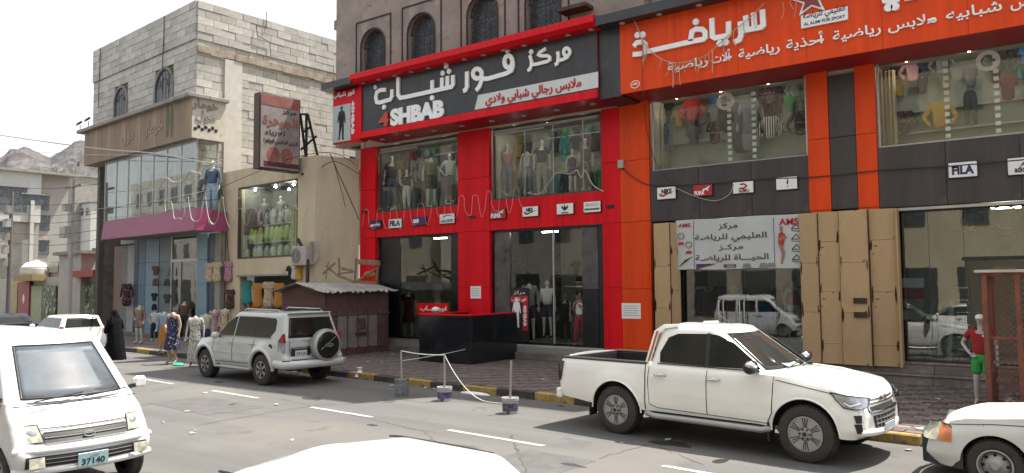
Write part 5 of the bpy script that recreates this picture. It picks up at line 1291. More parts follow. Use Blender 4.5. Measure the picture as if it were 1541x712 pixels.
def cabin(par, m, xr0, xf0, xr1, xf1, z0, z1, w0, w1, rfc=.12, rrc=.12, crown=.05, name='roof_shell', bowf=.1, bowr=.03, skip=None, lv=8):
    """greenhouse: outlines from belt (0) to roof (1); returns fn(t, region) helpers"""
    def ol(t, N=20, M=8, K=5):
        xr, xf, w = xr0+(xr1-xr0)*t, xf0+(xf1-xf0)*t, w0+(w1-w0)*t
        rf, rr = rfc, rrc; cf = .16; cr_ = .12; pts = []
        for i in range(M): pts.append((xf-bowf*(i/M)**2, (w-cf)*i/M))
        for i in range(K+1):
            a = math.pi/2*i/K; pts.append((xf-bowf-rf+rf*math.cos(a), w-cf+cf*math.sin(a)))
        for i in range(1, N): pts.append((xf-bowf-rf+(xr+bowr+rr-xf+bowf+rf)*i/N, w))
        for i in range(K+1):
            a = math.pi/2*(1-i/K); pts.append((xr+bowr+rr-rr*math.cos(a), w-cr_+cr_*math.sin(a)))
        for i in range(M-1, -1, -1): pts.append((xr+bowr*(i/M)**2, (w-cr_)*i/M))
        return pts
    mb = MB(); rows = []
    ts = [i/lv for i in range(lv+1)]
    for t in ts:
        row = [V((x, y, z0+(z1-z0)*t)) for x, y in ol(t)]
        rows.append(row+[V((p.x, -p.y, p.z)) for p in reversed(row[1:-1])])
    # rounded shoulder into roof
    for (k, ins) in ((.5, .025), (.85, .06), (1.0, .10)):
        row = []
        for x, y in ol(1):
            cx = (xr1+xf1)/2; f = 1-ins/max(.3, w1); row.append(V((cx+(x-cx)*(1-ins/((xf1-xr1)/2)), y*f, z1+crown*.55*k)))
        rows.append(row+[V((p.x, -p.y, p.z)) for p in reversed(row[1:-1])])
    mb.grid(rows, 0, True)
    r = rows[-1]; n = len(r); L = n//2+1
    mb.grid([[r[i].lerp(r[(n-i) % n], k/8)+EZ*(crown*.45*math.sin(math.pi*k/8)*min(1, abs(r[i].y)/(.4*w1))) for k in range(9)] for i in range(L)])
    me = mesh_of(name, mb, m); bm = bmesh.new(); bm.from_mesh(me); bmesh.ops.remove_doubles(bm, verts=bm.verts, dist=.0006); bmesh.ops.recalc_face_normals(bm, faces=bm.faces); bm.to_mesh(me); bm.free()
    me.polygons.foreach_set('use_smooth', [True]*len(me.polygons)); me.set_sharp_from_angle(angle=R(40))
    o = bpy.data.objects.new(name, me); COL.objects.link(o); o.parent = par
    def sidey(z): t = (z-z0)/(z1-z0); return w0+(w1-w0)*t
    def glass_side(poly, m_, sg, nm='side_window', off=.008):
        P = [V((x, (sidey(z)+off)*sg, z)) for x, z in poly]; return part(nm, MB().prism(P, (0, -.012*sg, 0)), m_, par, local=True)
    def glass_end(front, t0, t1, frac, m_, nm, off=.01):
        rows_ = []
        for j in range(7):
            t = t0+(t1-t0)*j/6; w = sidey(z0+(z1-z0)*t)
            wl = (w-(.16 if front else .12))*frac+.04
            row = []
            for i in range(-10, 11):
                y = wl*i/10
                ii = abs(y)/(w-(.16 if front else .12))
                if front: x = xf0+(xf1-xf0)*t-bowf*min(1.15, ii)**2+off
                else: x = xr0+(xr1-xr0)*t+bowr*ii**2-off
                row.append(V((x, y, z0+(z1-z0)*t)))
            rows_.append(row)
        mb_ = MB(); mb_.grid(rows_); o_ = part(nm, mb_, m_, par, local=True, smooth=60); so_ = o_.modifiers.new('t', 'SOLIDIFY'); so_.thickness = .006; so_.offset = 0; return o_, rows_
    return o, glass_side, glass_end, sidey
def place_vehicle(name, label, cat, p, heading, group=None): return thing(name, label, cat, (p.x, p.y, 0), heading, group)
# ------------------------------------------------------------------ the white pickup
a, b = pg(925, 652), pg(1215, 697); hd = math.atan2(b.y-a.y, b.x-a.x); mid_ = (a+b)/2; side_n = V((-math.sin(hd), math.cos(hd), 0))
pu = place_vehicle('pickup_truck', 'white double-cab pickup parked facing right in front of the orange shop', 'pickup', mid_+side_n*.90+V((.02, 0, 0)), hd)
T_ = Car(W=.91, prof=[(0, .955), (.2, .985), (.45, 1.0), (.75, 1.0), (.9, .985), (1, .95)],
         front=[(0, 2.34), (.22, 2.47), (.5, 2.46), (.75, 2.42), (.92, 2.36), (1, 2.26)], rear=[(0, -2.76), (.2, -2.80), (.6, -2.79), (1, -2.76)],
         top=[(-2.8, 1.17), (-1.0, 1.17), (-.2, 1.15), (.75, 1.15), (1.1, 1.145), (1.6, 1.11), (2.1, 1.04), (2.35, .96), (2.5, .90)],
         bot=[(-2.8, .52), (-2.1, .46), (-1.0, .44), (1.0, .44), (1.6, .42), (2.3, .36), (2.5, .38)],
         axles=(-1.5625, 1.5625), rw=.39, ra=.475, fl=.045, rf=.42, rr=.12, cy=.30, bow=.10, crown=.055)
bedcut = MB().box((-2.68, -.74, .70), (-1.02, .74, 1.6))
gapcut = MB().box((-.985, -1.2, .3), (-.965, 1.2, 1.6))
T_.build_body(M_carw, pu, cutters=[bedcut])
# bed lining and black rails
bl = MB(); bl.box((-2.67, -.735, .70), (-1.03, .735, .72)); bl.box((-2.67, -.735, .72), (-2.65, .735, 1.16)); bl.box((-1.05, -.735, .72), (-1.03, .735, 1.2)); bl.box((-2.65, .72, .72), (-1.05, .735, 1.16)); bl.box((-2.65, -.735, .72), (-1.05, -.72, 1.16))
part('bed_liner', bl, M_trim, pu, local=True)
for sg in (1, -1): part('bed_rail', MB().box((-2.74, sg*.72, 1.165), (-1.0, sg*.885, 1.20)), M_trim, pu, local=True, bev=.012)
part('bed_rail', MB().box((-2.79, -.72, 1.165), (-2.66, .72, 1.195)), M_trim, pu, local=True, bev=.01)
_, gs, ge, sy = cabin(pu, M_carw, -1.02, 1.16, -.86, .32, 1.12, 1.735, .86, .67, crown=.075, bowf=.13)
for sg in (1, -1):
    gs([(-.76, 1.21), (-.78, 1.36), (-.66, 1.60), (-.5, 1.665), (.02, 1.68), (.05, 1.2)], M_tint, sg)
    gs([(.09, 1.2), (.06, 1.68), (.20, 1.665), (.46, 1.56), (.80, 1.32), (.92, 1.21)], M_tint, sg)
    part('window_pillar', MB().prism([V((x, (sy(z)+.012)*sg, z)) for x, z in [(.025, 1.2), (.0, 1.69), (.065, 1.69), (.095, 1.2)]], (0, -.01*sg, 0)), M_trim, pu, local=True)
    m = MB(); m.tube([V((x, (sy(z)+.01)*sg, z)) for x, z in [(-.80, 1.195), (.95, 1.185)]], .009, 4); part('window_trim', m, M_trim, pu, local=True)
ge(True, .12, .93, .98, M_tint2, 'windscreen'); ge(False, .25, .85, .8, M_tint, 'rear_window')
part('dashboard_paper', MB().obox((.93, -.25, 1.262), (.14, 0, -.05), (0, .42, 0), (.004, 0, .01)), mat('paper_pale', (.45, .55, .5), .6), pu, local=True)
wp = MB(); 
for y_ in (-.45, .15): wp.tube([(1.13, y_, 1.20), (1.10, y_+.3, 1.235), (1.08, y_+.55, 1.26)], .009, 5)
part('wiper', wp, M_trim, pu, local=True)
# doors and shut lines
T_.gap([(-.93, 1.14), (-.95, .9), (-.93, .55), (-.8, .50), (1.02, .47), (1.10, .62), (1.12, 1.13)], pu, .006)
T_.gap([(.08, 1.14), (.07, .49)], pu, .006); T_.gap([(-1.0, 1.16), (-1.0, .46)], pu, .009)
T_.gap([(1.15, 1.09), (1.55, 1.03), (2.05, .95)], pu, .006)
T_.gap([(-.9, .80), (-.2, .74), (.6, .70), (1.05, .76)], pu, .004, m=M_carw, name='door_crease', off=.0)
for sg in (1, -1):
    for x0_ in (-.72, .20):
        p = T_.side(x0_, 1.01); 
        part('door_handle', MB().tube([(x0_-.1, (p.y-.0)*sg, 1.015), (x0_-.09, (p.y+.035)*sg, 1.015), (x0_+.09, (p.y+.035)*sg, 1.02), (x0_+.1, (p.y)*sg, 1.02)], .016, 6), M_chrome, pu, local=True, smooth=60)
        part('handle_cup', MB().sphere((x0_+.01, (p.y-.012)*sg, 1.015), .06, 8, (1.3, .3, .6)), M_carw, pu, local=True, smooth=80)
    # step bar
    sb_ = MB(); sb_.tube([(-.98, .90*sg, .40), (-.8, .96*sg, .38), (.95, .96*sg, .38), (1.05, .90*sg, .40)], .045, 8)
    part('side_step', sb_, M_silver, pu, local=True, smooth=60)
    part('step_pad', MB().box((-.92, .84*sg, .395), (.98, .945*sg, .425)), M_trim, pu, local=True, bev=.01)
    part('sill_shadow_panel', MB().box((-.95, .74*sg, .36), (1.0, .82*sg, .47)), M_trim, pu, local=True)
    part('mud_flap', MB().box((1.02, .72*sg, .22), (1.05, .93*sg, .50)), M_trim, pu, local=True, bev=.01)
    part('mud_flap', MB().box((-2.13, .70*sg, .24), (-2.10, .91*sg, .55)), M_trim, pu, local=True, bev=.01)
    # mirror
    mr = MB(); mr.sphere((.83, 1.0*sg, 1.245), .14, 14, (.62, 1.1, .68)); part('door_mirror', mr, M_trim, pu, local=True, smooth=80)
    mc = MB(); mc.sphere((.85, 1.005*sg, 1.285), .128, 14, (.62, 1.1, .55)); part('mirror_cap', mc, M_chrome, pu, local=True, smooth=80)
    part('mirror_arm', MB().bar((.86, .82*sg, 1.19), (.85, .95*sg, 1.20), .07, .04), M_trim, pu, local=True, bev=.01)
    # sail wing behind the cab (roll hoop)
    part('roll_hoop', MB().prism([(-.50, .60*sg, 1.815), (-.78, .64*sg, 1.80), (-.92, .68*sg, 1.70), (-1.03, .80*sg, 1.19), (-.95, .80*sg, 1.19), (-.85, .70*sg, 1.64), (-.72, .66*sg, 1.74), (-.50, .62*sg, 1.77)], (0, .05*sg, 0)), M_carw, pu, local=True, bev=.01)
    part('hoop_stripe', MB().prism([(-.84, .69*sg, 1.70), (-.875, .69*sg, 1.69), (-.98, .80*sg, 1.22), (-.95, .80*sg, 1.22)], (0, .055*sg, 0)), mat('orange_red', (.55, .12, .06), .4), pu, local=True)
    # arch lips
    for ax in T_.axles:
        lp = [T_.side(ax+.482*math.cos(t), .39+.482*math.sin(t), .004) for t in [math.pi*(k/18) for k in range(-1, 20)] if .39+.482*math.sin(t) > .34]
        part('arch_lip', MB().tube([V((p.x, p.y*sg, p.z)) for p in lp], .014, 6), M_carw, pu, local=True, smooth=60)
    # headlamp, wraps round the corner
    hl = [(1.93, .985), (2.20, .955), (2.395, .895), (2.42, .86), (2.40, .80), (2.30, .775), (2.15, .785), (2.03, .86)]
    N = 12; g1 = []
    top_ = [(1.90+(2.42-1.90)*i/N, lerp_tab([(1.90, .985), (2.2, .95), (2.42, .905)], 1.90+.52*i/N)) for i in range(N+1)]
    rows_ = [[], [], []]
    for i, (x, z) in enumerate(top_):
        zb_l = lerp_tab([(1.90, .975), (2.02, .87), (2.12, .795), (2.3, .775), (2.42, .80)], x)
        for k in range(3):
            zz = z+(zb_l-z)*k/2; q = T_.side(min(x, 2.405), zz, .006); xx = x
            rows_[k].append(V((xx+.006, q.y*sg, zz)))
    m = MB(); m.grid(rows_); o_ = part('headlight', m, M_hlamp, pu, local=True, smooth=50)
    m = MB(); m.tube(rows_[0]+list(reversed(rows_[2])), .008, 5, closed=True); part('lamp_surround', m, M_trim, o_, local=True)
    m = MB(); m.tube([V((p.x+.004, p.y+.004*sg, p.z)) for p in (rows_[1][5].lerp(rows_[2][5], .2), rows_[2][7].lerp(rows_[1][7], .4), rows_[1][10])], .012, 5); part('day_light', m, M_pwhite, o_, local=True)
    # vertical side intakes and bumper corner
    for z0_, z1_ in ((.60, .70), (.46, .585)):
        m = MB(); c0, c1 = T_.side(2.30, z0_), T_.side(2.38, z0_); 
        m.prism([V((2.27, T_.side(2.27, z1_, .004).y*sg, z1_)), V((2.37, T_.side(2.37, z1_, .004).y*sg, z1_)), V((2.37, T_.side(2.37, z0_, .004).y*sg, z0_)), V((2.30, T_.side(2.30, z0_, .004).y*sg, z0_))], (-.02, -.02*sg, 0)); part('bumper_intake', m, M_trim, pu, local=True)
    part('tail_light', MB().prism([(-2.80, .88*sg, 1.12), (-2.66, .925*sg, 1.12), (-2.70, .925*sg, .86), (-2.74, .925*sg, .78), (-2.81, .88*sg, .80)], (0, -.03*sg, 0)), mat('dark_tail', (.03, .015, .015), .12, coat=.5), pu, local=True)
# bonnet ridge lines
m = MB()
for sg in (1, -1): m.tube([(1.15, .50*sg, 1.205), (1.6, .46*sg, 1.175), (2.1, .42*sg, 1.09), (2.3, .40*sg, 1.01)], .012, 5)
part('bonnet_crease', m, M_carw, pu, local=True, smooth=60)
# grille: chrome frame and mesh
def fx_(y, z): 
    t = (z-.38)/(.90-.38); xf = lerp_tab(T_.front, max(0, min(1, t))); return xf-.09*(abs(y)/.62)**2
gr = MB(); rows_ = [[V((fx_(y, z)+.012, y, z)) for y in [(-.55+1.1*i/14) for i in range(15)]] for z in [.71, .75, .80, .84, .88, .905]]
gr.grid(rows_); gg_ = part('grille', gr, M_trim, pu, local=True)
m = MB(); 
for z_, w_, r_ in ((.895, .56, .018), (.855, .50, .012), (.815, .54, .012), (.71, .50, .03)): m.tube([V((fx_(y, z_)+.03, y, z_)) for y in [(-w_+2*w_*i/12) for i in range(13)]], r_, 6)
for sg in (1, -1): m.tube([V((fx_(.55, z)+.02, .55*sg-(.9-z)*.25*sg, z)) for z in (.90, .82, .71)], .02, 6)
part('chrome_bar', m, M_chrome, gg_, local=True, smooth=60)
T = MB(); text(T, 'ISUZU', V((fx_(0, .86)+.045, -.16, .835)), V((fx_(0, .86)+.045, .16, .835)), .055, V((1, 0, .1)), .006, bold=.03); part('badge_lettering', T, M_chrome, gg_, local=True)
gr = MB(); rows_ = [[V((fx_(y, z)+.014, y*(1-(.66-z)*.5), z)) for y in [(-.46+.92*i/14) for i in range(15)]] for z in [.50, .54, .58, .62, .66]]
gr.grid(rows_); lg_ = part('lower_grille', gr, M_trim, pu, local=True)
m = MB()
for i in range(8):
    y = -.40+.8*i/7; m.tube([V((fx_(y, z)+.022, y*(1-(.66-z)*.5), z)) for z in (.51, .58, .65)], .008, 4)
for z_ in (.55, .61): m.tube([V((fx_(y, z_)+.022, y, z_)) for y in (-.42, -.2, 0, .2, .42)], .008, 4)
part('grille_mesh', m, M_silver, lg_, local=True)
m = MB(); m.tube([V((fx_(y, .5)+.0-.05*max(0, abs(y)-.6), y, .435+.03*(abs(y)/.8)**2)) for y in [(-.78+1.56*i/12) for i in range(13)]], .05, 8); part('bumper_lip', m, M_carw, pu, local=True, smooth=70)
npl = part('number_plate', MB().box((2.50, -.22, .44), (2.515, .22, .54)), M_numw, pu, local=True, bev=.004)
part('rear_bumper', MB().box((-2.90, -.86, .46), (-2.76, .86, .64)), M_carw, pu, local=True, bev=.03)
part('antenna', MB().tube([(.28, -.35, 1.80), (.0, -.37, 1.98)], .006, 5), M_trim, pu, local=True)
for sg in (1, -1):
    for ax in T_.axles: wheel(pu, ax, .80*sg, .39, .265, .238, sg, 'multi')

for o_ in list(COL.objects):                      # true overhang of the nose
    if o_.parent and (o_.parent == pu or o_.parent.parent == pu) and o_.type == 'MESH' and not o_.name.startswith(('wheel', 'rim', 'spoke', 'lug', 'tread')):
        if o_.parent.name.startswith('wheel'): continue
        for v in o_.data.vertices:
            if v.co.x > 1.95: v.co.x = 1.95+(v.co.x-1.95)*.77
def seam_x(par, pts, m=None, r=.006, name='panel_gap'): part(name, MB().tube(pts, r, 4), m or M_gap, par, local=True)
# ------------------------------------------------------------------ the silver-white SUV, seen from behind
a, b = pg(393, 580), pg(310, 568); hd = math.atan2(b.y-a.y, b.x-a.x); mid_ = (a+b)/2; sn = V((-math.sin(hd), math.cos(hd), 0))
su = place_vehicle('suv', 'pearl white SUV with spare wheel on its tail door parked facing left', 'suv', mid_-sn*.90, hd)
U_ = Car(W=.90, prof=[(0, .95), (.2, .99), (.5, 1.0), (.8, .985), (1, .94)], front=[(0, 2.1), (.3, 2.2), (.7, 2.16), (1, 2.0)], rear=[(0, -2.28), (.25, -2.34), (.45, -2.25), (1, -2.22)],
         top=[(-2.3, 1.16), (.7, 1.13), (1.0, 1.13), (1.6, 1.06), (2.2, .95)], bot=[(-2.4, .50), (-1.6, .42), (1.5, .42), (2.2, .45)], axles=(-1.37, 1.37), rw=.385, ra=.455, fl=.065, rf=.35, rr=.16, cy=.24, bow=.08, crown=.05)
U_.build_body(M_carpg, su)
_, gs, ge, sy = cabin(su, M_carpg, -2.24, 1.05, -2.06, .30, 1.12, 1.76, .85, .70, crown=.07, bowf=.12, bowr=.02, rrc=.10)
for sg in (1, -1):
    gs([(-1.98, 1.20), (-1.92, 1.58), (-1.80, 1.66), (-.98, 1.68), (-1.02, 1.18)][::-1], M_tint, sg) if False else None
    gs([(-1.62, 1.18), (-1.80, 1.36), (-1.78, 1.60), (-1.70, 1.66), (-.92, 1.68), (-.55, 1.68), (-.02, 1.68), (.02, 1.18)], M_tint, sg)
    gs([(.08, 1.18), (.04, 1.68), (.16, 1.66), (.42, 1.52), (.78, 1.22), (.80, 1.18)], M_tint, sg)
    for x_ in (-.88,): part('window_pillar', MB().prism([V((x, (sy(z)+.012)*sg, z)) for x, z in [(x_-.02, 1.18), (x_-.0, 1.68), (x_+.03, 1.68), (x_+.03, 1.18)]], (0, -.01*sg, 0)), M_trim, su, local=True)
    part('roof_rail', MB().tube([(-1.75, .62*sg, 1.79), (-1.65, .62*sg, 1.855), (-.2, .62*sg, 1.875), (-.1, .62*sg, 1.82)], .02, 6), M_silver, su, local=True, smooth=60)
    part('window_trim', MB().tube([V((x, (sy(1.165)+.01)*sg, 1.165)) for x in (-1.7, -.8, 0, .85)], .011, 4), M_silver, su, local=True)
    for x0_ in (-.90, .14):
        p = U_.side(x0_, 1.0); part('door_handle', MB().tube([(x0_-.1, p.y*sg, 1.0), (x0_-.08, (p.y+.035)*sg, 1.0), (x0_+.08, (p.y+.035)*sg, 1.0), (x0_+.1, p.y*sg, 1.0)], .016, 6), M_silver, su, local=True)
    part('side_step', MB().tube([(-.88, .84*sg, .38), (-.8, .92*sg, .36), (.85, .92*sg, .36), (.92, .84*sg, .38)], .045, 8), M_silver, su, local=True, smooth=60)
    mr = MB(); mr.sphere((.72, 1.0*sg, 1.17), .125, 12, (.6, 1.0, .75)); part('door_mirror', mr, M_carpg, su, local=True, smooth=80)
    part('mirror_arm', MB().bar((.72, .82*sg, 1.14), (.72, .95*sg, 1.14), .05), M_trim, su, local=True)
    for ax in U_.axles:
        lp = [U_.side(ax+.50*math.cos(t), .385+.50*math.sin(t), .0) for t in [math.pi*(k/18) for k in range(-2, 21)] if .385+.50*math.sin(t) > .36]
        part('wheel_flare', MB().tube([V((p.x, (p.y-.012)*sg, p.z)) for p in lp], .05, 8), M_carpg, su, local=True, smooth=70)
    part('tail_lamp', MB().prism([(-2.22, .87*sg, 1.30), (-2.05, .885*sg, 1.14), (-2.05, .90*sg, 1.08), (-2.26, .86*sg, 1.08)], (0, -.06*sg, 0)), M_tail, su, local=True)
    part('lamp_clear', MB().prism([(-2.27, .86*sg, 1.07), (-2.05, .905*sg, 1.07), (-2.06, .905*sg, .86), (-2.28, .86*sg, .84)], (0, -.03*sg, 0)), M_hlamp, su, local=True)
    part('bumper_reflector', MB().prism([(-2.40, .78*sg, .66), (-2.30, .93*sg, .66), (-2.30, .93*sg, .58), (-2.40, .78*sg, .58)], (0, -.02*sg, 0)), M_tail, su, local=True)
    part('headlight', MB().prism([(1.95, .87*sg, .95), (2.15, .72*sg, .93), (2.18, .70*sg, .78), (1.98, .88*sg, .80)], (0, -.03*sg, 0)), M_hlamp, su, local=True)
p = U_.side(-1.95, .98, .006)
part('fuel_flap', MB().cyl((-1.72, p.y-.0, .95), (-1.72, p.y+.006, .95), .085, n=18), M_trim, su, local=True)
U_.gap([(-.95, 1.12), (-.90, .85), (-.82, .50), (1.0, .48)], su); U_.gap([(.05, 1.12), (.06, .49)], su); U_.gap([(1.02, 1.1), (.98, .8), (1.0, .48)], su)
U_.gap([(-.9, .74), (1.0, .74)], su, .014, m=M_carpg, name='side_moulding')
ow, _r = ge(False, .10, .86, .93, M_tint, 'rear_window')
rbm = MB().tube([(-1.95, .90, .56), (-2.28, .88, .54), (-2.40, .7, .54), (-2.44, 0, .54), (-2.40, -.7, .54), (-2.28, -.88, .54), (-1.95, -.90, .56)], .105, 10)
part('rear_bumper', rbm, M_carpg, su, local=True, smooth=70)
part('bumper_top', MB().box((-2.42, -.68, .66), (-2.24, .68, .69)), M_silver, su, local=True, bev=.01)
part('plate_recess', MB().box((-2.285, .12, .66), (-2.27, .66, .92)), M_trim, su, local=True)
part('number_plate', MB().box((-2.30, .22, .74), (-2.286, .56, .88)), M_numw, su, local=True, bev=.004)
T = MB(); text(T, '37141', V((-2.3, .53, .77)), V((-2.3, .25, .77)), .06, (-1, 0, 0), .003, bold=.02); part('plate_numbers', T, M_ink, su, local=True)
part('plate_garnish', MB().box((-2.31, .10, .92), (-2.27, .70, .965)), M_chrome, su, local=True, bev=.01)
seam_x(su, [(-2.265, .70, 1.13), (-2.29, .70, .66)]); seam_x(su, [(-2.265, -.74, 1.13), (-2.29, -.74, .66)])
# spare wheel in its hard cover
c = V((-2.42, -.22, .98))
sw_ = MB().lathe([(.335, .13), (.385, .10), (.395, .03), (.385, -.07), (.36, -.10)], c, 36, (-1, 0, 0)); sp_ = part('spare_wheel', sw_, M_tyre, su, local=True, smooth=40)
part('cover_band', MB().lathe([(.335, .135), (.40, .105), (.408, .02), (.398, -.05), (.385, -.05)], c, 36, (-1, 0, 0)), M_silver, sp_, local=True, smooth=50)
part('cover_disc', MB().lathe([(.001, .150), (.2, .148), (.31, .142), (.335, .133)], c, 36, (-1, 0, 0)), M_tint, sp_, local=True, smooth=50)
m = MB(); m.tube([c+V((-.152, .22*k, .05-.16*k)) for k in (1, .3, -.3, -1)], .006, 4); m.stroke([c+V((-.152, .06*math.cos(t)-.03, .022*math.sin(t)-.0)) for t in [k*math.pi/6 for k in range(12)]], .01, (-1, 0, 0), .004, True); m.stroke([c+V((-.152, .12*math.cos(t)-.03, .04*math.sin(t)-.0)) for t in [k*math.pi/6 for k in range(12)]], .01, (-1, 0, 0), .004, True)
part('cover_emblem', m, M_silver, sp_, local=True)
part('spare_bracket', MB().box((-2.36, -.4, .85), (-2.24, -.05, 1.1)), M_trim, sp_, local=True)
part('spoiler', MB().box((-2.14, -.62, 1.775), (-1.95, .62, 1.80)), M_carpg, su, local=True, bev=.01)
part('roof_bar', MB().box((-1.0, -.62, 1.84), (-.96, .62, 1.865)), M_trim, su, local=True); part('roof_bar', MB().box((-1.9, -.62, 1.84), (-1.86, .62, 1.865)), M_trim, su, local=True)
ge(True, .05, .92, .96, M_tint2, 'windscreen')
part('exhaust', MB().cyl((-2.3, .5, .34), (-2.45, .5, .33), .03, n=10), M_silver, su, local=True)
for sg in (1, -1):
    for ax in U_.axles: wheel(su, ax, .80*sg, .385, .265, .215, sg, 'star')
# ------------------------------------------------------------------ the van at the left
# front centre from the photo, heading along the street towards the camera's right
vx, vy = -9.50, 4.53
vh = R(-3)
vn = place_vehicle('minivan', 'white minivan with blue number plate and twin-slot grille at left front', 'van', V((vx-1.80, vy, 0)), vh)
Q_ = Car(W=.77, prof=[(0, .96), (.3, 1.0), (.7, .995), (1, .96)], front=[(0, 1.80), (.18, 1.86), (.3, 1.85), (.5, 1.74), (.72, 1.62), (1, 1.38)], rear=[(0, -1.86), (.3, -1.9), (1, -1.86)],
         top=[(-1.9, 1.12), (2, 1.10)], bot=[(-2, .34), (2, .34)], axles=(-1.12, 1.24), rw=.29, ra=.345, fl=.02, rf=.22, rr=.12, cy=.22, bow=.10, crown=.03)
Q_.build_body(M_carvan, vn)
_, gs, ge, sy = cabin(vn, M_carvan, -1.86, 1.42, -1.78, .62, 1.10, 1.82, .735, .60, crown=.09, bowf=.13, bowr=.03, rfc=.12)
for sg in (1, -1):
    gs([(.12, 1.14), (.12, 1.68), (.40, 1.68), (.52, 1.62), (.80, 1.36), (1.06, 1.14)], M_tint, sg)
    gs([(-.78, 1.14), (-.78, 1.68), (.02, 1.68), (.04, 1.14)], M_tint, sg); gs([(-1.65, 1.16), (-1.60, 1.66), (-.88, 1.68), (-.88, 1.14)], M_tint, sg)
    Q_.gap([(.08, 1.1), (.08, .38)], vn); Q_.gap([(1.12, 1.08), (1.02, .75), (.80, .6), (.72, .4)], vn); Q_.gap([(-.83, 1.1), (-.83, .5)], vn); Q_.gap([(-1.6, .98), (-.4, .98), (.5, .98)], vn)
    p = Q_.side(.65, .92); part('door_handle', MB().box((.14, (p.y)*sg, .90), (.30, (p.y+.025)*sg, .94)), M_trim, vn, local=True)
    part('door_mirror', MB().box((1.07, .80*sg, 1.12), (1.15, .965*sg, 1.27)), M_carvan, vn, local=True, bev=.03)
    part('mirror_arm', MB().bar((1.10, .74*sg, 1.14), (1.12, .84*sg, 1.16), .05), M_trim, vn, local=True)
    # head lamp, big faded rounded trapezoid on the slope of the nose
    g_ = []
    for j in range(4):
        z = .68+.19*j/3; t = (z-.34)/.76; xf = lerp_tab(Q_.front, t); row = []
        for i in range(8):
            y = .47+.035*(j/3)+(.29-(.045*j))*i/7; ii = y/.80; x = xf-.10*.9*(min(1, y/.58)**2)*1.0
            if y > .58: x -= .22*(1-math.sqrt(max(0, 1-((y-.58)/.225)**2)))*.95
            row.append(V((x+.012, y*sg, z)))
        g_.append(row)
    m = MB(); m.grid(g_); hl_ = part('headlight', m, M_fadel, vn, local=True, smooth=60)
    m = MB(); m.tube(g_[0]+[r[-1] for r in g_[1:]]+list(reversed(g_[-1]))[1:]+[r[0] for r in reversed(g_[1:-1])], .006, 5, closed=True); part('lamp_surround', m, M_gap, hl_, local=True)
    m = MB(); q_ = [g_[1][2], g_[1][5], g_[2][5], g_[2][2]]; m.lathe([(.055, 0), (.05, .006), (.001, .008)], (g_[1][3]+g_[2][3])/2+V((.002, 0, 0)), 16, (1, .35*sg, .3)); part('lamp_reflector', m, M_hlamp, hl_, local=True, smooth=50)
    m = MB(); m.grid([[r[k]+V((.004, 0, 0)) for k in (6, 7)] for r in g_]); part('lamp_indicator', m, mat('faded_amber', (.46, .36, .22), .3, coat=.5), hl_, local=True)
    fg = MB().lathe([(.055, 0), (.05, .012), (.001, .02)], (1.86, .60*sg, .47), 14, (1, .1*sg, 0)); 
    m = MB(); m.prism([V((1.845-.01*k, y*sg, z)) for k, (y, z) in enumerate([(.50, .42), (.66, .42), (.66, .53), (.50, .53)])], (.014, 0, 0)); part('fog_lamp', m, M_fadel, vn, local=True)
def vf(y, z):
    t = (z-.34)/.76; return lerp_tab(Q_.front, t)-.09*min(1, abs(y)/.58)**2
m = MB(); m.grid([[V((vf(y, z)+.008, y, z)) for y in [(-.47+.94*i/12) for i in range(13)]] for z in (.665, .70, .74, .78)]); gr_ = part('grille', m, M_trim, vn, local=True)
m = MB()
for z_ in (.785, .725, .662): m.tube([V((vf(y, z_)+.014, y, z_)) for y in [(-.46+.92*i/12) for i in range(13)]], .007, 5)
m.tube([V((vf(0, .72)+.035, .06*math.cos(t), .72+.03*math.sin(t))) for t in [k*math.pi/8 for k in range(16)]], .008, 5, closed=True)
part('chrome_bar', m, M_silver, gr_, local=True, smooth=60)
m = MB(); m.grid([[V((vf(y, z)+.012, y, z)) for y in [(-.68+1.36*i/12) for i in range(13)]] for z in (.41, .45, .50, .54)]); part('lower_intake', m, M_trim, vn, local=True)
m = MB()
for z_ in (.455, .50): m.tube([V((vf(y, z_)+.016, y, z_)) for y in [(-.48+.96*i/12) for i in range(13)]], .004, 4)
part('intake_slat', m, M_silver, vn, local=True)
m = MB(); m.tube([V((vf(y, .60)+.0-(.18*max(0, abs(y)-.6)/.2)*.6, y, .595)) for y in [(-.77+1.54*i/14) for i in range(15)]], .042, 8); m.tube([V((vf(y, .38)+.0-(.18*max(0, abs(y)-.6)/.2)*.6, y, .37)) for y in [(-.77+1.54*i/14) for i in range(15)]], .05, 8)
part('bumper', m, M_carvan, vn, local=True, smooth=80)
pp = part('number_plate', MB().box((1.885, -.17, .36), (1.90, .17, .52)), M_numb, vn, local=True, bev=.004)
T = MB(); text(T, '37140', V((1.90, -.13, .385)), V((1.90, .13, .385)), .065, (1, 0, 0), .003, bold=.03); text(T, 'عدن', V((1.90, -.04, .47)), V((1.90, .06, .47)), .035, (1, 0, 0), .003, ar=True); part('plate_numbers', T, M_ink, pp, local=True)
ws, wr = ge(True, .06, .88, .93, M_vanws, 'windscreen')
m = MB(); m.tube(wr[0]+[r[-1] for r in wr[1:]]+list(reversed(wr[-1]))[1:]+[r[0] for r in reversed(wr[1:-1])], .014, 5, closed=True); part('windscreen_seal', m, M_trim, vn, local=True)
m = MB()
for y0_ in (-.5, .02): m.tube([(1.455, y0_, 1.12), (1.44, y0_+.25, 1.145), (1.40, y0_+.56, 1.175)], .009, 5)
part('wiper', m, M_trim, vn, local=True)
m = MB(); m.tube([V((1.47-.09*(y/.7)**2, y, 1.075)) for y in [(-.7+1.4*i/12) for i in range(13)]], .008, 4); m.tube([V((vf(y, .82)+.012, y, .825)) for y in [(-.5+1.0*i/12) for i in range(13)]], .007, 4); part('bonnet_gap', m, M_gap, vn, local=True)
ge(False, .2, .9, .9, M_tint, 'rear_window')
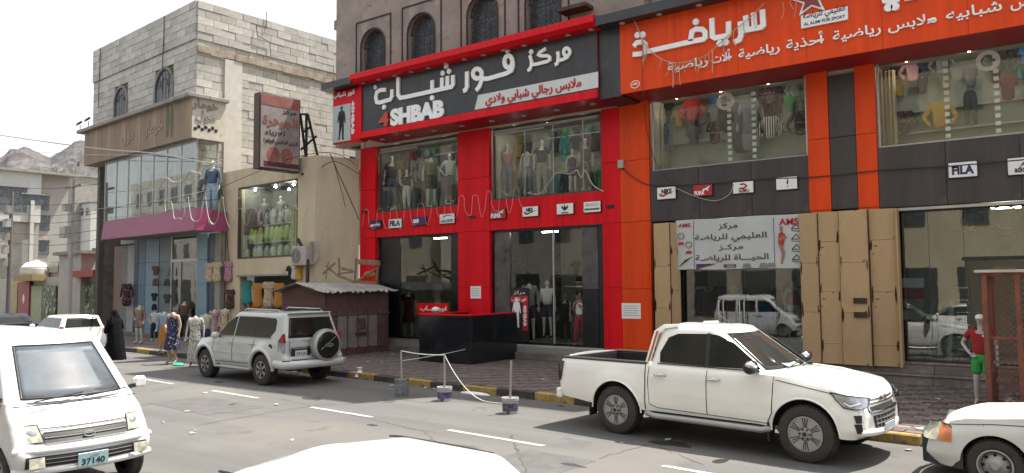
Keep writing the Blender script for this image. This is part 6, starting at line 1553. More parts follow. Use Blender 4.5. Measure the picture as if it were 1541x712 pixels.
for sg in (1, -1):
    for ax in Q_.axles: wheel(vn, ax, .70*sg, .29, .17, .185, sg, 'star', 7, M_silver)
# ------------------------------------------------------------------ small cars: one recipe
def small_car(name, label, cat, p, heading, body_m, L=4.3, W=.83, H=1.42, bonnet=.98, wagon=False, tail=M_tail, lamp=M_hlamp, bump=None, rw=.30, fancy=False, rim='steel', plate=None):
    c = place_vehicle(name, label, cat, p, heading); h = L/2
    K = Car(W=W, prof=[(0, .95), (.3, 1.0), (.7, 1.0), (1, .94)], front=[(0, h-.08), (.25, h), (.6, h-.03), (1, h-.22)], rear=[(0, -h+.06), (.3, -h), (1, -h+.06)],
            top=[(-h, bonnet-.02 if not wagon else bonnet), (-h+.6, bonnet+.0), (0, bonnet-.02), (h-1.35, bonnet-.01), (h-.6, bonnet-.08), (h-.15, bonnet-.20), (h, bonnet-.26)], bot=[(-h, .30), (-h+.5, .22), (h-.5, .22), (h, .26)],
            axles=(-h+.88, h-.84), rw=rw, ra=rw+.055, fl=.022, rf=.34, rr=.2, cy=.25, bow=.10, crown=.04)
    K.build_body(body_m, c)
    xr0, xr1 = (-h+.10, -h+.30) if wagon else (-h+.55, -h+1.25)
    _, gs, ge, sy = cabin(c, body_m, xr0, h-1.18, xr1, h-2.05, bonnet-.03, H-.06, W*.92, W*.74, crown=.06, bowf=.10)
    zb_, zt_ = bonnet+.03, H-.11
    xa_, xb_ = xr0+.42, h-1.42
    for sg in (1, -1):
        mid_x = (xr0+h-1.3)/2
        gs([(mid_x+.03, zb_), (mid_x+.03, zt_), (h-2.18, zt_), (h-1.95, zt_-.06), (h-1.45, zb_)], M_tint, sg)
        if wagon: gs([(xr0+.25, zb_), (xr0+.35, zt_), (mid_x-.75, zt_), (mid_x-.75, zb_)], M_tint, sg); gs([(mid_x-.70, zb_), (mid_x-.70, zt_), (mid_x-.03, zt_), (mid_x-.03, zb_)], M_tint, sg)
        else: gs([(xr0+.45, zb_), (xr1+.22, zt_), (mid_x-.03, zt_), (mid_x-.03, zb_)], M_tint, sg)
        for x_ in (mid_x-.7, mid_x+.35): pz = K.side(x_, bonnet-.14); part('door_handle', MB().box((x_-.08, pz.y*sg, bonnet-.15), (x_+.08, (pz.y+.025)*sg, bonnet-.115)), M_trim, c, local=True, bev=.005)
        K.gap([(mid_x, bonnet-.03), (mid_x, .3)], c, .005, (sg,)); K.gap([(h-1.5, bonnet-.05), (h-1.45, .3)], c, .005, (sg,))
        mr = MB(); mr.sphere((h-1.52, (W+.1)*sg, bonnet+.05), .10, 10, (.6, 1, .7)); part('door_mirror', mr, body_m, c, local=True, smooth=80)
        part('tail_lamp', MB().prism([(-h+.02, W*.95*sg, bonnet-.08), (-h+.3, W*1.005*sg, bonnet-.12), (-h+.3, W*1.01*sg, bonnet-.30), (-h-.01, W*.93*sg, bonnet-.30)] if not wagon else [(-h+.02, W*.94*sg, bonnet+.08), (-h+.17, W*.995*sg, bonnet+.02), (-h+.2, W*1.01*sg, bonnet-.25), (-h-.01, W*.92*sg, bonnet-.25)], (0, -.10*sg, 0)), tail, c, local=True)
        if not fancy: part('headlight', MB().prism([(h-.25, W*.94*sg, bonnet-.23), (h-.02, W*.62*sg, bonnet-.27), (h+.0, W*.62*sg, bonnet-.40), (h-.2, W*.98*sg, bonnet-.38)], (0, -.03*sg, 0)), lamp, c, local=True)
        for ax in K.axles: wheel(c, ax, (W-.1)*sg, rw, .19, rw*.62, sg, rim, 6, M_silver)
    ge(True, .06, .93, .97, M_tint2, 'windscreen'); ge(False, .12, .9, .9, M_tint, 'rear_window')
    if bump:
        m = MB()
        for e in (1, -1):
            rows_ = []
            for z in (.22, .30, .42, .52, .545):
                rows_.append([V((e*(h+.05-.0*z-.10*(abs(y)/(W*.75))**2*.9-(.0 if abs(y) < W*.75 else .38*((abs(y)-W*.75)/(W*.26))**1.6)), y, z)) for y in [W*1.02*math.sin(math.pi/2*(-1+2*i/22)) for i in range(23)]])
            k_ = [V((p.x-e*.06, p.y*.96, p.z)) for p in rows_[-1]]; rows_.append(k_); m.grid(rows_)
        part('bumper', m, bump, c, local=True, smooth=60)
    part('number_plate', MB().box((-h-.02, -.22, bonnet-.30), (-h-.005, .22, bonnet-.18)), plate or M_numw, c, local=True)
    part('number_plate', MB().box((h+.05, -.22, .36), (h+.065, .22, .47)), M_numw, c, local=True)
    return c, K
# old white saloon entering at the lower right: facing left
# nose at (-1.46, 10.5..), wheel hub seen at px (1495,705)
hub = pg(1495, 705, .30)
rc, RK = small_car('parked_car', 'old white car with black bumper and orange corner lamp at lower right edge', 'car', V((hub.x+1.36, hub.y+.83, 0)), math.pi-R(5), mat('car_old_white', (.60, .60, .57), .45, var=.08, vs=1.5, spots=[(1.2, .6, .1, (.45, .44, .41)), (8, .72, .03, (.12, .10, .09))]), L=4.25, bonnet=.90, H=1.42, bump=mat('bumper_black', (.03, .033, .04), .6, var=.3, spots=[(2, .6, .1, (.09, .09, .10))]), fancy=True)
for sg in (1, -1):
    g_ = []
    for j in range(4):
        z = .53+.19*j/3; row = []
        for i in range(10):
            x = 1.72+(2.09-1.72)*i/9; q = RK.side(min(x, 2.08-.03*j), z, .012); row.append(V((x-.03*j*(i/9), q.y*sg, z-(.03 if i == 0 and j == 3 else 0))))
        g_.append(row)
    m = MB(); m.grid([r[:5] for r in g_]); part('indicator_lamp', m, M_amber, rc, local=True, smooth=60)
    m = MB(); m.grid([r[4:] for r in g_]); part('headlight', m, M_fadel, rc, local=True, smooth=60)
    m = MB(); m.tube(g_[-1]+[], .009, 5); part('lamp_surround', m, M_gap, rc, local=True)
    p = RK.side(1.45, .76, .0); m = MB()
    for k in range(7):
        a_ = k*.9; m.stroke([V((1.40, (p.y+.006)*sg, .71)), V((1.40+.06*math.cos(a_), (p.y+.006)*sg, .71+.05*math.sin(a_)))], .012, (0, sg, 0), .002+.0005*k)
    part('paint_chip', m, M_trim, rc, local=True)
    RK.gap([(.8, .80), (1.3, .78), (1.75, .73)], rc, .005, (sg,))
# car whose bonnet fills the bottom middle: facing right
bc, BK = small_car('parked_car', 'white car at bottom centre of which only the sunlit roof shows', 'car', V((-3.55, 2.98, 0)), math.pi-R(4), M_carw, L=4.4, W=.86, H=1.53, bonnet=1.02)
for sg in (1, -1): part('roof_gutter', MB().tube([V((x, y*sg, z)) for x, y, z in [(.10, .595, 1.482), (0, .60, 1.49), (-.5, .61, 1.492), (-.8, .60, 1.49)]], .007, 5), M_gap, bc, local=True)
m = MB(); m.tube([(1.0, -.6, 1.03), (.8, -.1, 1.12), (.72, .2, 1.16)], .01, 5); part('wiper', m, M_trim, bc, local=True)
# the white estate car and the dark saloon far left, both parked facing left
small_car('parked_car', 'white estate car with red tail lamps beyond the minivan', 'car', V((-31.0, 13.4, 0)), math.pi-R(6), M_carw, L=4.2, W=.83, H=1.46, wagon=True, bonnet=.98, plate=M_numb)
small_car('parked_car', 'dark blue saloon at far left beyond the minivan', 'car', V((-36.6, 13.4, 0)), math.pi-R(6), M_cardk, L=4.5, H=1.40, bonnet=1.0)
# ================================================================== FIGURES: one continuous skin per body, clothes as children
M_skinp = mat('mannequin_shell', (.58, .55, .50), .45, var=.06)
M_skint = mat('mannequin_tan', (.50, .36, .26), .5, var=.08)
M_skinh = mat('skin', (.25, .14, .09), .6, var=.1)
BASE = dict(pel=(0, 0, .94), wai=(0, 0, 1.08), che=(0, 0, 1.28), nkb=(0, .01, 1.44), nck=(0, 0, 1.51), hed=(0, -.015, 1.60), top=(0, 0, 1.70),
            sR=(-.165, .01, 1.40), eR=(-.235, .03, 1.13), wR=(-.25, -.04, .90), hR=(-.255, -.07, .83), sL=(.165, .01, 1.40), eL=(.235, .03, 1.13), wL=(.25, -.04, .90), hL=(.255, -.07, .83),
            iR=(-.085, 0, .88), kR=(-.10, -.03, .49), aR=(-.11, .02, .09), tR=(-.12, -.13, .035), iL=(.085, 0, .88), kL=(.10, -.03, .49), aL=(.11, .02, .09), tL=(.12, -.13, .035))
RAD = dict(pel=(.135, .10), wai=(.11, .085), che=(.145, .10), nkb=(.075, .06), nck=(.045, .048), hed=(.068, .085), top=(.045, .055),
           s=(.055, .055), e=(.038, .038), w=(.026, .024), h=(.03, .016), i=(.085, .09), k=(.052, .055), a=(.034, .038), t=(.035, .024))
POSES = {
 'stand': {}, 'hip': dict(eR=(-.33, .08, 1.16), wR=(-.19, -.06, .98), hR=(-.14, -.09, .95)),
 'hips': dict(eR=(-.34, .08, 1.16), wR=(-.20, -.06, .98), hR=(-.15, -.09, .95), eL=(.34, .08, 1.16), wL=(.20, -.06, .98), hL=(.15, -.09, .95)),
 'step': dict(kR=(-.11, -.16, .50), aR=(-.12, -.18, .09), tR=(-.13, -.33, .035), kL=(.10, .04, .49), aL=(.11, .18, .11), tL=(.12, .05, .035)),
 'phone': dict(eR=(-.25, -.02, 1.14), wR=(-.14, -.17, 1.33), hR=(-.10, -.16, 1.46), eL=(.25, -.06, 1.13), wL=(.10, -.20, 1.22), hL=(.04, -.21, 1.27), kR=(-.13, -.05, .49), aR=(-.17, .02, .09), tR=(-.20, -.12, .035), aL=(.14, .02, .09), tL=(.17, -.12, .035)),
 'wave': dict(eL=(.30, -.02, 1.17), wL=(.27, -.12, 1.38), hL=(.26, -.13, 1.46)),
}
def joints(pose):
    j = dict(BASE); j.update(POSES[pose]); return j
def rad(k, f=1.0, add=0.):
    r = RAD.get(k) or RAD[k[0]]; return (r[0]*f+add, r[1]*f+add)
def skin(jn, chain, rads, root, sub=2):
    keys = []; 
    for a, b in chain:
        for k in (a, b):
            if k not in keys: keys.append(k)
    me = bpy.data.meshes.new('s'); me.from_pydata([jn[k] for k in keys], [(keys.index(a), keys.index(b)) for a, b in chain], [])
    o = bpy.data.objects.new('s', me); COL.objects.link(o)
    o.modifiers.new('k', 'SKIN'); s = o.modifiers.new('u', 'SUBSURF'); s.levels = s.render_levels = sub
    sv = me.skin_vertices[0].data
    for i, k in enumerate(keys): sv[i].radius = rads[k]; sv[i].use_root = (k == root)
    dg = bpy.context.evaluated_depsgraph_get(); dg.update(); r = bpy.data.meshes.new_from_object(o.evaluated_get(dg)); bpy.data.objects.remove(o)
    r.polygons.foreach_set('use_smooth', [True]*len(r.polygons)); return r
FC = {}
def hand_mb(jn, sd):
    mb = MB(); w, h = V(jn['w'+sd]), V(jn['h'+sd]); d = (h-w).normalized(); sx = -1 if sd == 'R' else 1
    e = V(jn['e'+sd]); nrm = d.cross(V((sx, 0, 0))); nrm = nrm.normalized() if nrm.length > .1 else V((0, -1, 0))
    across = d.cross(nrm).normalized()
    for k, L in enumerate((.062, .072, .068, .055)):
        b = h+across*(.024-.016*k)+d*.02; mid = b+d*L*.5-nrm*.004; tip = mid+d*L*.42-nrm*.018; mb.tube([b-d*.03, b, mid, tip], [.010, .0095, .0085, .006], 5)
    b = w+d*.03+across*.03; mb.tube([b, b+across*.022+d*.03, b+across*.02+d*.062], [.012, .010, .007], 5)
    return mb
def body_mesh(pose, head=True):
    k = ('body', pose, head)
    if k in FC: return FC[k]
    jn = joints(pose); ch = [('pel', 'wai'), ('wai', 'che'), ('che', 'nkb'), ('nkb', 'nck')]
    if head: ch += [('nck', 'hed'), ('hed', 'top')]
    for s in 'RL': ch += [('che', 's'+s), ('s'+s, 'e'+s), ('e'+s, 'w'+s), ('w'+s, 'h'+s), ('pel', 'i'+s), ('i'+s, 'k'+s), ('k'+s, 'a'+s), ('a'+s, 't'+s)]
    me = skin(jn, ch, {x: rad(x) for x in jn}, 'pel')
    bm = bmesh.new(); bm.from_mesh(me)
    ex = MB(); ex.merge(hand_mb(jn, 'R')).merge(hand_mb(jn, 'L'))
    if head:
        hc = V(jn['hed']); ex.tube([hc+V((0, -.075, .03)), hc+V((0, -.10, -.008)), hc+V((0, -.082, -.018))], [.007, .012, .008], 5)
        for s in (-1, 1): ex.sphere(hc+V((.072*s, .005, 0)), .022, 6, (.35, .7, 1.1))
    em = mesh_of('e', ex, []); bm.from_mesh(em)
    for f in bm.faces: f.smooth = True
    bm.to_mesh(me); bm.free(); FC[k] = me; return me
def top_mesh(pose, sleeve='short', hem=.92, ease=.018):
    k = ('top', pose, sleeve, hem, ease)
    if k in FC: return FC[k]
    jn = joints(pose); j = dict(jn); j['hem'] = (0, 0, hem); rr = {x: rad(x, 1.0, ease) for x in jn}; rr['hem'] = (.155+ease+max(0, .9-hem)*.22, .115+ease+max(0, .9-hem)*.1); rr['nkb'] = (.075, .062); rr['che'] = (.16+ease, .105+ease); rr['wai'] = (.135+ease, .10+ease)
    ch = [('hem', 'wai'), ('wai', 'che'), ('che', 'nkb')]
    for s in 'RL':
        f = .62 if sleeve == 'short' else 1
        if sleeve != 'none':
            j['m'+s] = tuple(V(jn['s'+s]).lerp(V(jn['e'+s]), f)); rr['m'+s] = (.062, .062) if f < 1 else (.052, .052); rr['s'+s] = (.07, .068); ch += [('che', 's'+s), ('s'+s, 'm'+s)]
            if sleeve == 'long': j['c'+s] = tuple(V(jn['e'+s]).lerp(V(jn['w'+s]), .93)); rr['c'+s] = (.038, .038); ch.append(('m'+s, 'c'+s))
    me = skin(j, ch, rr, 'hem'); FC[k] = me; return me
def pants_mesh(pose, end=.12, ease=.02):
    k = ('pants', pose, end, ease)
    if k in FC: return FC[k]
    jn = joints(pose); j = {}; rr = {}; j['w'] = (0, 0, 1.02); rr['w'] = (.13, .098); j['p'] = (0, 0, .93); rr['p'] = (.14+ease*.5, .11+ease*.5); ch = [('w', 'p')]
    for s in 'RL':
        i_, k_, a_ = V(jn['i'+s]), V(jn['k'+s]), V(jn['a'+s]); j['i'+s] = tuple(i_-EZ*.03); rr['i'+s] = (.088+ease, .095+ease); ch.append(('p', 'i'+s))
        if end > .4: e = k_.lerp(i_, max(0, (end-k_.z)/(i_.z-k_.z))); j['e'+s] = tuple(e); rr['e'+s] = (.085, .09); ch.append(('i'+s, 'e'+s))
        else: j['k'+s] = tuple(k_); rr['k'+s] = (.064+ease, .066+ease); j['e'+s] = tuple(k_.lerp(a_, (k_.z-end)/(k_.z-a_.z))); rr['e'+s] = (.056+ease*.6, .058+ease*.6); ch += [('i'+s, 'k'+s), ('k'+s, 'e'+s)]
    me = skin(j, ch, rr, 'p'); FC[k] = me; return me
def skirt_mesh(z1=1.05, z0=.45, r0=.13, r1=.26, folds=9, amp=.02):
    k = ('skirt', z1, z0, r0, r1, folds)
    if k in FC: return FC[k]
    mb = MB(); rows = []
    for j in range(9):
        t = j/8; r = r0+(r1-r0)*t**.8; rows.append([V((math.cos(a)*(r+amp*t*math.sin(folds*a)), math.sin(a)*(r*.8+amp*t*math.sin(folds*a)), z1+(z0-z1)*t)) for a in [2*math.pi*i/40 for i in range(40)]])
    mb.grid(rows, 0, True); me = mesh_of('k', mb, [], None, 180); FC[k] = me; return me
MC = {}
def use(me, m):
    k = (me.name, m.name)
    if k not in MC: c = me.copy(); c.materials.clear(); c.materials.append(m); MC[k] = c
    return MC[k]
def ch_obj(name, me, m, par, loc=(0, 0, 0), sc=None):
    o = bpy.data.objects.new(name, use(me, m)); COL.objects.link(o); o.parent = par; o.location = loc
    if sc: o.scale = sc
    return o
M_hairk = mat('black_hair', (.012, .011, .01), .8, var=.3)
def figure(name, label, cat, P, rz, h=1.74, pose='stand', head=True, skin_m=None, top=None, pants=None, skirt=None, group=None, hair=None, cap=None, base=True, full=1.74):
    """P: where the feet stand; rz 0 faces the street (-Y)"""
    t = thing(name, label, cat, tuple(P), rz, group); s = h/full; t.scale = (s, s, s)
    ch_obj('body', body_mesh(pose, head), skin_m or M_skinp, t)
    if top: ch_obj('top', top_mesh(pose, top[1], *(top[2:] or ())), top[0], t)
    if pants: ch_obj('trousers' if (len(pants) < 2 or pants[1] < .4) else 'shorts', pants_mesh(pose, *(pants[1:] or ())), pants[0], t)
    if skirt: ch_obj('skirt', skirt_mesh(*skirt[1:]), skirt[0], t)
    j = joints(pose); hc = V(j['hed'])
    if hair: 
        hm_ = MB().sphere(hc+V((0, .012, .035)), .088, 14, (.95, 1.05, 1.0)); hm_.v = [V((p.x, max(p.y, -.062+max(0, (hc.z+.05-p.z))*1.6), p.z)) for p in hm_.v]; part('hair', hm_, hair, t, local=True, smooth=80)
    if cap:
        part('cap', MB().sphere(hc+V((0, .005, .055)), .086, 14, (1, 1.1, .75)).prism([hc+V((-.06, -.07, .055)), hc+V((.06, -.07, .055)), hc+V((.05, -.17, .04)), hc+V((-.05, -.17, .04))], (0, 0, .008)), cap, t, local=True, smooth=60)
    if base and cat == 'mannequin': part('base_plate', MB().cyl((0, 0, .0), (0, 0, .015), .17, n=20), M_chrome, t, local=True)
    return t
def fab(name, c, **k): return mat('cloth_'+name, c, .85, var=k.pop('var', .22), vs=k.pop('vs', 7), bump=.25, bs=30, **k)
F_ = dict(navy=fab('navy', (.02, .03, .07)), black=fab('black', (.018, .018, .02)), white=fab('white', (.62, .62, .6), var=.08), olive=fab('olive', (.20, .22, .13)), grey=fab('grey', (.25, .26, .26)), jeans=fab('denim', (.09, .14, .22)), ljeans=fab('light_denim', (.28, .40, .52)),
          maroon=fab('maroon', (.16, .02, .03)), red=fab('red', (.42, .02, .025)), salmon=fab('salmon', (.40, .21, .17)), mustard=fab('mustard', (.50, .31, .05)), teal=fab('teal', (.05, .33, .33)), orange=fab('orange', (.52, .22, .05)), brown=fab('brown', (.14, .085, .06)),
          khaki=fab('khaki', (.33, .29, .21)), lgreen=fab('light_green', (.30, .42, .22)), green=fab('green', (.05, .40, .10)), purple=fab('purple', (.07, .025, .09)), pink=fab('pink', (.50, .25, .27)), cream=fab('cream', (.55, .48, .33)), rosy=fab('rosy_brown', (.30, .20, .17)), dgrey=fab('dark_grey', (.07, .07, .075)), blue=fab('blue', (.06, .16, .38)), yellow=fab('yellow', (.62, .36, .05)),
          sage=fab('sage', (.42, .46, .33)), floral=fab('navy_floral', (.02, .03, .09), spots=[(22, .60, .03, (.62, .52, .48))]), wfloral=fab('white_floral', (.58, .57, .50), spots=[(20, .56, .03, (.10, .11, .10))]), cfloral=fab('cream_floral', (.56, .48, .34), spots=[(18, .56, .04, (.36, .14, .08))]), pfloral=fab('pink_floral', (.50, .28, .34), spots=[(18, .55, .04, (.30, .05, .10))]), bfloral=fab('black_floral', (.03, .02, .03), spots=[(18, .58, .04, (.45, .15, .08))]))
def stripes(name, c1, c2, sc=9.):
    m = mat('cloth_'+name, c1, .85, var=0); n = m.node_tree.nodes; L = m.node_tree.links; w = n.new('ShaderNodeTexWave'); w.inputs['Scale'].default_value = sc; w.inputs['Distortion'].default_value = .3; tc = n.new('ShaderNodeTexCoord'); L.new(tc.outputs['Object'], w.inputs['Vector'])
    cr = n.new('ShaderNodeValToRGB'); cr.color_ramp.elements[0].position = .48; cr.color_ramp.elements[1].position = .52; cr.color_ramp.elements[0].color = (*c1, 1); cr.color_ramp.elements[1].color = (*c2, 1); L.new(w.outputs['Fac'], cr.inputs[0]); L.new(cr.outputs[0], n['Principled BSDF'].inputs['Base Color']); return m
F_['stripe'] = stripes('striped', (.02, .02, .022), (.55, .55, .53), 5.); F_['gstripe'] = stripes('grey_striped', (.3, .33, .34), (.48, .5, .5), 8.)
def inwin(px_, pt, pb_, Y, full=1.74):
    """feet point and height of a figure seen from y=pt to y=pb_ at pixel column px_ on plane Y"""
    b, t = pa(px_, pb_, Y), pa(px_, pt, Y); return b, (t.z-b.z)
# ---------------------------------------------------------------- hung garments
def hung(kind, label, px_, pt, pb_, m, Y=21.15, w=None, group=None, frame='A', cat=None):
    a, b = (pa(px_, pt, Y), pa(px_, pb_, Y)) if frame == 'A' else (pb(px_, pt, Y), pb(px_, pb_, Y))
    h = a.z-b.z; rz = R(12) if frame == 'A' else TB+R(30)
    nm = {'tee': 't_shirt', 'hoodie': 'long_sleeved_top', 'trousers': 'trousers', 'coat': 'coat', 'dress': 'dress', 'shorts': 'shorts'}[kind]
    if kind in ('tee', 'hoodie', 'coat'):
        me = top_mesh('hips' if kind == 'hoodie' else 'stand', 'short' if kind == 'tee' else 'long', .92 if kind != 'coat' else .55); z0, z1 = (.92 if kind != 'coat' else .55)-.1, 1.50
    elif kind == 'trousers': me = pants_mesh('stand', .12); z0, z1 = .08, 1.1
    elif kind == 'shorts': me = pants_mesh('stand', .6); z0, z1 = .5, 1.1
    else: me = top_mesh('stand', 'short', .55, .03); z0, z1 = .42, 1.50
    o = bpy.data.objects.new(nm, use(me, m)); COL.objects.link(o); s = h/(z1-z0); sx = s*(w or 1)
    o.scale = (sx, s*.45, s); o.rotation_euler = (0, 0, rz); o.location = V((b.x, b.y, b.z-z0*s)); props(o, label, cat or {'tee': 'shirt', 'hoodie': 'shirt', 'coat': 'coat', 'trousers': 'trousers', 'shorts': 'shorts', 'dress': 'dress'}[kind], group)
    return o
CN = ['black', 'maroon', 'olive', 'jeans', 'khaki', 'teal', 'brown', 'white', 'mustard', 'grey', 'navy', 'green', 'salmon', 'dgrey']
g1 = 'clothes shown in the red shop windows'
def fw(name, label, px_, pt, pb_, Y, **k):
    P, h = inwin(px_, pt, pb_, Y); full = 1.74 if k.get('head', True) else 1.55
    return figure('mannequin', label, 'mannequin', P, k.pop('rz', R(rnd.choice([20, 30, 40]))), h, full=full, **k)
fw('', 'child mannequin in black shirt and white trousers in the left upper red-shop window', 612, 253, 313, 20.2, pose='hip', top=(F_['black'], 'short'), pants=(F_['white'],), group=g1)
fw('', 'headless mannequin in olive T-shirt and black shorts, left upper red-shop window', 649, 235, 311, 20.3, pose='stand', head=False, top=(F_['olive'], 'short'), pants=(F_['black'], .5), group=g1)
fw('', 'mannequin in white shirt and brown trousers at right side of left upper window', 677, 229, 307, 20.3, pose='hip', top=(F_['white'], 'short'), pants=(F_['brown'],), group=g1)
fw('', 'mannequin in dark shirt and blue jeans at left side of left upper window', 590, 232, 316, 20.3, pose='stand', top=(F_['dgrey'], 'short'), pants=(F_['jeans'],), group=g1)
for a in (('coat', 'long red coat hung high in the left upper red-shop window', 618, 222, 256, F_['red']), ('coat', 'maroon coat hung behind the child mannequin', 631, 238, 276, F_['maroon']), ('trousers', 'teal trousers hung under the olive T-shirt', 647, 276, 309, F_['teal']), ('trousers', 'mustard trousers beside the brown ones in the left upper window', 682, 279, 306, F_['mustard']),
          ('dress', 'teal garment hung at the top of the left upper window', 643, 214, 240, F_['teal']), ('tee', 'dark green shirt hung beside the teal garment', 653, 214, 234, F_['green']), ('tee', 'orange shirt hung at top right of the left upper window', 676, 208, 226, F_['orange']), ('coat', 'black jacket hung left of the teal garment', 633, 218, 244, F_['black']),
          ('hoodie', 'rust red top hung at far left of the left upper window', 588, 230, 250, F_['maroon'])):
    hung(a[0], a[1], a[2], a[3], a[4], a[5], group=g1)
g2 = 'clothes shown in the right red-shop window'
fw('', 'mannequin in salmon shirt and grey trousers at left of right upper window', 764, 214, 294, 20.4, top=(F_['salmon'], 'long'), pants=(F_['grey'],), group=g2)
fw('', 'headless mannequin in white vest and grey trousers in right upper window', 794, 226, 292, 20.3, head=False, top=(F_['white'], 'none'), pants=(F_['grey'],), group=g2)
fw('', 'mannequin in black shirt and pale grey trousers in middle of right upper window', 816, 208, 292, 20.3, top=(F_['black'], 'short'), pants=(F_['khaki'],), group=g2)
fw('', 'child mannequin in purple vest and shorts in right upper window', 862, 222, 290, 20.2, pose='wave', top=(F_['purple'], 'none'), pants=(F_['purple'], .62), group=g2)
fw('', 'mannequin in brown shirt and brown trousers at right of right upper window', 882, 206, 288, 20.5, top=(F_['brown'], 'short'), pants=(F_['brown'],), group=g2)
for a in (('coat', 'long mustard garment hung in right upper window', 778, 204, 250, F_['mustard']), ('trousers', 'mustard trousers hung in right upper window', 777, 250, 291, F_['mustard']), ('trousers', 'khaki trousers hung left of the child mannequin', 838, 243, 290, F_['khaki']), ('trousers', 'light green trousers hung beside the child mannequin', 851, 244, 290, F_['lgreen']),
          ('dress', 'bright green garment hung at top of right upper window', 850, 182, 210, F_['green']), ('tee', 'teal shirt hung at top right of right upper window', 888, 176, 200, F_['teal']), ('coat', 'black jacket hung between green and teal garments', 869, 182, 208, F_['black']), ('tee', 'grey shirt hung at top left of right upper window', 760, 202, 224, F_['grey']),
          ('coat', 'black jacket hung left of the green garment', 832, 188, 216, F_['dgrey']), ('trousers', 'dark trousers hung behind the child mannequin', 868, 244, 288, F_['dgrey'])):
    hung(a[0], a[1], a[2], a[3], a[4], a[5], group=g2)
OW = ['first', 'second', 'third', 'fourth', 'fifth', 'sixth', 'seventh', 'eighth', 'ninth', 'tenth', 'eleventh', 'twelfth']
def rail(x0_, x1_, n_, zt_, Y, where, grp, kinds=('coat', 'trousers', 'tee')):
    for i in range(n_):
        x_ = x0_+(x1_-x0_)*i/(n_-1); kd = kinds[(i*2) % len(kinds)]; cn = CN[(i*5+int(zt_*3)) % 14]; h_ = {'coat': 1.0, 'trousers': 1.05, 'tee': .62}[kd]
        me = {'coat': top_mesh('stand', 'long', .55), 'trousers': pants_mesh('stand', .12), 'tee': top_mesh('stand', 'short', .92)}[kd]; zl = {'coat': .45, 'trousers': .08, 'tee': .82}[kd]; s_ = h_/({'coat': 1.05, 'trousers': 1.02, 'tee': .68}[kd])
        o = bpy.data.objects.new({'coat': 'coat', 'trousers': 'trousers', 'tee': 't_shirt'}[kd], use(me, F_[cn])); COL.objects.link(o); o.scale = (s_*.8, s_*.5, s_); o.rotation_euler = (0, 0, R(rnd.uniform(10, 50))); o.location = (x_, Y, zt_-h_-zl*s_)
        props(o, '%s %s %s, %s from left' % ({'jeans': 'denim blue', 'dgrey': 'dark grey'}.get(cn, cn), {'coat': 'coat', 'trousers': 'trousers', 'tee': 'T-shirt'}[kd], where, OW[i]), {'coat': 'coat', 'trousers': 'trousers', 'tee': 'shirt'}[kd], grp)
rail(-20.7, -16.6, 12, 7.35, 21.05, 'on the back rail, left upper red window', 'back rail, left red window')
rail(-20.6, -16.7, 9, 6.2, 21.1, 'low at back, left upper red window', 'low rail, left red window', ('trousers', 'coat'))
rail(-15.0, -10.8, 12, 7.35, 21.05, 'on the back rail, right upper red window', 'back rail, right red window', ('tee', 'coat', 'tee'))
rail(-14.9, -10.9, 10, 6.2, 21.1, 'low at back, right upper red window', 'low rail, right red window', ('trousers', 'trousers', 'coat'))
rail(-14.2, -11.0, 10, 3.3, 22.9, 'high at back, right red ground-floor shop', 'high rail, ground-floor red shop', ('tee', 'coat'))
rail(-20.2, -17.0, 8, 2.5, 22.7, 'at back, left red ground-floor shop', 'rail, left ground-floor red shop', ('coat', 'tee'))
rail(-9.0, -5.4, 11, 7.6, 20.85, 'high at back, left orange-shop window', 'back rail, left orange window', ('tee', 'tee', 'coat'))
rail(-3.1, 1.0, 9, 7.6, 20.85, 'high at back, right orange-shop window', 'back rail, right orange window', ('tee', 'tee'))
rail(-9.0, -5.4, 12, 2.4, 22.2, 'deep in the shop behind the banner', 'rail behind the banner', ('coat', 'tee', 'trousers'))
hr = MB().tube([(-15, 21.1, 7.35), (-10.7, 21.1, 7.35)], .02, 6); part('hanging_rail', hr, M_chrome, shop); part('hanging_rail', MB().tube([(-20.8, 21.1, 7.35), (-16.3, 21.1, 7.35)], .02, 6), M_chrome, shop)
for x_ in (-14.0, -12.9, -11.8): part('display_pole', MB().cyl((x_, 20.0, 5.05), (x_, 20.0, 7.6), .02, n=6), M_alu, shop)
g3 = 'jerseys shown in the left orange-shop window'
YO = 20.6
for a in (('tee', 'black jersey hung at top left of left orange-shop window', 1007, 152, 178, F_['black']), ('trousers', 'blue denim trousers hung at left of left orange-shop window', 1006, 180, 232, F_['jeans']), ('hoodie', 'red jersey with long sleeves hung in left orange-shop window', 1042, 146, 190, F_['red']), ('tee', 'dark grey T-shirt hung below the red jersey', 1045, 188, 224, F_['dgrey']), ('tee', 'dark patterned T-shirt hung beside the grey one', 1076, 182, 224, F_['bfloral']),
          ('tee', 'blue cap and shirt hung beside the white ball', 1074, 140, 162, F_['blue']), ('coat', 'long grey coat hung in middle of left orange-shop window', 1118, 148, 242, F_['dgrey']), ('coat', 'second long dark coat beside the long grey coat', 1131, 146, 240, F_['grey']), ('hoodie', 'black patterned jacket hung high in left orange-shop window', 1160, 122, 164, F_['bfloral']), ('hoodie', 'black and white striped jersey in left orange-shop window', 1160, 172, 216, F_['stripe']),
          ('hoodie', 'pale grey jacket hung at top right of left orange-shop window', 1198, 118, 152, F_['grey']), ('hoodie', 'dark patterned hoodie at right edge of left orange-shop window', 1206, 164, 212, F_['bfloral'])):
    hung(a[0], a[1], a[2], a[3], a[4], a[5], Y=YO, w=.84, group=g3)
g4 = 'jerseys shown in the right orange-shop window'
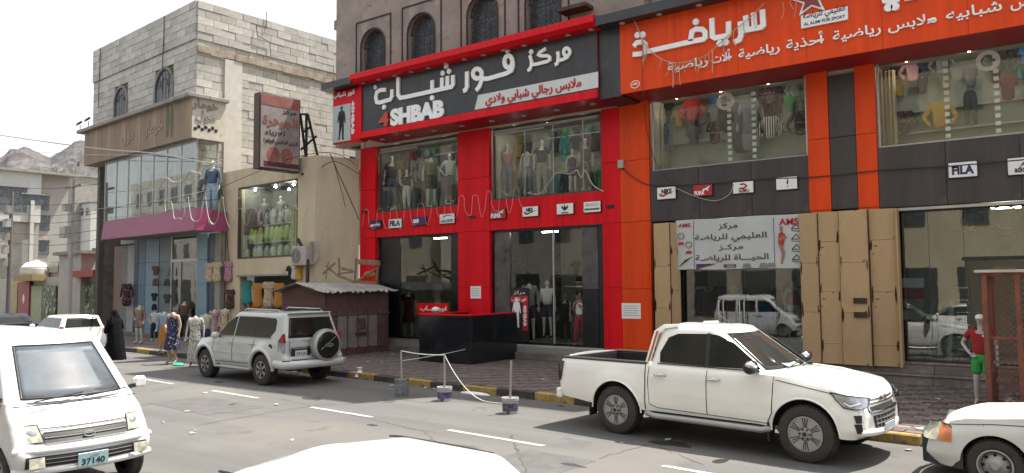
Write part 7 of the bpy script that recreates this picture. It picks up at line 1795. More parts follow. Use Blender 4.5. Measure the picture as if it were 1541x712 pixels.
for a in (('hoodie', 'yellow hoodie spread in right orange-shop window', 1416, 150, 202, F_['yellow']), ('tee', 'navy and maroon jersey hung high in right orange-shop window', 1394, 84, 122, F_['navy']), ('hoodie', 'pink jacket hung left of the navy jersey', 1374, 88, 130, F_['pink']), ('hoodie', 'pale grey jacket hung right of the navy jersey', 1418, 78, 118, F_['grey']), ('tee', 'black T-shirt hung at top left of right orange-shop window', 1352, 94, 124, F_['black']), ('hoodie', 'black and white hoodie low at left of right orange-shop window', 1362, 164, 208, F_['bfloral']),
          ('hoodie', 'large dark hoodie behind the white ring', 1502, 62, 118, F_['dgrey']), ('tee', 'dark maroon T-shirt under the large hoodie', 1518, 112, 158, F_['maroon']), ('tee', 'blue T-shirt at right edge of right orange-shop window', 1545, 68, 104, F_['blue']), ('trousers', 'grey trousers hung beside the yellow hoodie', 1462, 130, 190, F_['dgrey'])):
    hung(a[0], a[1], a[2], a[3], a[4], a[5], Y=YO, w=.84, group=g4)
for px_, py_ in ((1092, 153), (1487, 92)):
    c = pa(px_, py_, 20.0); solo('display_ring', MB().stroke([c+V((.19*math.cos(t), 0, .19*math.sin(t))) for t in [k*math.pi/10 for k in range(20)]], .09, -Y_, .06, True), M_pwhite, 'white ring sign hung in the %s orange-shop window' % ('left' if px_ < 1200 else 'right'), 'ring')
for x0_, x1_ in ((985, 997), (1326, 1350)):
    a, b = pa(x0_, 200, 20.3), pa(x1_, 200, 20.3); n = 14
    part('curtain', MB().prism([V((a.x+(b.x-a.x)*k/n, 20.3+.06*math.sin(k*1.9), 5.55)) for k in range(n+1)]+[V((a.x+(b.x-a.x)*k/n, 20.34+.06*math.sin(k*1.9), 5.55)) for k in range(n, -1, -1)], EZ*2.1), mat('curtain_cream', (.50, .38, .22), .8, var=.1), osh)
for px_ in (1098, 1135, 1427, 1503):
    c = pa(px_, 200, 19.95); m = MB(); 
    for k in range(12): m.box((c.x-.05, 19.93, 5.6+k*.17), (c.x+.05, 19.97, 5.6+k*.17+.09))
    part('chequered_strip', m, M_pwhite, osh, kind='stuff')
for (a, b, z) in ((-9.2, -5.1, 6.55), (-3.3, 3.4, 6.62), (-3.3, 3.4, 6.1)):
    part('display_shelf', MB().box((a, 20.72, z), (b, 20.98, z+.03)), M_alu, osh)
# ---------------------------------------------------------------- ground-floor contents
P, h = inwin(615, 428, 512, 20.6); figure('mannequin', 'mannequin in dark red dress inside the left red-shop doorway', 'mannequin', P, R(30), h, top=(F_['maroon'], 'short'), skirt=(F_['maroon'], 1.05, .55, .12, .2))
solo('green_roll', MB().cyl((-18.6, 21.8, .6), (-18.6, 21.8, 3.2), .35, n=14), mat('olive_panel', (.12, .15, .03), .7), 'tall olive green panel standing in the left red-shop doorway', 'panel')
m = MB(); m.box((-19.0, 23.0, .52), (-18.2, 23.1, 3.6)); part('pale_inner_wall', m, mat('inner_pale', (.42, .44, .36), .8), shop)
P, h = inwin(797, 424, 512, 20.3); figure('mannequin', 'headless mannequin in grey coat and navy shorts behind the right red-shop glass', 'mannequin', P, R(30), h, head=False, full=1.55, top=(F_['grey'], 'long', .80), pants=(F_['navy'], .55))
P, h = inwin(824, 420, 506, 20.7); figure('mannequin', 'mannequin in white shirt and navy shorts behind the right red-shop glass', 'mannequin', P, R(30), h, top=(F_['white'], 'short'), pants=(F_['navy'], .55))
P, h = inwin(851, 440, 516, 21.6); figure('mannequin', 'black-dressed mannequin deeper in the right red shop doorway', 'mannequin', P, R(25), h, top=(F_['black'], 'long'), pants=(F_['black'],))
ph = figure('person', 'man in white vest and maroon trousers on the phone in the shop doorway', 'person', pa(874, 521, 19.72), R(20), 1.66, pose='phone', skin_m=M_skinh, top=(F_['white'], 'none', .96), pants=(F_['maroon'], .1, .03), hair=M_hairk)
part('phone', MB().box((-.115, -.20, 1.45), (-.10, -.13, 1.58)), M_ink, ph, local=True)
for (x_, z_, m_) in ((-13.2, 2.35, M_cream), (-11.9, 2.1, F_['maroon'])):
    part('shelf_board', MB().box((x_-.7, 22.2, z_), (x_+.7, 22.6, z_+.04)), M_pwhite, shop)
gst = 'folded stacks on the shelves of the red shop'
k_ = 0
for iz, zz in enumerate((1.0, 1.5, 2.0, 2.5)):
    part('shelf_board', MB().box((-14.2, 23.2, zz), (-10.7, 23.7, zz+.04)), M_pwhite, shop)
    for i in range(9):
        if rnd.random() < .85:
            o = solo('folded_clothes', MB().box((-14.1+i*.37, 23.25, zz+.04), (-13.82+i*.37, 23.6, zz+.04+rnd.uniform(.12, .3))), F_[CN[(i*3+iz*5) % 14]], '%s folded clothes on the %s shelf deep in the red shop, %s from left' % (CN[(i*3+iz*5) % 14].replace('jeans', 'denim').replace('dgrey', 'dark grey'), ['lowest', 'second', 'third', 'top'][iz], ON[i]), 'folded clothes', gst, bev=.02)
# strip lights inside (lit)
M_tube = mat('lit_tube', (1, 1, 1), .3, var=0, emit=((1, .98, .93), 14))
for (x_, y_) in ((-18.5, 20.9), (-13.6, 20.8), (-12.2, 21.6), (-7.5, 21.2), (-1.0, 21.2)):
    part('ceiling_tube', MB().box((x_-.3, y_, 4.16), (x_+.3, y_+.06, 4.2)), M_tube, shop if x_ < -10 else osh)
# round-cornered poster with the walking man, on the glass
q = [pa(769, 445, FY+.14), pa(795, 498, FY+.14)]
po = thing('poster', 'red-framed black poster with white man silhouette on the red shop glass', 'poster', (q[0].x, FY+.14, q[1].z)); w_ = q[1].x-q[0].x; h_ = q[0].z-q[1].z
part('poster_sheet', MB().box((q[0].x-.1, FY+.13, q[1].z-.35), (q[1].x+.05, FY+.145, q[0].z+.25)), M_ink, po)
part('red_border', MB().box((q[0].x, FY+.12, q[0].z-.22), (q[1].x, FY+.13, q[0].z)).box((q[1].x-.2, FY+.12, q[1].z), (q[1].x, FY+.13, q[0].z-.22)), M_pred, po)
m = MB(); silhouette(m, V((q[0].x+.24, 0, q[1].z+.1)), .55, FY+.12); part('man_silhouette', m, M_pwhite, po)
T = MB(); text(T, 'فور شباب', V((q[0].x+.04, FY+.12, q[0].z-.16)), V((q[1].x-.06, FY+.12, q[0].z-.16)), .11, -Y_, .008, bold=.01, ar=True); P0 = V((q[1].x-.16, FY+.12, q[0].z-.3)); text(T, '4SHBAB', P0, P0-EZ*(h_-.45), .11, -Y_, .008, bold=.03, up=(1, 0, 0)); text(T, 'مركز', V((q[0].x+.1, FY+.13, q[0].z+.06)), V((q[1].x-.1, FY+.13, q[0].z+.06)), .1, -Y_, .004, ar=True)
part('poster_lettering', T, M_pwhite, po)
for (px_, py_, y_, w_, h_, l) in ((716, 440, FY-.03, .22, .2, 'white notice taped to the middle red pillar'), (950, 468, FY-.03, .30, .22, 'white notice taped to the orange pillar beside the pickup')):
    c = pa(px_, py_, y_); nt_ = thing('notice', l, 'notice', (c.x, y_, c.z-h_)); part('sheet', MB().box((c.x-w_, y_-.006, c.z-h_), (c.x+w_, y_, c.z+h_)), M_pwhite, nt_)
    T = MB()
    for k in range(5): T.box((c.x-w_*.8, y_-.009, c.z+h_*(.6-.3*k)), (c.x+w_*(.8-.2*(k % 2)), y_-.006, c.z+h_*(.68-.3*k)))
    part('printed_lines', T, M_greycl, nt_)
# behind the banner: cap man, racks
P, h = inwin(1196, 416, 512, 20.0); figure('mannequin', 'baseball mannequin with red cap, red vest and white trousers beside the tan shutters', 'mannequin', P, R(35), h, top=(F_['red'], 'none'), pants=(F_['white'],), cap=F_['red'])
for i, (px_, pt, pb_, m_, kd) in enumerate(((1048, 432, 476, 'navy', 'tee'), (1066, 436, 500, 'brown', 'coat'), (1086, 428, 486, 'black', 'coat'), (1102, 440, 500, 'salmon', 'coat'), (1122, 444, 486, 'grey', 'tee'), (1140, 440, 480, 'red', 'tee'), (1156, 450, 500, 'blue', 'hoodie'), (1172, 452, 505, 'navy', 'trousers'))):
    hung(kd, '%s %s on the rack under the banner, %s from its left end' % ({'navy': 'navy', 'brown': 'brown', 'black': 'black', 'salmon': 'salmon', 'grey': 'grey', 'red': 'red', 'blue': 'blue'}[m_], {'tee': 'shirt', 'coat': 'coat', 'hoodie': 'top', 'trousers': 'trousers'}[kd], ['first', 'second', 'third', 'fourth', 'fifth', 'sixth', 'seventh', 'eighth'][i]), px_, pt, pb_, F_[m_], Y=20.8, group='clothes on the rack under the banner')
# chrome display ladder and goods in the right door
ld = thing('display_ladder', 'chrome ladder rack standing in the right orange-shop doorway', 'rack', (-1.1, 20.0, .59)); m = MB()
xa_, xb_ = pa(1441, 500, 20.0).x, pa(1460, 500, 20.0).x
for x_ in (xa_, xb_): m.tube([(x_, 20, .59), (x_, 20, 2.5)], .018, 6)
part('upright', m, M_chrome, ld, smooth=60)
for k in range(6): part('rung', MB().tube([(xa_, 20, .9+k*.28), (xb_, 20, .9+k*.28)], .015, 6), M_chrome, ld, smooth=60)
gh = 'coloured hoops hung at the top of the right window'
for i, (px_, py_, r_, c_) in enumerate(((1448, 331, .26, 'lime'), (1474, 329, .30, 'yellow'), (1462, 334, .22, 'red'), (1511, 332, .33, 'yellow2'), (1513, 331, .2, 'grey'), (1540, 330, .22, 'rose'))):
    c = pa(px_, py_, 19.9); mm = {'lime': F_['lgreen'], 'yellow': F_['yellow'], 'red': F_['red'], 'yellow2': F_['mustard'], 'grey': M_silver, 'rose': F_['pink']}[c_]
    solo('hula_hoop', MB().tube([c+V((r_*math.cos(t), .02*i, r_*math.sin(t))) for t in [k*math.pi/16 for k in range(32)]], .016, 6, closed=True), mm, ['lime green hoop, leftmost at the top of the right window', 'large yellow hoop beside the lime one', 'small red hoop overlapping the yellow one', 'largest mustard hoop right of the red one', 'small silver hoop inside the mustard hoop', 'rose hoop at the right edge of the top window'][i], 'hoop', gh, smooth=60)
m = MB(); cc = pa(1500, 378, 20.2); solo('box_stack', MB().box((cc.x-.5, 20.2, cc.z-.15), (cc.x+.6, 20.6, cc.z+.15)), F_['sage'], 'pale green long box on the inner shelf above the right door', 'box', bev=.01)
for i in range(4):
    c = pa(1368, 425+i*16, 20.2); solo('shoe_box', MB().box((c.x-.28, 20.1, c.z-.13), (c.x+.28, 20.5, c.z+.1)), [M_pwhite, F_['red'], M_greycl, F_['white']][i], ['white shoe box on top of the stack in the right window', 'red shoe box second from top of the window stack', 'grey shoe box third from top of the window stack', 'pale shoe box at bottom of the window stack'][i], 'shoe box', 'shoe boxes in the right window', bev=.01)
for i, x_ in enumerate((1395, 1408, 1424)):
    a = pa(x_, 490, 20.3); solo('rolled_mat', MB().cyl((a.x, 20.3, .6), (a.x+.1, 20.45, 2.0), .07, n=10), F_[['grey', 'khaki', 'white'][i]], ['grey rolled mat leaning in the right window', 'khaki rolled mat leaning in the right window', 'white rolled mat leaning in the right window'][i], 'mat', 'rolled mats in the right window')
# ---------------------------------------------------------------- outside the mall
gm = 'mannequins standing outside the mall'
def outm(label, px_, pb_, pt, z, **k):
    P = pg(px_, pb_, z); h = pl(px_, pt, P, EY).z-z; full = 1.74 if k.get('head', True) else 1.55
    return figure('mannequin', label, 'mannequin', P, TB+k.pop('rz', R(rnd.choice([25, 40, 50]))), h, full=full, group=gm, **k)
outm('headless mannequin in rosy brown hooded top and shorts by the blue mall panels', 209, 517, 458, .15, head=False, pose='hip', top=(F_['rosy'], 'long', .80), pants=(F_['rosy'], .58))
outm('child mannequin in white T-shirt and dark trousers left of the orange skirt', 232, 514, 468, .15, head=False, pose='hips', top=(F_['white'], 'short'), pants=(F_['navy'], .16))
outm('headless mannequin in pale blue blouse and orange long skirt on the kerb', 246, 530, 467, .15, head=False, top=(F_['ljeans'], 'long'), skirt=(F_['orange'], 1.05, .25, .13, .2))
outm('headless mannequin in navy floral dress standing in the sunlit road', 259, 548, 467, 0, head=False, skin_m=M_skint, top=(F_['floral'], 'none'), skirt=(F_['floral'], 1.10, .42, .14, .25), pose='hip')
outm('headless mannequin in white floral long dress beside the parked SUV', 293, 552, 473, 0, head=False, top=(F_['wfloral'], 'short'), skirt=(F_['wfloral'], 1.10, .16, .14, .22))
outm('headless mannequin in sage green blouse behind the parked SUV', 309, 536, 470, .15, head=False, top=(F_['sage'], 'long'), pants=(F_['navy'],))
outm('bald mannequin in grey striped blouse at the mall door', 286, 505, 434, .15, top=(F_['gstripe'], 'long'), pants=(F_['dgrey'],))
outm('headless mannequin in black T-shirt at the right side of the mall door', 297, 500, 435, .3, head=False, top=(F_['black'], 'short'), pants=(F_['dgrey'],))
outm('headless mannequin in brown top and dark trousers between mall door and white floral dress', 277, 512, 452, .15, head=False, top=(F_['brown'], 'long'), pants=(F_['black'],))
outm('headless mannequin in pink floral dress near the SUV mirror', 322, 520, 464, .15, head=False, top=(F_['pfloral'], 'short'), skirt=(F_['pfloral'], 1.10, .4, .14, .22))
outm('headless mannequin in cream floral dress half hidden by the SUV windscreen', 338, 520, 462, .15, head=False, top=(F_['cfloral'], 'long'), skirt=(F_['cfloral'], 1.10, .4, .14, .22))
outm('headless mannequin in teal blouse behind the SUV roof', 362, 516, 452, .15, head=False, top=(F_['teal'], 'long'), pants=(F_['navy'],))
outm('headless mannequin in orange dress behind the SUV roof', 384, 516, 450, .15, head=False, top=(F_['orange'], 'short'), skirt=(F_['orange'], 1.10, .3, .14, .2))
outm('headless mannequin in white floral blouse left of the kiosk', 405, 516, 450, .15, head=False, top=(F_['wfloral'], 'long'), pants=(F_['khaki'],))
gk = 'sample outfits hung on the mall front'
YM = 16.0
for i, (kd, px_, pt, pb_, m_, l) in enumerate((('tee', 234, 399, 418, 'brown', 'brown T-shirt hung on the blue mall panels'), ('shorts', 234, 416, 434, 'brown', 'brown shorts hung under the brown T-shirt'), ('tee', 251, 402, 418, 'grey', 'grey T-shirt hung beside the brown one'), ('shorts', 251, 417, 434, 'dgrey', 'dark shorts hung under the grey T-shirt'), ('tee', 232, 440, 456, 'black', 'black T-shirt hung low on the blue mall panels'), ('shorts', 232, 455, 470, 'black', 'black shorts hung low on the blue mall panels'), ('tee', 251, 441, 460, 'dgrey', 'dark grey T-shirt hung low beside the black one'),
        ('dress', 315, 394, 430, 'cfloral', 'cream floral dress hung at right of the mall, left of its twin'), ('dress', 326, 393, 430, 'cfloral', 'second cream floral dress hung at right of the mall'), ('trousers', 328, 464, 500, 'ljeans', 'light blue jeans hung low at right of the mall'), ('coat', 190, 425, 466, 'bfloral', 'dark garment hung on the grey panel left of the blue panels'))):
    hung(kd, l, px_, pt, pb_, F_[m_], Y=YM-.08, frame='B', group=gk)
for i, (kd, px_, pt, pb_, m_, l) in enumerate((('dress', 343, 392, 430, 'pfloral', 'pink floral dress hung on the beige wall'), ('dress', 346, 434, 470, 'bfloral', 'black floral dress hung under the pink one'), ('coat', 339, 462, 500, 'brown', 'brown garment hung low on the beige wall'),
        ('dress', 371, 420, 465, 'teal', 'teal dress hung in the lower beige shop'), ('dress', 388, 424, 470, 'orange', 'orange dress hung beside the teal dress'), ('dress', 404, 422, 470, 'cfloral', 'cream patterned dress hung in middle of the lower beige shop'), ('dress', 419, 424, 470, 'orange', 'second orange dress near the red kiosk'), ('tee', 439, 398, 425, 'black', 'black shirt hung above the kiosk roof'), ('dress', 443, 396, 425, 'white', 'white garment hung above the kiosk roof'), ('dress', 449, 398, 426, 'yellow', 'yellow garment hung above the kiosk roof'))):
    hung(kd, l, px_, pt, pb_, F_[m_], Y=BFY-.12 if i != 3 else BFY+.2, frame='B', group='clothes hung on the beige shop')
# upper mall glazing: grey dummies
gq = 'dummies in the glazed storey of the mall'
for i, (px_, pt, pb_, m_, l) in enumerate(((319, 240, 312, 'jeans', 'dummy in dark blue shirt at right end of the glazed storey'), (300, 258, 314, 'dgrey', 'dummy in dark coat second from right end of the glazed storey'), (285, 262, 316, 'grey', 'dummy in grey coat third from right end of the glazed storey'), (255, 268, 320, 'grey', 'dummy in grey coat in middle of the glazed storey'), (236, 272, 322, 'white', 'dummy in white coat left of middle of the glazed storey'))):
    P = pb(px_, pb_, 16.1 if px_ < 310 else 15.9); P.z = 5.47; t_ = pb(px_, pt, 16.1 if px_ < 310 else 15.9)
    figure('mannequin', l, 'mannequin', P, TB+R(35), t_.z-5.47, top=(F_[m_], 'long', .7 if i else .92), pants=(F_['ljeans' if i == 0 else 'grey'],), group=gq)
P = pb(275, 240, 17.4); part('brown_board', bbox_((P.dot(EX)-.3, 17.4, 7.3), (GX-.4, 17.5, 8.9)), mat('brown_board', (.25, .13, .07), .7), ml); P2 = pb(235, 260, 17.2); part('brown_board', bbox_((P2.dot(EX)-1.6, 17.3, 6.9), (P2.dot(EX)+1.2, 17.4, 8.2)), mat('wood_board', (.30, .2, .1), .7), ml)
# beige shop window goods
gb_ = 'bagged clothes in the beige shop window'
n = 0
for row, (y_, zb0, cnt, mm, hh) in enumerate(((16.72, wz0+.08, 9, M_pgreen, .42), (16.85, wz0+.66, 11, M_lime, .62), (17.2, wz0+1.4, 8, M_greycl, .62))):
    for i in range(cnt):
        x_ = wx0+.25+(wx1-wx0-.5)*i/(cnt-1); hh_ = hh*rnd.uniform(.8, 1.1); w_ = .17*rnd.uniform(.8, 1.15)
        m = MB().lathe([(0, 0), (w_*.8, .0), (w_, hh_*.25), (w_*.85, hh_*.7), (w_*.45, hh_*.92), (0, hh_)], (0, 0, 0), 8)
        o = part('bagged_clothes', m, mm, None, local=True, smooth=70); o.location = bw(x_, y_+rnd.uniform(-.05, .05), zb0); o.scale = (1, .7, 1)
        props(o, ['pale green bagged garment on the lowest display level of the beige shop', 'lime green garment bundle on the middle shelf of the beige shop', 'grey striped garment bundle on the top shelf of the beige shop'][row]+', '+ON[i]+' from left', 'bundle', gb_+[' (low)', ' (middle)', ' (top)'][row]); n += 1
for i, (px_, l) in enumerate(((398, 'pale dummy torso at left in the beige shop window'), (422, 'pale dummy torso at right in the beige shop window'))):
    P = pb(px_, 340, 17.3); P.z = wz0+1.75; figure('mannequin', l, 'mannequin', P-EZ*.75, TB+R(30), 1.6, top=(F_['grey'], 'short'), pants=(F_['dgrey'], .6), base=False, group='dummies in the beige shop window')
for i, px_ in enumerate((440, 447)):
    P = pb(px_, 350, 16.75); part('lime_banner', bbox_((P.dot(EX)-.12, 16.75, P.z-.6), (P.dot(EX)+.12, 16.8, P.z+1.0)), M_lime, bs)
# ---------------------------------------------------------------- woman in black
P = pg(172, 541, 0); P = P+V((0, 0, 0)); wo = thing('person', 'woman in long black abaya and veil walking past the minivan with a white bag', 'person', tuple(P), TB+R(-75)); sc_ = 1.0
rows_ = []
for z, rx, ry, ox, oy in ((0, .30, .34, 0, .10), (.25, .29, .32, 0, .07), (.6, .27, .27, 0, .03), (.95, .24, .21, 0, .0), (1.15, .235, .19, 0, -.01), (1.30, .225, .165, 0, -.02), (1.38, .17, .14, 0, -.03), (1.44, .115, .125, 0, -.04), (1.52, .105, .125, 0, -.05), (1.60, .10, .12, 0, -.06), (1.66, .08, .095, 0, -.055), (1.70, .04, .05, 0, -.05), (1.71, .001, .001, 0, -.05)):
    rows_.append([V((math.cos(a)*rx*(1+(.07*math.sin(7*a+z*2) if z < 1.1 else .015*math.sin(5*a+z*9))), oy+math.sin(a)*ry*(1+(.07*math.sin(6*a-z*3) if z < 1.1 else 0)), z)) for a in [2*math.pi*k/36 for k in range(36)]])
M_abaya = mat('abaya_black', (.010, .010, .012), .95, spec=.08, var=.3, vs=5, bump=.3, bs=14)
m = MB(); m.grid(rows_, 0, True); bo_ = part('body', m, M_abaya, wo, local=True, smooth=80)
for s in (-1, 1): part('sleeve', MB().tube([(.19*s, -.02, 1.32), (.27*s, -.02, 1.08), (.22*s, -.16, .94)], [.085, .085, .075], 10), M_abaya, wo, local=True, smooth=80)
hd_ = MB().sphere((0, 0, 0), .03, 8, (1, 1.3, .6)); 
for s in (-1, 1):
    hm2 = MB(); hm2.sphere((.215*s, -.20, .93), .035, 8, (.7, 1.2, .9))
    for k in range(4): hm2.tube([(.215*s-.02+.013*k, -.22, .935), (.215*s-.02+.013*k, -.265+.006*abs(k-1), .915), (.215*s-.018+.012*k, -.27, .885)], [.009, .008, .006], 5)
    hm2.tube([(.19*s, -.20, .945), (.175*s, -.235, .94)], [.01, .007], 5); part('hand', hm2, M_abaya, wo, local=True, smooth=80)
part('veil_fold', MB().tube([(-.09, -.1, 1.64), (-.13, 0, 1.45), (-.16, .08, 1.2)], [.02, .04, .06], 8).tube([(.09, -.1, 1.64), (.13, 0, 1.45), (.16, .08, 1.2)], [.02, .04, .06], 8), M_abaya, wo, local=True, smooth=80)
hp = wm(wo)@V((.24, -.22, .55))
bg = MB(); bg.lathe([(0, 0), (.13, .01), (.16, .12), (.13, .28), (.05, .36), (.02, .38)], (0, 0, 0), 12); bo = part('bag', bg, M_pwhite, None, local=True, smooth=70); bo.location = hp; bo.scale = (1, .6, 1); props(bo, 'white carrier bag held by the woman in black', 'bag')
# ================================================================== THINGS ON THE PAVEMENT
# red sheet-metal kiosk
M_krd = mat('kiosk_red', (.15, .08, .07), .7, var=.3, vs=2, bump=.2, spots=[(2, .6, .1, (.20, .12, .10))]); M_kgr = mat('kiosk_grey', (.28, .245, .235), .8, var=.25, vs=3, spots=[(3, .6, .06, (.10, .08, .08))]); M_sheet = mat('roof_sheet', (.46, .45, .42), .6, var=.2, vs=3, spots=[(2, .62, .08, (.28, .22, .18))])
KX0, KX1, KY0, KY1 = -21.5, -19.3, 16.16, 19.1; kz = pl(487, 438, (KX1, 0, 0), X_).z; kzr = kz+.22
ki = thing('kiosk', 'closed dark red sheet-metal kiosk with pale ridged roof behind the SUV', 'kiosk', (-20.4, 17.6, .14))
Pn('wall', (KX0+.03, KY0+.03, .14), (KX1-.03, KY1, kz), M_krd, ki, 0)
for i in range(20):
    x_ = KX0+.04+i*.11; part('corrugation', MB().prism([(x_, KY0+.03, .2), (x_+.03, KY0, .2), (x_+.06, KY0, .2), (x_+.09, KY0+.03, .2)], EZ*(kz-.25)), M_krd, ki)
part('gable', MB().prism([(KX0, KY0+.02, kz), (KX1, KY0+.02, kz), ((KX0+KX1)/2, KY0+.02, kzr)], (0, .03, 0)), M_krd, ki)
for i in range(6):
    y0_ = KY0+.1+i*(KY1-KY0-.2)/6; y1_ = y0_+(KY1-KY0-.2)/6
    for (z0, z1) in ((.35, 1.5), (1.5, kz-.1)):
        up_ = z0 > 1; Pn('side_panel', (KX1-.03, y0_+.02, z0+.02), (KX1+.005, y1_-.02, z1-.02), M_krd if (up_ or i in (0, 5)) else M_kgr, ki, .004)
    Pn('frame_post', (KX1-.02, y1_-.02, .14), (KX1+.03, y1_+.02, kz), M_krd, ki, .003)
Pn('frame_rail', (KX1-.02, KY0, 1.47), (KX1+.04, KY1, 1.53), M_krd, ki, .003); Pn('hasp', (KX1+.03, 17.55, 1.0), (KX1+.07, 17.95, 1.35), M_krd, ki); Pn('hasp', (KX1+.03, 17.5, .78), (KX1+.06, 18.0, .88), M_rust, ki)
for sg in (1, -1):
    rw_ = MB(); rows_ = []; cx_ = (KX0+KX1)/2; ww = (KX1-KX0)/2+.22
    for i in range(49):
        y = KY0-.25+(KY1-KY0+.5)*i/48; rows_.append([V((cx_+sg*ww*k/6, y, kzr+.05-.30*k/6+.018*math.sin(i*1.7)+(rnd.uniform(-.05, .04) if k == 6 else 0))) for k in range(7)])
    rw_.grid(rows_); o_ = part('roof_sheet', rw_, M_sheet, ki); q_ = o_.modifiers.new('t', 'SOLIDIFY'); q_.thickness = .015
# scrap timber on the roof
M_wood = mat('grey_wood', (.26, .17, .11), .85, var=.3, vs=3, streak=(4, 4, .6), bump=.3, rand=.2)
gw = 'scrap timber on the kiosk roof'
def kp(px_, py_, y=17.0): return pa(px_, py_, y)
ch_ = thing('broken_chair', 'broken wooden chair lying on the kiosk roof', 'chair', tuple(kp(550, 425)))
for nm, a, b, w in (('leg', (536, 388), (534, 426), .07), ('leg', (570, 395), (566, 424), .07), ('backrest', (540, 394), (571, 396), .16), ('brace', (536, 424), (570, 402), .06), ('brace', (507, 414), (534, 425), .08), ('seat', (534, 424), (568, 427), .08), ('rail', (508, 412), (535, 409), .05)):
    part(nm, MB().bar(kp(*a), kp(*b), w, w*.6, up=(0, 1, 0)), M_wood, ch_, bev=.005)
for i, (a, b, w) in enumerate((((486, 412), (504, 396), .07), ((490, 400), (512, 418), .05), ((510, 388), (511, 414), .08), ((494, 394), (490, 420), .05), ((515, 404), (530, 408), .09))):
    solo('timber', MB().bar(kp(*a, 17.3), kp(*b, 17.1), w, w*.6, up=(0, 1, 0)), M_wood, ['thick short plank slanting at left of the kiosk roof', 'thin crossed stick at left of the kiosk roof', 'upright post stub in the roof timber pile', 'leftmost upright stick in the roof timber pile', 'dark block beside the broken chair'][i], 'timber', gw, bev=.005)
m = MB(); a = kp(556, 414, 17.25); m.sphere(a, .22, 8, (1.3, .6, .6)); solo('orange_sack', m, F_['orange'], 'orange sack wedged behind the broken chair', 'sack', smooth=70)
# junk beside the kiosk
for i, (px_, py_, r_, m_, l) in enumerate(((572, 522, .13, M_pwhite, 'white plastic tub among junk beside the kiosk'), (580, 527, .1, F_['grey'], 'grey tin among junk beside the kiosk'), (592, 520, .12, F_['brown'], 'brown pot among junk beside the kiosk'))):
    c = pg(px_, py_, .14); solo('junk_tub', MB().lathe([(0, 0), (r_*.8, 0), (r_, r_*2), (r_*.9, r_*2.1), (0, r_*1.6)], c, 12), m_, l, 'tub', smooth=50)
a, b = pg(594, 520, .14), pg(590, 516, .14)+EZ*.9; solo('leaning_stick', MB().bar(a, b, .04), M_wood, 'pale stick leaning by the kiosk corner', 'stick')
# black counter with red rim
M_gloss = mat('counter_black', (.010, .013, .018), .16, var=.3, vs=1.5, coat=.3, spots=[(.9, .62, .12, (.03, .035, .045))])
bo = thing('counter', 'glossy black street counter with red rim before the red shop entrance', 'counter', (-14.9, 18.2, .14))
bz = pl(705, 476, (0, 17.0, 0), Y_).z
bxa, bxb, bya, byb = -15.9, -13.88, 17.0, 19.3
for (a, b) in (((bxa, bya), (bxb, bya+.08)), ((bxb-.08, bya+.08), (bxb, byb)), ((bxa, bya+.08), (bxa+.08, byb))): Pn('panel', (a[0], a[1], .14), (b[0], b[1], bz), M_gloss, bo, .008)
Pn('rim', (bxa-.0, bya+.0, bz+.001), (bxb+.0, bya+.18, bz+.045), M_red, bo); Pn('rim', (bxb-.18, bya+.181, bz+.001), (bxb+.003, byb, bz+.045), M_red, bo); Pn('rim', (bxa, bya+.181, bz+.001), (bxa+.18, byb, bz+.045), M_red, bo)
Pn('panel_joint', (bxa+.5, bya-.003, .2), (bxa+.508, bya, bz), M_trim, bo, 0); Pn('panel_joint', (bxb, 17.6, .2), (bxb+.003, 17.61, bz), M_trim, bo, 0)
sgb = thing('counter_sign', 'small red sign with white Arabic letters above the black counter', 'sign', (-16.6, 18.9, 1.4)); q = [pa(628, 472, 18.8), pa(674, 457, 18.8)]
Pn('board', (q[0].x, 18.8, q[0].z), (q[1].x, 18.84, q[1].z), M_red, sgb); T = MB(); text(T, 'فور شبــاب', V((q[0].x+.15, 18.8, q[0].z+.12)), V((q[1].x-.05, 18.8, q[0].z+.12)), .14, -Y_, .01, bold=.01, ar=True); part('lettering', T, M_let, sgb); Pn('support', (q[0].x+.1, 18.85, .5), (q[0].x+.16, 18.9, q[0].z), M_trim, sgb)
c = pa(656, 466, 18.2); solo('cloth_bundle', MB().sphere((c.x, 18.2, c.z), .13, 8, (1.3, 1, .7)), M_pwhite, 'pale cloth bundle lying on the counter edge', 'cloth', smooth=70)
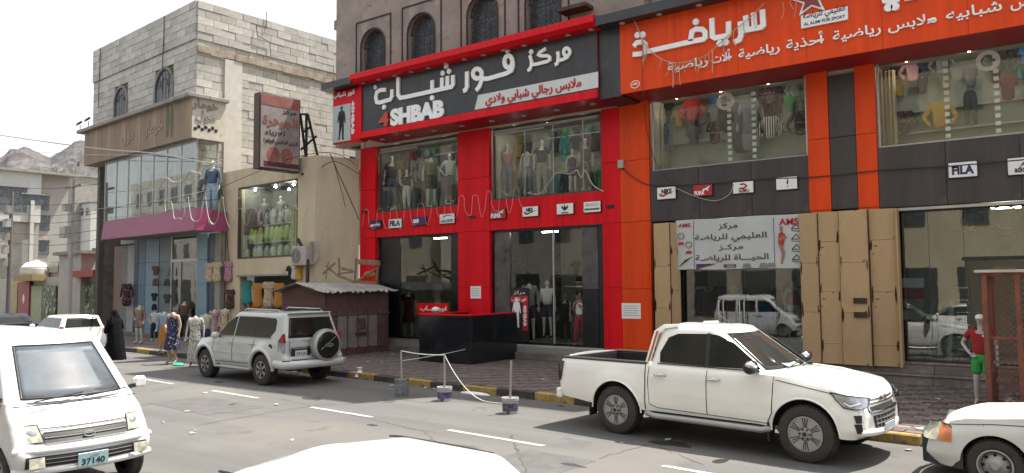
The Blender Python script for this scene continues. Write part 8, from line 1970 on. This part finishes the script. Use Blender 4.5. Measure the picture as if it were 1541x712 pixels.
# weighted poles with rope
M_buck = mat('paint_bucket', (.50, .50, .50), .6, var=.2, vs=6, spots=[(4, .60, .05, (.07, .07, .15))]); M_buckg = mat('grey_bucket', (.22, .24, .24), .7, var=.3, vs=8, spots=[(7, .58, .05, (.1, .1, .1))])
gp = 'weighted poles along the kerb'; tops = []
for i, ((px_, py_, pt, pl_), m_, l) in enumerate((((604.5, 596, 570, 528), M_buckg, 'grey concrete-filled tin with pole, first from the kiosk'), ((669, 603, 582, 534), M_buck, 'white paint bucket with pole joined to the rope, middle of three'), ((768, 622, 598, 543), M_buck, 'white paint bucket with lone pole nearest the pickup'))):
    c = pg(px_, py_); n_ = V((c.x, c.y, 0)).normalized(); zt_ = pl(px_, pl_, c, n_).z; zb2 = pl(px_, pt, c, n_).z; r_ = .155
    t_ = thing('weighted_pole', l, 'bollard', tuple(c), 0, gp)
    part('bucket', MB().lathe([(0, 0), (r_*.93, 0), (r_*.96, .02), (r_, zb2-.06), (r_*1.06, zb2-.055), (r_*1.06, zb2), (r_*.95, zb2), (r_*.93, zb2-.03), (0, zb2-.03)], (0, 0, 0), 20), m_, t_, local=True, smooth=40)
    part('label_band', MB().lathe([(r_*.985, .06), (r_*1.005, zb2-.1)], (0, 0, 0), 20), [M_buckg, mat('label_blue', (.12, .10, .25), .6, var=.7, vs=9), mat('label_dark', (.10, .10, .14), .6, var=.8, vs=12)][i], t_, local=True, smooth=60)
    part('concrete_fill', MB().cyl((0, 0, zb2-.03), (0, 0, zb2-.015), r_*.9, n=16), M_conc, t_, local=True)
    part('pole', MB().cyl((0, 0, zb2-.02), ((-.02, .0, .03)[i], 0, zt_), .022, n=8), M_silver, t_, local=True); tops.append(V((c.x, c.y, zt_)))
def sag(a, b, s, n=14): return [a.lerp(b, k/n)-EZ*s*4*(k/n)*(1-k/n) for k in range(n+1)]
r_ = MB().tube(sag(tops[0], tops[1], .03), .012, 5); solo('rope', r_, M_pwhite, 'white rope tied between the first two weighted poles', 'rope')
solo('rope', MB().tube(sag(tops[0]-EZ*.22, V((-14.0, 16.9, .6)), .02), .008, 5), M_pwhite, 'thin rope from the grey tin pole towards the black counter', 'rope')
e_ = pg(735, 605, .01); solo('rope', MB().tube(sag(tops[1], e_, .22)+[e_+V((.2, -.02, 0)), e_+V((.5, .0, 0))], .011, 5), M_pwhite, 'slack white rope falling from the middle pole to the road', 'rope')
# mesh cage at the right
M_cage = mat('cage_rust', (.24, .08, .05), .75, var=.35, vs=4, bump=.2)
cg = thing('mesh_cage', 'rust red mesh cage with pale board roof at right edge', 'cage', (.2, 16.2, .14)); gx0c, gx1c, gy0c, gy1c, gzc = -1.10, 1.6, 15.5, 17.1, 2.60
for (x_, y_) in ((gx0c, gy0c), (gx1c, gy0c), (gx0c, gy1c), (gx1c, gy1c), (-.62, gy0c), (.4, gy0c)): Pn('post', (x_-.04, y_-.04, .14), (x_+.04, y_+.04, gzc), M_cage, cg, .005)
for z_ in (.25, 1.45, gzc-.06):
    Pn('rail', (gx0c+.04, gy0c-.03, z_), (gx1c, gy0c+.03, z_+.05), M_cage, cg, .004); Pn('rail', (gx0c-.03, gy0c+.04, z_), (gx0c+.03, gy1c, z_+.05), M_cage, cg, .004)
m = MB()
for i in range(-22, 27):
    for sg in (1, -1):
        pts = [V((gx0c+i*.1+sg*t*2.3, gy0c, .2+2.35*t)) for t in [k/24 for k in range(25)] if gx0c < gx0c+i*.1+(1-sg)*.0+sg*t*2.3 < gx1c]
        if len(pts) > 1: m.tube([pts[0], pts[-1]], .006, 3)
        pts = [V((gx0c, gy0c+i*.1+sg*t*2.3, .2+2.35*t)) for t in [k/24 for k in range(25)] if gy0c < gy0c+i*.1+sg*t*2.3 < gy1c]
        if len(pts) > 1: m.tube([pts[0], pts[-1]], .006, 3)
part('wire_mesh', m, M_cage, cg, kind='stuff')
Pn('roof_board', (gx0c-.14, gy0c-.12, gzc+.002), (gx1c, gy1c+.1, gzc+.05), mat('pale_board', (.55, .52, .47), .8, var=.2), cg, .005)
Pn('floor_board', (gx0c, gy0c, .16), (gx1c, gy1c, .2), M_wood, cg)
for i, (x_, s_, m_, l) in enumerate(((-.35, .32, F_['orange'], 'orange covered pot inside the mesh cage'), (-.75, .2, M_silver, 'silver pot low inside the mesh cage'), (.2, .3, F_['brown'], 'brown pot inside the mesh cage'))):
    z_ = .75 if i == 0 else .2; solo('cooking_pot', MB().lathe([(0, 0), (s_*.8, 0), (s_, s_*.3), (s_, s_*.8), (s_*.7, s_*1.1), (0, s_*1.2)], (x_, 16.2, z_), 16), m_, l, 'pot', smooth=50)
Pn('inner_shelf', (gx0c+.1, gy0c+.1, .70), (gx1c, gy1c, .745), M_wood, cg)
for i, (x_, w_) in enumerate(((-1.0, .35), (-.3, .6))): solo('roof_plank', MB().box((x_, 15.7, gzc+.055), (x_+w_, 15.95, gzc+.10)), M_wood, ['short plank on the left of the cage roof', 'longer plank on the cage roof'][i], 'plank')
P = V((-1.27, 16.6, .14)); mm_ = figure('mannequin', 'mannequin in red football shirt and green shorts beside the mesh cage', 'mannequin', P, R(-5), 1.72, pose='hip', top=(F_['red'], 'short'), pants=(F_['green'], .56), cap=M_pwhite)
part('shirt_badge', MB().box((.04, -.135, 1.30), (.08, -.13, 1.34)), M_pwhite, mm_, local=True)
# big tilted light-box sign on brackets
JX = -24.0; jw = lambda px_, py_: pc(px_, py_, JX)
js = thing('projecting_sign', 'faded red and grey projecting light box sign with Arabic letters on the beige shop roof', 'sign', tuple(jw(420, 258)), TB)
M_jred = mat('faded_red', (.33, .12, .10), .6, var=.25, vs=2); M_jgr = mat('faded_grey', (.33, .29, .27), .6, var=.2, vs=1.5, spots=[(.9, .58, .15, (.36, .17, .13))])
a, b = bf(jw(391, 138)), bf(jw(452, 250)); y0_, y1_, z0_, z1_ = a[1], b[1], bf(jw(391, 253))[2], a[2]
Pb('light_box', (JX-.38, y0_, z0_), (JX-.03, y1_, z1_), mat('sign_brown', (.10, .07, .055), .7, var=.3), js); Pb('sign_face', (JX-.028, y0_+.06, z0_+.05), (JX, y1_-.06, z1_-.05), M_jgr, js); Pb('top_band', (JX+.002, y0_+.06, z1_-.42), (JX+.01, y1_-.06, z1_-.05), M_jred, js); Pb('lower_band', (JX+.002, y0_+.2, z0_+.12), (JX+.01, y1_-.06, z0_+.3), mat('faded_maroon', (.10, .03, .04), .6), js)
JP = lambda u, v: bw(JX+.002, y0_+(y1_-y0_)*u, z0_+(z1_-z0_)*v)
for s, u0, u1, v, h, m_, b_ in (('مركز', .55, .88, .78, .14, M_ink, 0), ('الجوهرة', .08, .92, .60, .30, M_jred, .03), ('للازياء', .14, .6, .47, .15, M_ink, 0), ('لأرقى الملابس الجاهزة', .1, .92, .36, .13, M_ink, 0)):
    T = MB(); text(T, s, JP(u0, v), JP(u1, v), h, EX, .012, bold=b_, ar=True); part('lettering', T, m_, js)
m = MB()
for cx_ in (.34, .66):
    for k, (sy_, sz_) in enumerate(((.13, .095), (.09, .06), (.045, .025))):
        for dv in (0,): m.stroke([JP(cx_+sy_*math.cos(t), .2+sz_*math.sin(t)*1.0) for t in [q*math.pi/8 for q in range(16)]], .07, EX, .01+k*.002, True)
part('red_emblem', m, M_jred, js)
fr = MB(); top_ = [jw(463, 172), jw(482, 252), jw(452, 172), jw(462, 250), jw(474, 205)]
for a, b in ((top_[0], top_[1]), (top_[2], top_[3]), (jw(452, 172), jw(463, 172)), (jw(461, 172), jw(461, 262)), (jw(453, 225), jw(476, 205)), (jw(453, 262), jw(462, 262)), (jw(455, 200), jw(468, 190))): fr.bar(a, b, .07)
part('bracket', fr, M_trim, js)
# air conditioner and duct on the beige wall
c = bf(pb(449, 385, BFY-.35)); ac = thing('air_conditioner', 'beige air conditioner with round fan on the beige shop wall', 'air conditioner', bw(c[0], BFY-.35, c[2]-.35), TB)
part('casing', MB().box((-.45, 0, 0), (.45, .33, .7)), M_pst, ac, local=True, bev=.02); part('fan_grille', MB().lathe([(.26, 0), (.27, -.02), (.2, -.025), (.001, -.025)], (-.14, 0, .36), 20, (0, 1, 0)), M_greycl, ac, local=True)
for k in range(4): part('fan_ring', MB().tube([(-.14+(.06+.06*k)*math.cos(t), -.03, .36+(.06+.06*k)*math.sin(t)) for t in [q*math.pi/8 for q in range(16)]], .006, 4, closed=True), M_trim, ac, local=True)
solo('hose_coil', MB().tube([bw(c[0]+.55+.3*math.cos(t), BFY-.15+.01*t, c[2]+.1+.42*math.sin(t)) for t in [q*math.pi/8 for q in range(40)]], .02, 5), M_greycl, 'coil of grey pipe on the beige wall beside the air conditioner', 'hose', smooth=60)
a, b = pb(448, 360, BFY-.25), pb(463, 393, BFY-.25); solo('black_pipe', MB().tube([a, a.lerp(b, .5)+EX*.05, b, b-EZ*.9], .07, 8), M_trim, 'bent black pipe running past the air conditioner', 'pipe', smooth=50)
# conduit and box on the orange/red joint
c = pa(934, 247, FY-.1); solo('junction_box', MB().box((c.x-.09, FY-.13, c.z-.12), (c.x+.09, FY-.03, c.z+.12)), M_pst, 'small beige junction box between the red and orange pillars', 'junction box', bev=.01)
# ================================================================== CABLES AND STRING LIGHTS
M_cabw = mat('cable_pale', (.52, .50, .46), .6, var=.05); M_cabd = mat('cable_dark', (.03, .03, .03), .7, var=0); M_rib = mat('ribbon_cream', (.55, .42, .30), .7, var=.1)
def cable(pts, plane, r, m_, label, cat='cable', grp=None):
    P = [plane(x, y) for x, y in pts]; q = []
    for i in range(len(P)-1):
        p0, p1, p2, p3 = P[max(0, i-1)], P[i], P[i+1], P[min(len(P)-1, i+2)]
        for k in range(6):
            t = k/6; q.append(.5*((2*p1)+(p2-p0)*t+(2*p0-5*p1+4*p2-p3)*t*t+(3*p1-p0-3*p2+p3)*t**3))
    q.append(P[-1]); return solo({'cable': 'overhead_cable', 'string light': 'string_light', 'garland': 'garland'}[cat], MB().tube(q, r, 5), m_, label, cat, grp, smooth=60)
f14 = lambda x, y: pb(x, y, 14.2); f17 = lambda x, y: pa(x, y, 18.0); fo = lambda x, y: pa(x, y, 18.15); f19 = lambda x, y: pa(x, y, 19.3)
gc = 'cables over the street'
cable([(-10, 202), (80, 215), (160, 225), (235, 231), (285, 240), (330, 248)], f14, .03, M_cabw, 'thick pale cable crossing in front of the mall sign', grp=gc)
cable([(-10, 224), (60, 229), (130, 233), (240, 233)], f14, .014, M_cabw, 'thin pale cable just under the thick one by the mall sign', grp=gc)
cable([(120, 318), (220, 305), (268, 296), (320, 284), (335, 272)], f14, .012, M_cabw, 'thin cable rising across the mall glazing to the beige shop', grp=gc)
for i, y in enumerate((283, 310, 322, 334, 352, 366)): cable([(-10, y-4), (70, y+rnd.uniform(-2, 4)), (150, y-6)], f14, .012, M_cabd, ['highest dark wire across the far left block', 'second dark wire across the far left block', 'third dark wire, level with the white storey', 'fourth dark wire above the far balustrade', 'fifth dark wire over the low shop row', 'lowest dark wire over the low shop row'][i], grp=gc)
cable([(128, 325), (200, 307), (262, 305), (330, 300)], f14, .012, M_cabd, 'dark wire along the top of the magenta canopy', grp=gc)
cable([(330, 268), (338, 320), (345, 400)], lambda x, y: pb(x, y, BFY-.1), .02, M_cabd, 'dark wire running down the left of the beige wall', grp=gc)
cable([(331, 283), (380, 262), (440, 238), (500, 230), (538, 250)], lambda x, y: pb(x, y, 15.6), .012, M_cabd, 'thin dark wire under the projecting sign', grp=gc)
cable([(497, 232), (510, 262), (527, 300), (540, 330)], lambda x, y: pa(x, y, 18.2), .02, M_cabd, 'dark wire falling from the bracket across the side wall', grp=gc)
cable([(500, 236), (512, 280), (520, 312)], lambda x, y: pa(x, y, 18.2), .014, M_cabd, 'second thinner wire beside the falling dark wire', grp=gc)
cable([(478, 255), (505, 243), (540, 262)], lambda x, y: pa(x, y, 18.2), .014, M_cabd, 'short slack wire by the bracket foot', grp=gc)
gs_ = 'white string lights along the facades'
cable([(222, 250), (228, 275), (218, 285), (238, 285), (246, 272), (252, 268), (262, 274), (278, 270), (286, 258), (296, 260), (304, 258), (314, 248), (335, 240)], f14, .02, M_cabw, 'thick pale string light looping over the mall glazing', 'string light', gs_)
pts = []; x = 258
for i in range(4): pts += [(x, 304), (x+4, 322-i*0), (x+11, 330-(4-i)*2+i*3), (x+18, 322), (x+21, 303), (x+25, 297)]; x += 26
cable([(248, 300), (250, 318)]+[(a_, b_+(6 if b_ > 310 else 0)) for a_, b_ in pts], f14, .016, M_cabw, 'string light hanging in deep loops over the magenta canopy', 'string light', gs_)
pts = []
for i in range(9):
    x = 352+i*21; pts += [(x, 336-i*.8+rnd.uniform(-8, 6)), (x+3, 322), (x+7, 314), (x+12, 315), (x+15, 325), (x+16, 336-(i % 3)*5)]
cable(pts, lambda x, y: pb(x, y, 15.9), .009, M_cabw, 'string light in loops across the beige shop wall', 'string light', gs_)
pts = []
for i in range(12):
    x = 545+i*20.5; mid_y = 331-i*3.1; j_ = rnd.uniform(-4, 4); pts += [(x, mid_y+14+j_), (x+1.5, mid_y), (x+2.5, mid_y-11), (x+6, mid_y-14+j_*.6), (x+10, mid_y-11), (x+11+j_*.3, mid_y+2), (x+14, mid_y+14+j_*.5), (x+17, mid_y+17+j_)]
cable(pts, lambda x, y: pa(x, y, FY-.22), .0068, M_cabw, 'string light in tall loops along the red band', 'string light', gs_)
cable([(795, 290), (812, 292), (826, 275), (838, 260), (858, 262), (868, 256), (875, 268), (880, 256), (892, 278), (908, 288)], lambda x, y: pa(x, y, FY-.2), .017, M_cabw, 'end of string light tied at the right red pillar', 'string light', gs_)
gg2 = 'cream ribbons hanging on the orange signboard'
cable([(953, 28), (962, 48), (966, 60), (985, 82), (1010, 94), (1040, 92), (1062, 83), (1080, 68), (1102, 48), (1130, 25), (1150, 5)], fo, .012, M_rib, 'long cream garland sagging over the orange lettering', 'garland', gg2)
for i, x in enumerate((968, 972, 994, 1005, 1011, 1016, 1023, 1030, 1046, 1053, 1062, 1066, 1072, 1090, 1104, 1120, 1136, 1178, 1190, 1198)):
    y = lerp_tab([(960, 58), (985, 82), (1010, 94), (1040, 92), (1062, 83), (1102, 48), (1140, 20), (1200, -5)], x); L_ = rnd.uniform(12, 38)
    cable([(x, y), (x+rnd.uniform(-2, 2), y+L_*.5), (x+rnd.uniform(-4, 5), y+L_)], fo, rnd.choice([.008, .014]), M_rib, 'short cream ribbon on the orange sign garland, %s from left' % ON[i], 'garland', 'dangling cream ribbons')
cable([(966, 60), (968, 140), (974, 200), (985, 240), (1003, 268), (1020, 280)], lambda x, y: pa(x, y, 19.2 if y > 150 else 18.2), .009, M_cabd, 'thin dark wire dropping from the orange sign to the NIKE plate', grp=gc)
cable([(935, 252), (958, 270), (985, 279), (1060, 277), (1140, 270), (1230, 266), (1330, 256), (1430, 250), (1545, 240)], lambda x, y: pa(x, y, FY-.07), .014, M_cabd, 'dark wire along the brown-grey band', grp=gc)
cable([(1015, 282), (1050, 297), (1078, 302), (1098, 292), (1104, 277)], lambda x, y: pa(x, y, FY-.08), .01, M_cabw, 'pale wire sagging under the red PUMA plate', grp=gc)
# litter
M_lit = mat('paper_litter', (.60, .58, .54), .8, var=.2, vs=9); gl_ = 'scraps of litter'
for i in range(70):
    if i < 30: p = bw(rnd.uniform(-24, 0), rnd.uniform(12.0, 12.66), .006)
    elif i < 58: p = bw(rnd.uniform(-20, -1), rnd.uniform(13, 17.5), .158)
    else: p = bw(rnd.uniform(-18, -3), rnd.uniform(6, 12), .006)
    s_ = rnd.uniform(.03, .11); m = MB(); q = [V((math.cos(t)*s_*rnd.uniform(.5, 1.2), math.sin(t)*s_*rnd.uniform(.4, 1), rnd.uniform(0, .03))) for t in [k*math.pi/3 for k in range(6)]]; m.add([V((0, 0, .02))]+q, [(0, k+1, (k+1) % 6+1) for k in range(6)])
    solo('litter_scrap', MB().merge(m, Matrix.Translation(p)), [M_lit, M_lit, M_greycl, F_['brown']][i % 4], 'small %s scrap of litter on the %s' % (['white', 'white', 'grey', 'brown'][i % 4], ['gutter by the kerb', 'pavement before the shops', 'open road'][0 if i < 30 else 1 if i < 58 else 2]), 'litter', '%s %s litter' % (['gutter', 'pavement', 'road'][0 if i < 30 else 1 if i < 58 else 2], ['white', 'white', 'grey', 'brown'][i % 4]))
for (px_, py_, s_, l) in ((950-0, 0, 0, ''),)[:0]: pass
c = pg(715, 593, .01); solo('plastic_bag', MB().sphere(c, .2, 10, (2.2, .5, .25)), M_pwhite, 'flattened white plastic bag in the gutter between the poles', 'bag', smooth=70)
c = pg(541, 568, .03); solo('plastic_bag', MB().lathe([(0, 0), (.14, .02), (.1, .1), (.05, .2), (.09, .26)], c, 9), M_pwhite, 'crumpled white plastic bag in the gutter behind the SUV', 'bag')
c = pg(268, 550, .0); solo('plastic_bag', MB().sphere(c+EZ*.03, .16, 10, (1.4, 1, .35)), mat('bag_teal', (.02, .50, .32), .5), 'bright teal plastic bag at the floral mannequin foot', 'bag', smooth=70)
for i, (px_, py_) in enumerate(((1362, 551), (1368, 558))):
    c = pg(px_, py_, .375); solo('shoe', MB().sphere(c+EZ*.04, .15, 10, (1.3, .5, .4)).cyl(c, c+EZ*.02, .12, n=12), [M_pwhite, F_['brown']][i], ['white shoe lying on the steps by the tan shutters', 'brown shoe lying on the lower step by the tan shutters'][i], 'shoe', smooth=60)
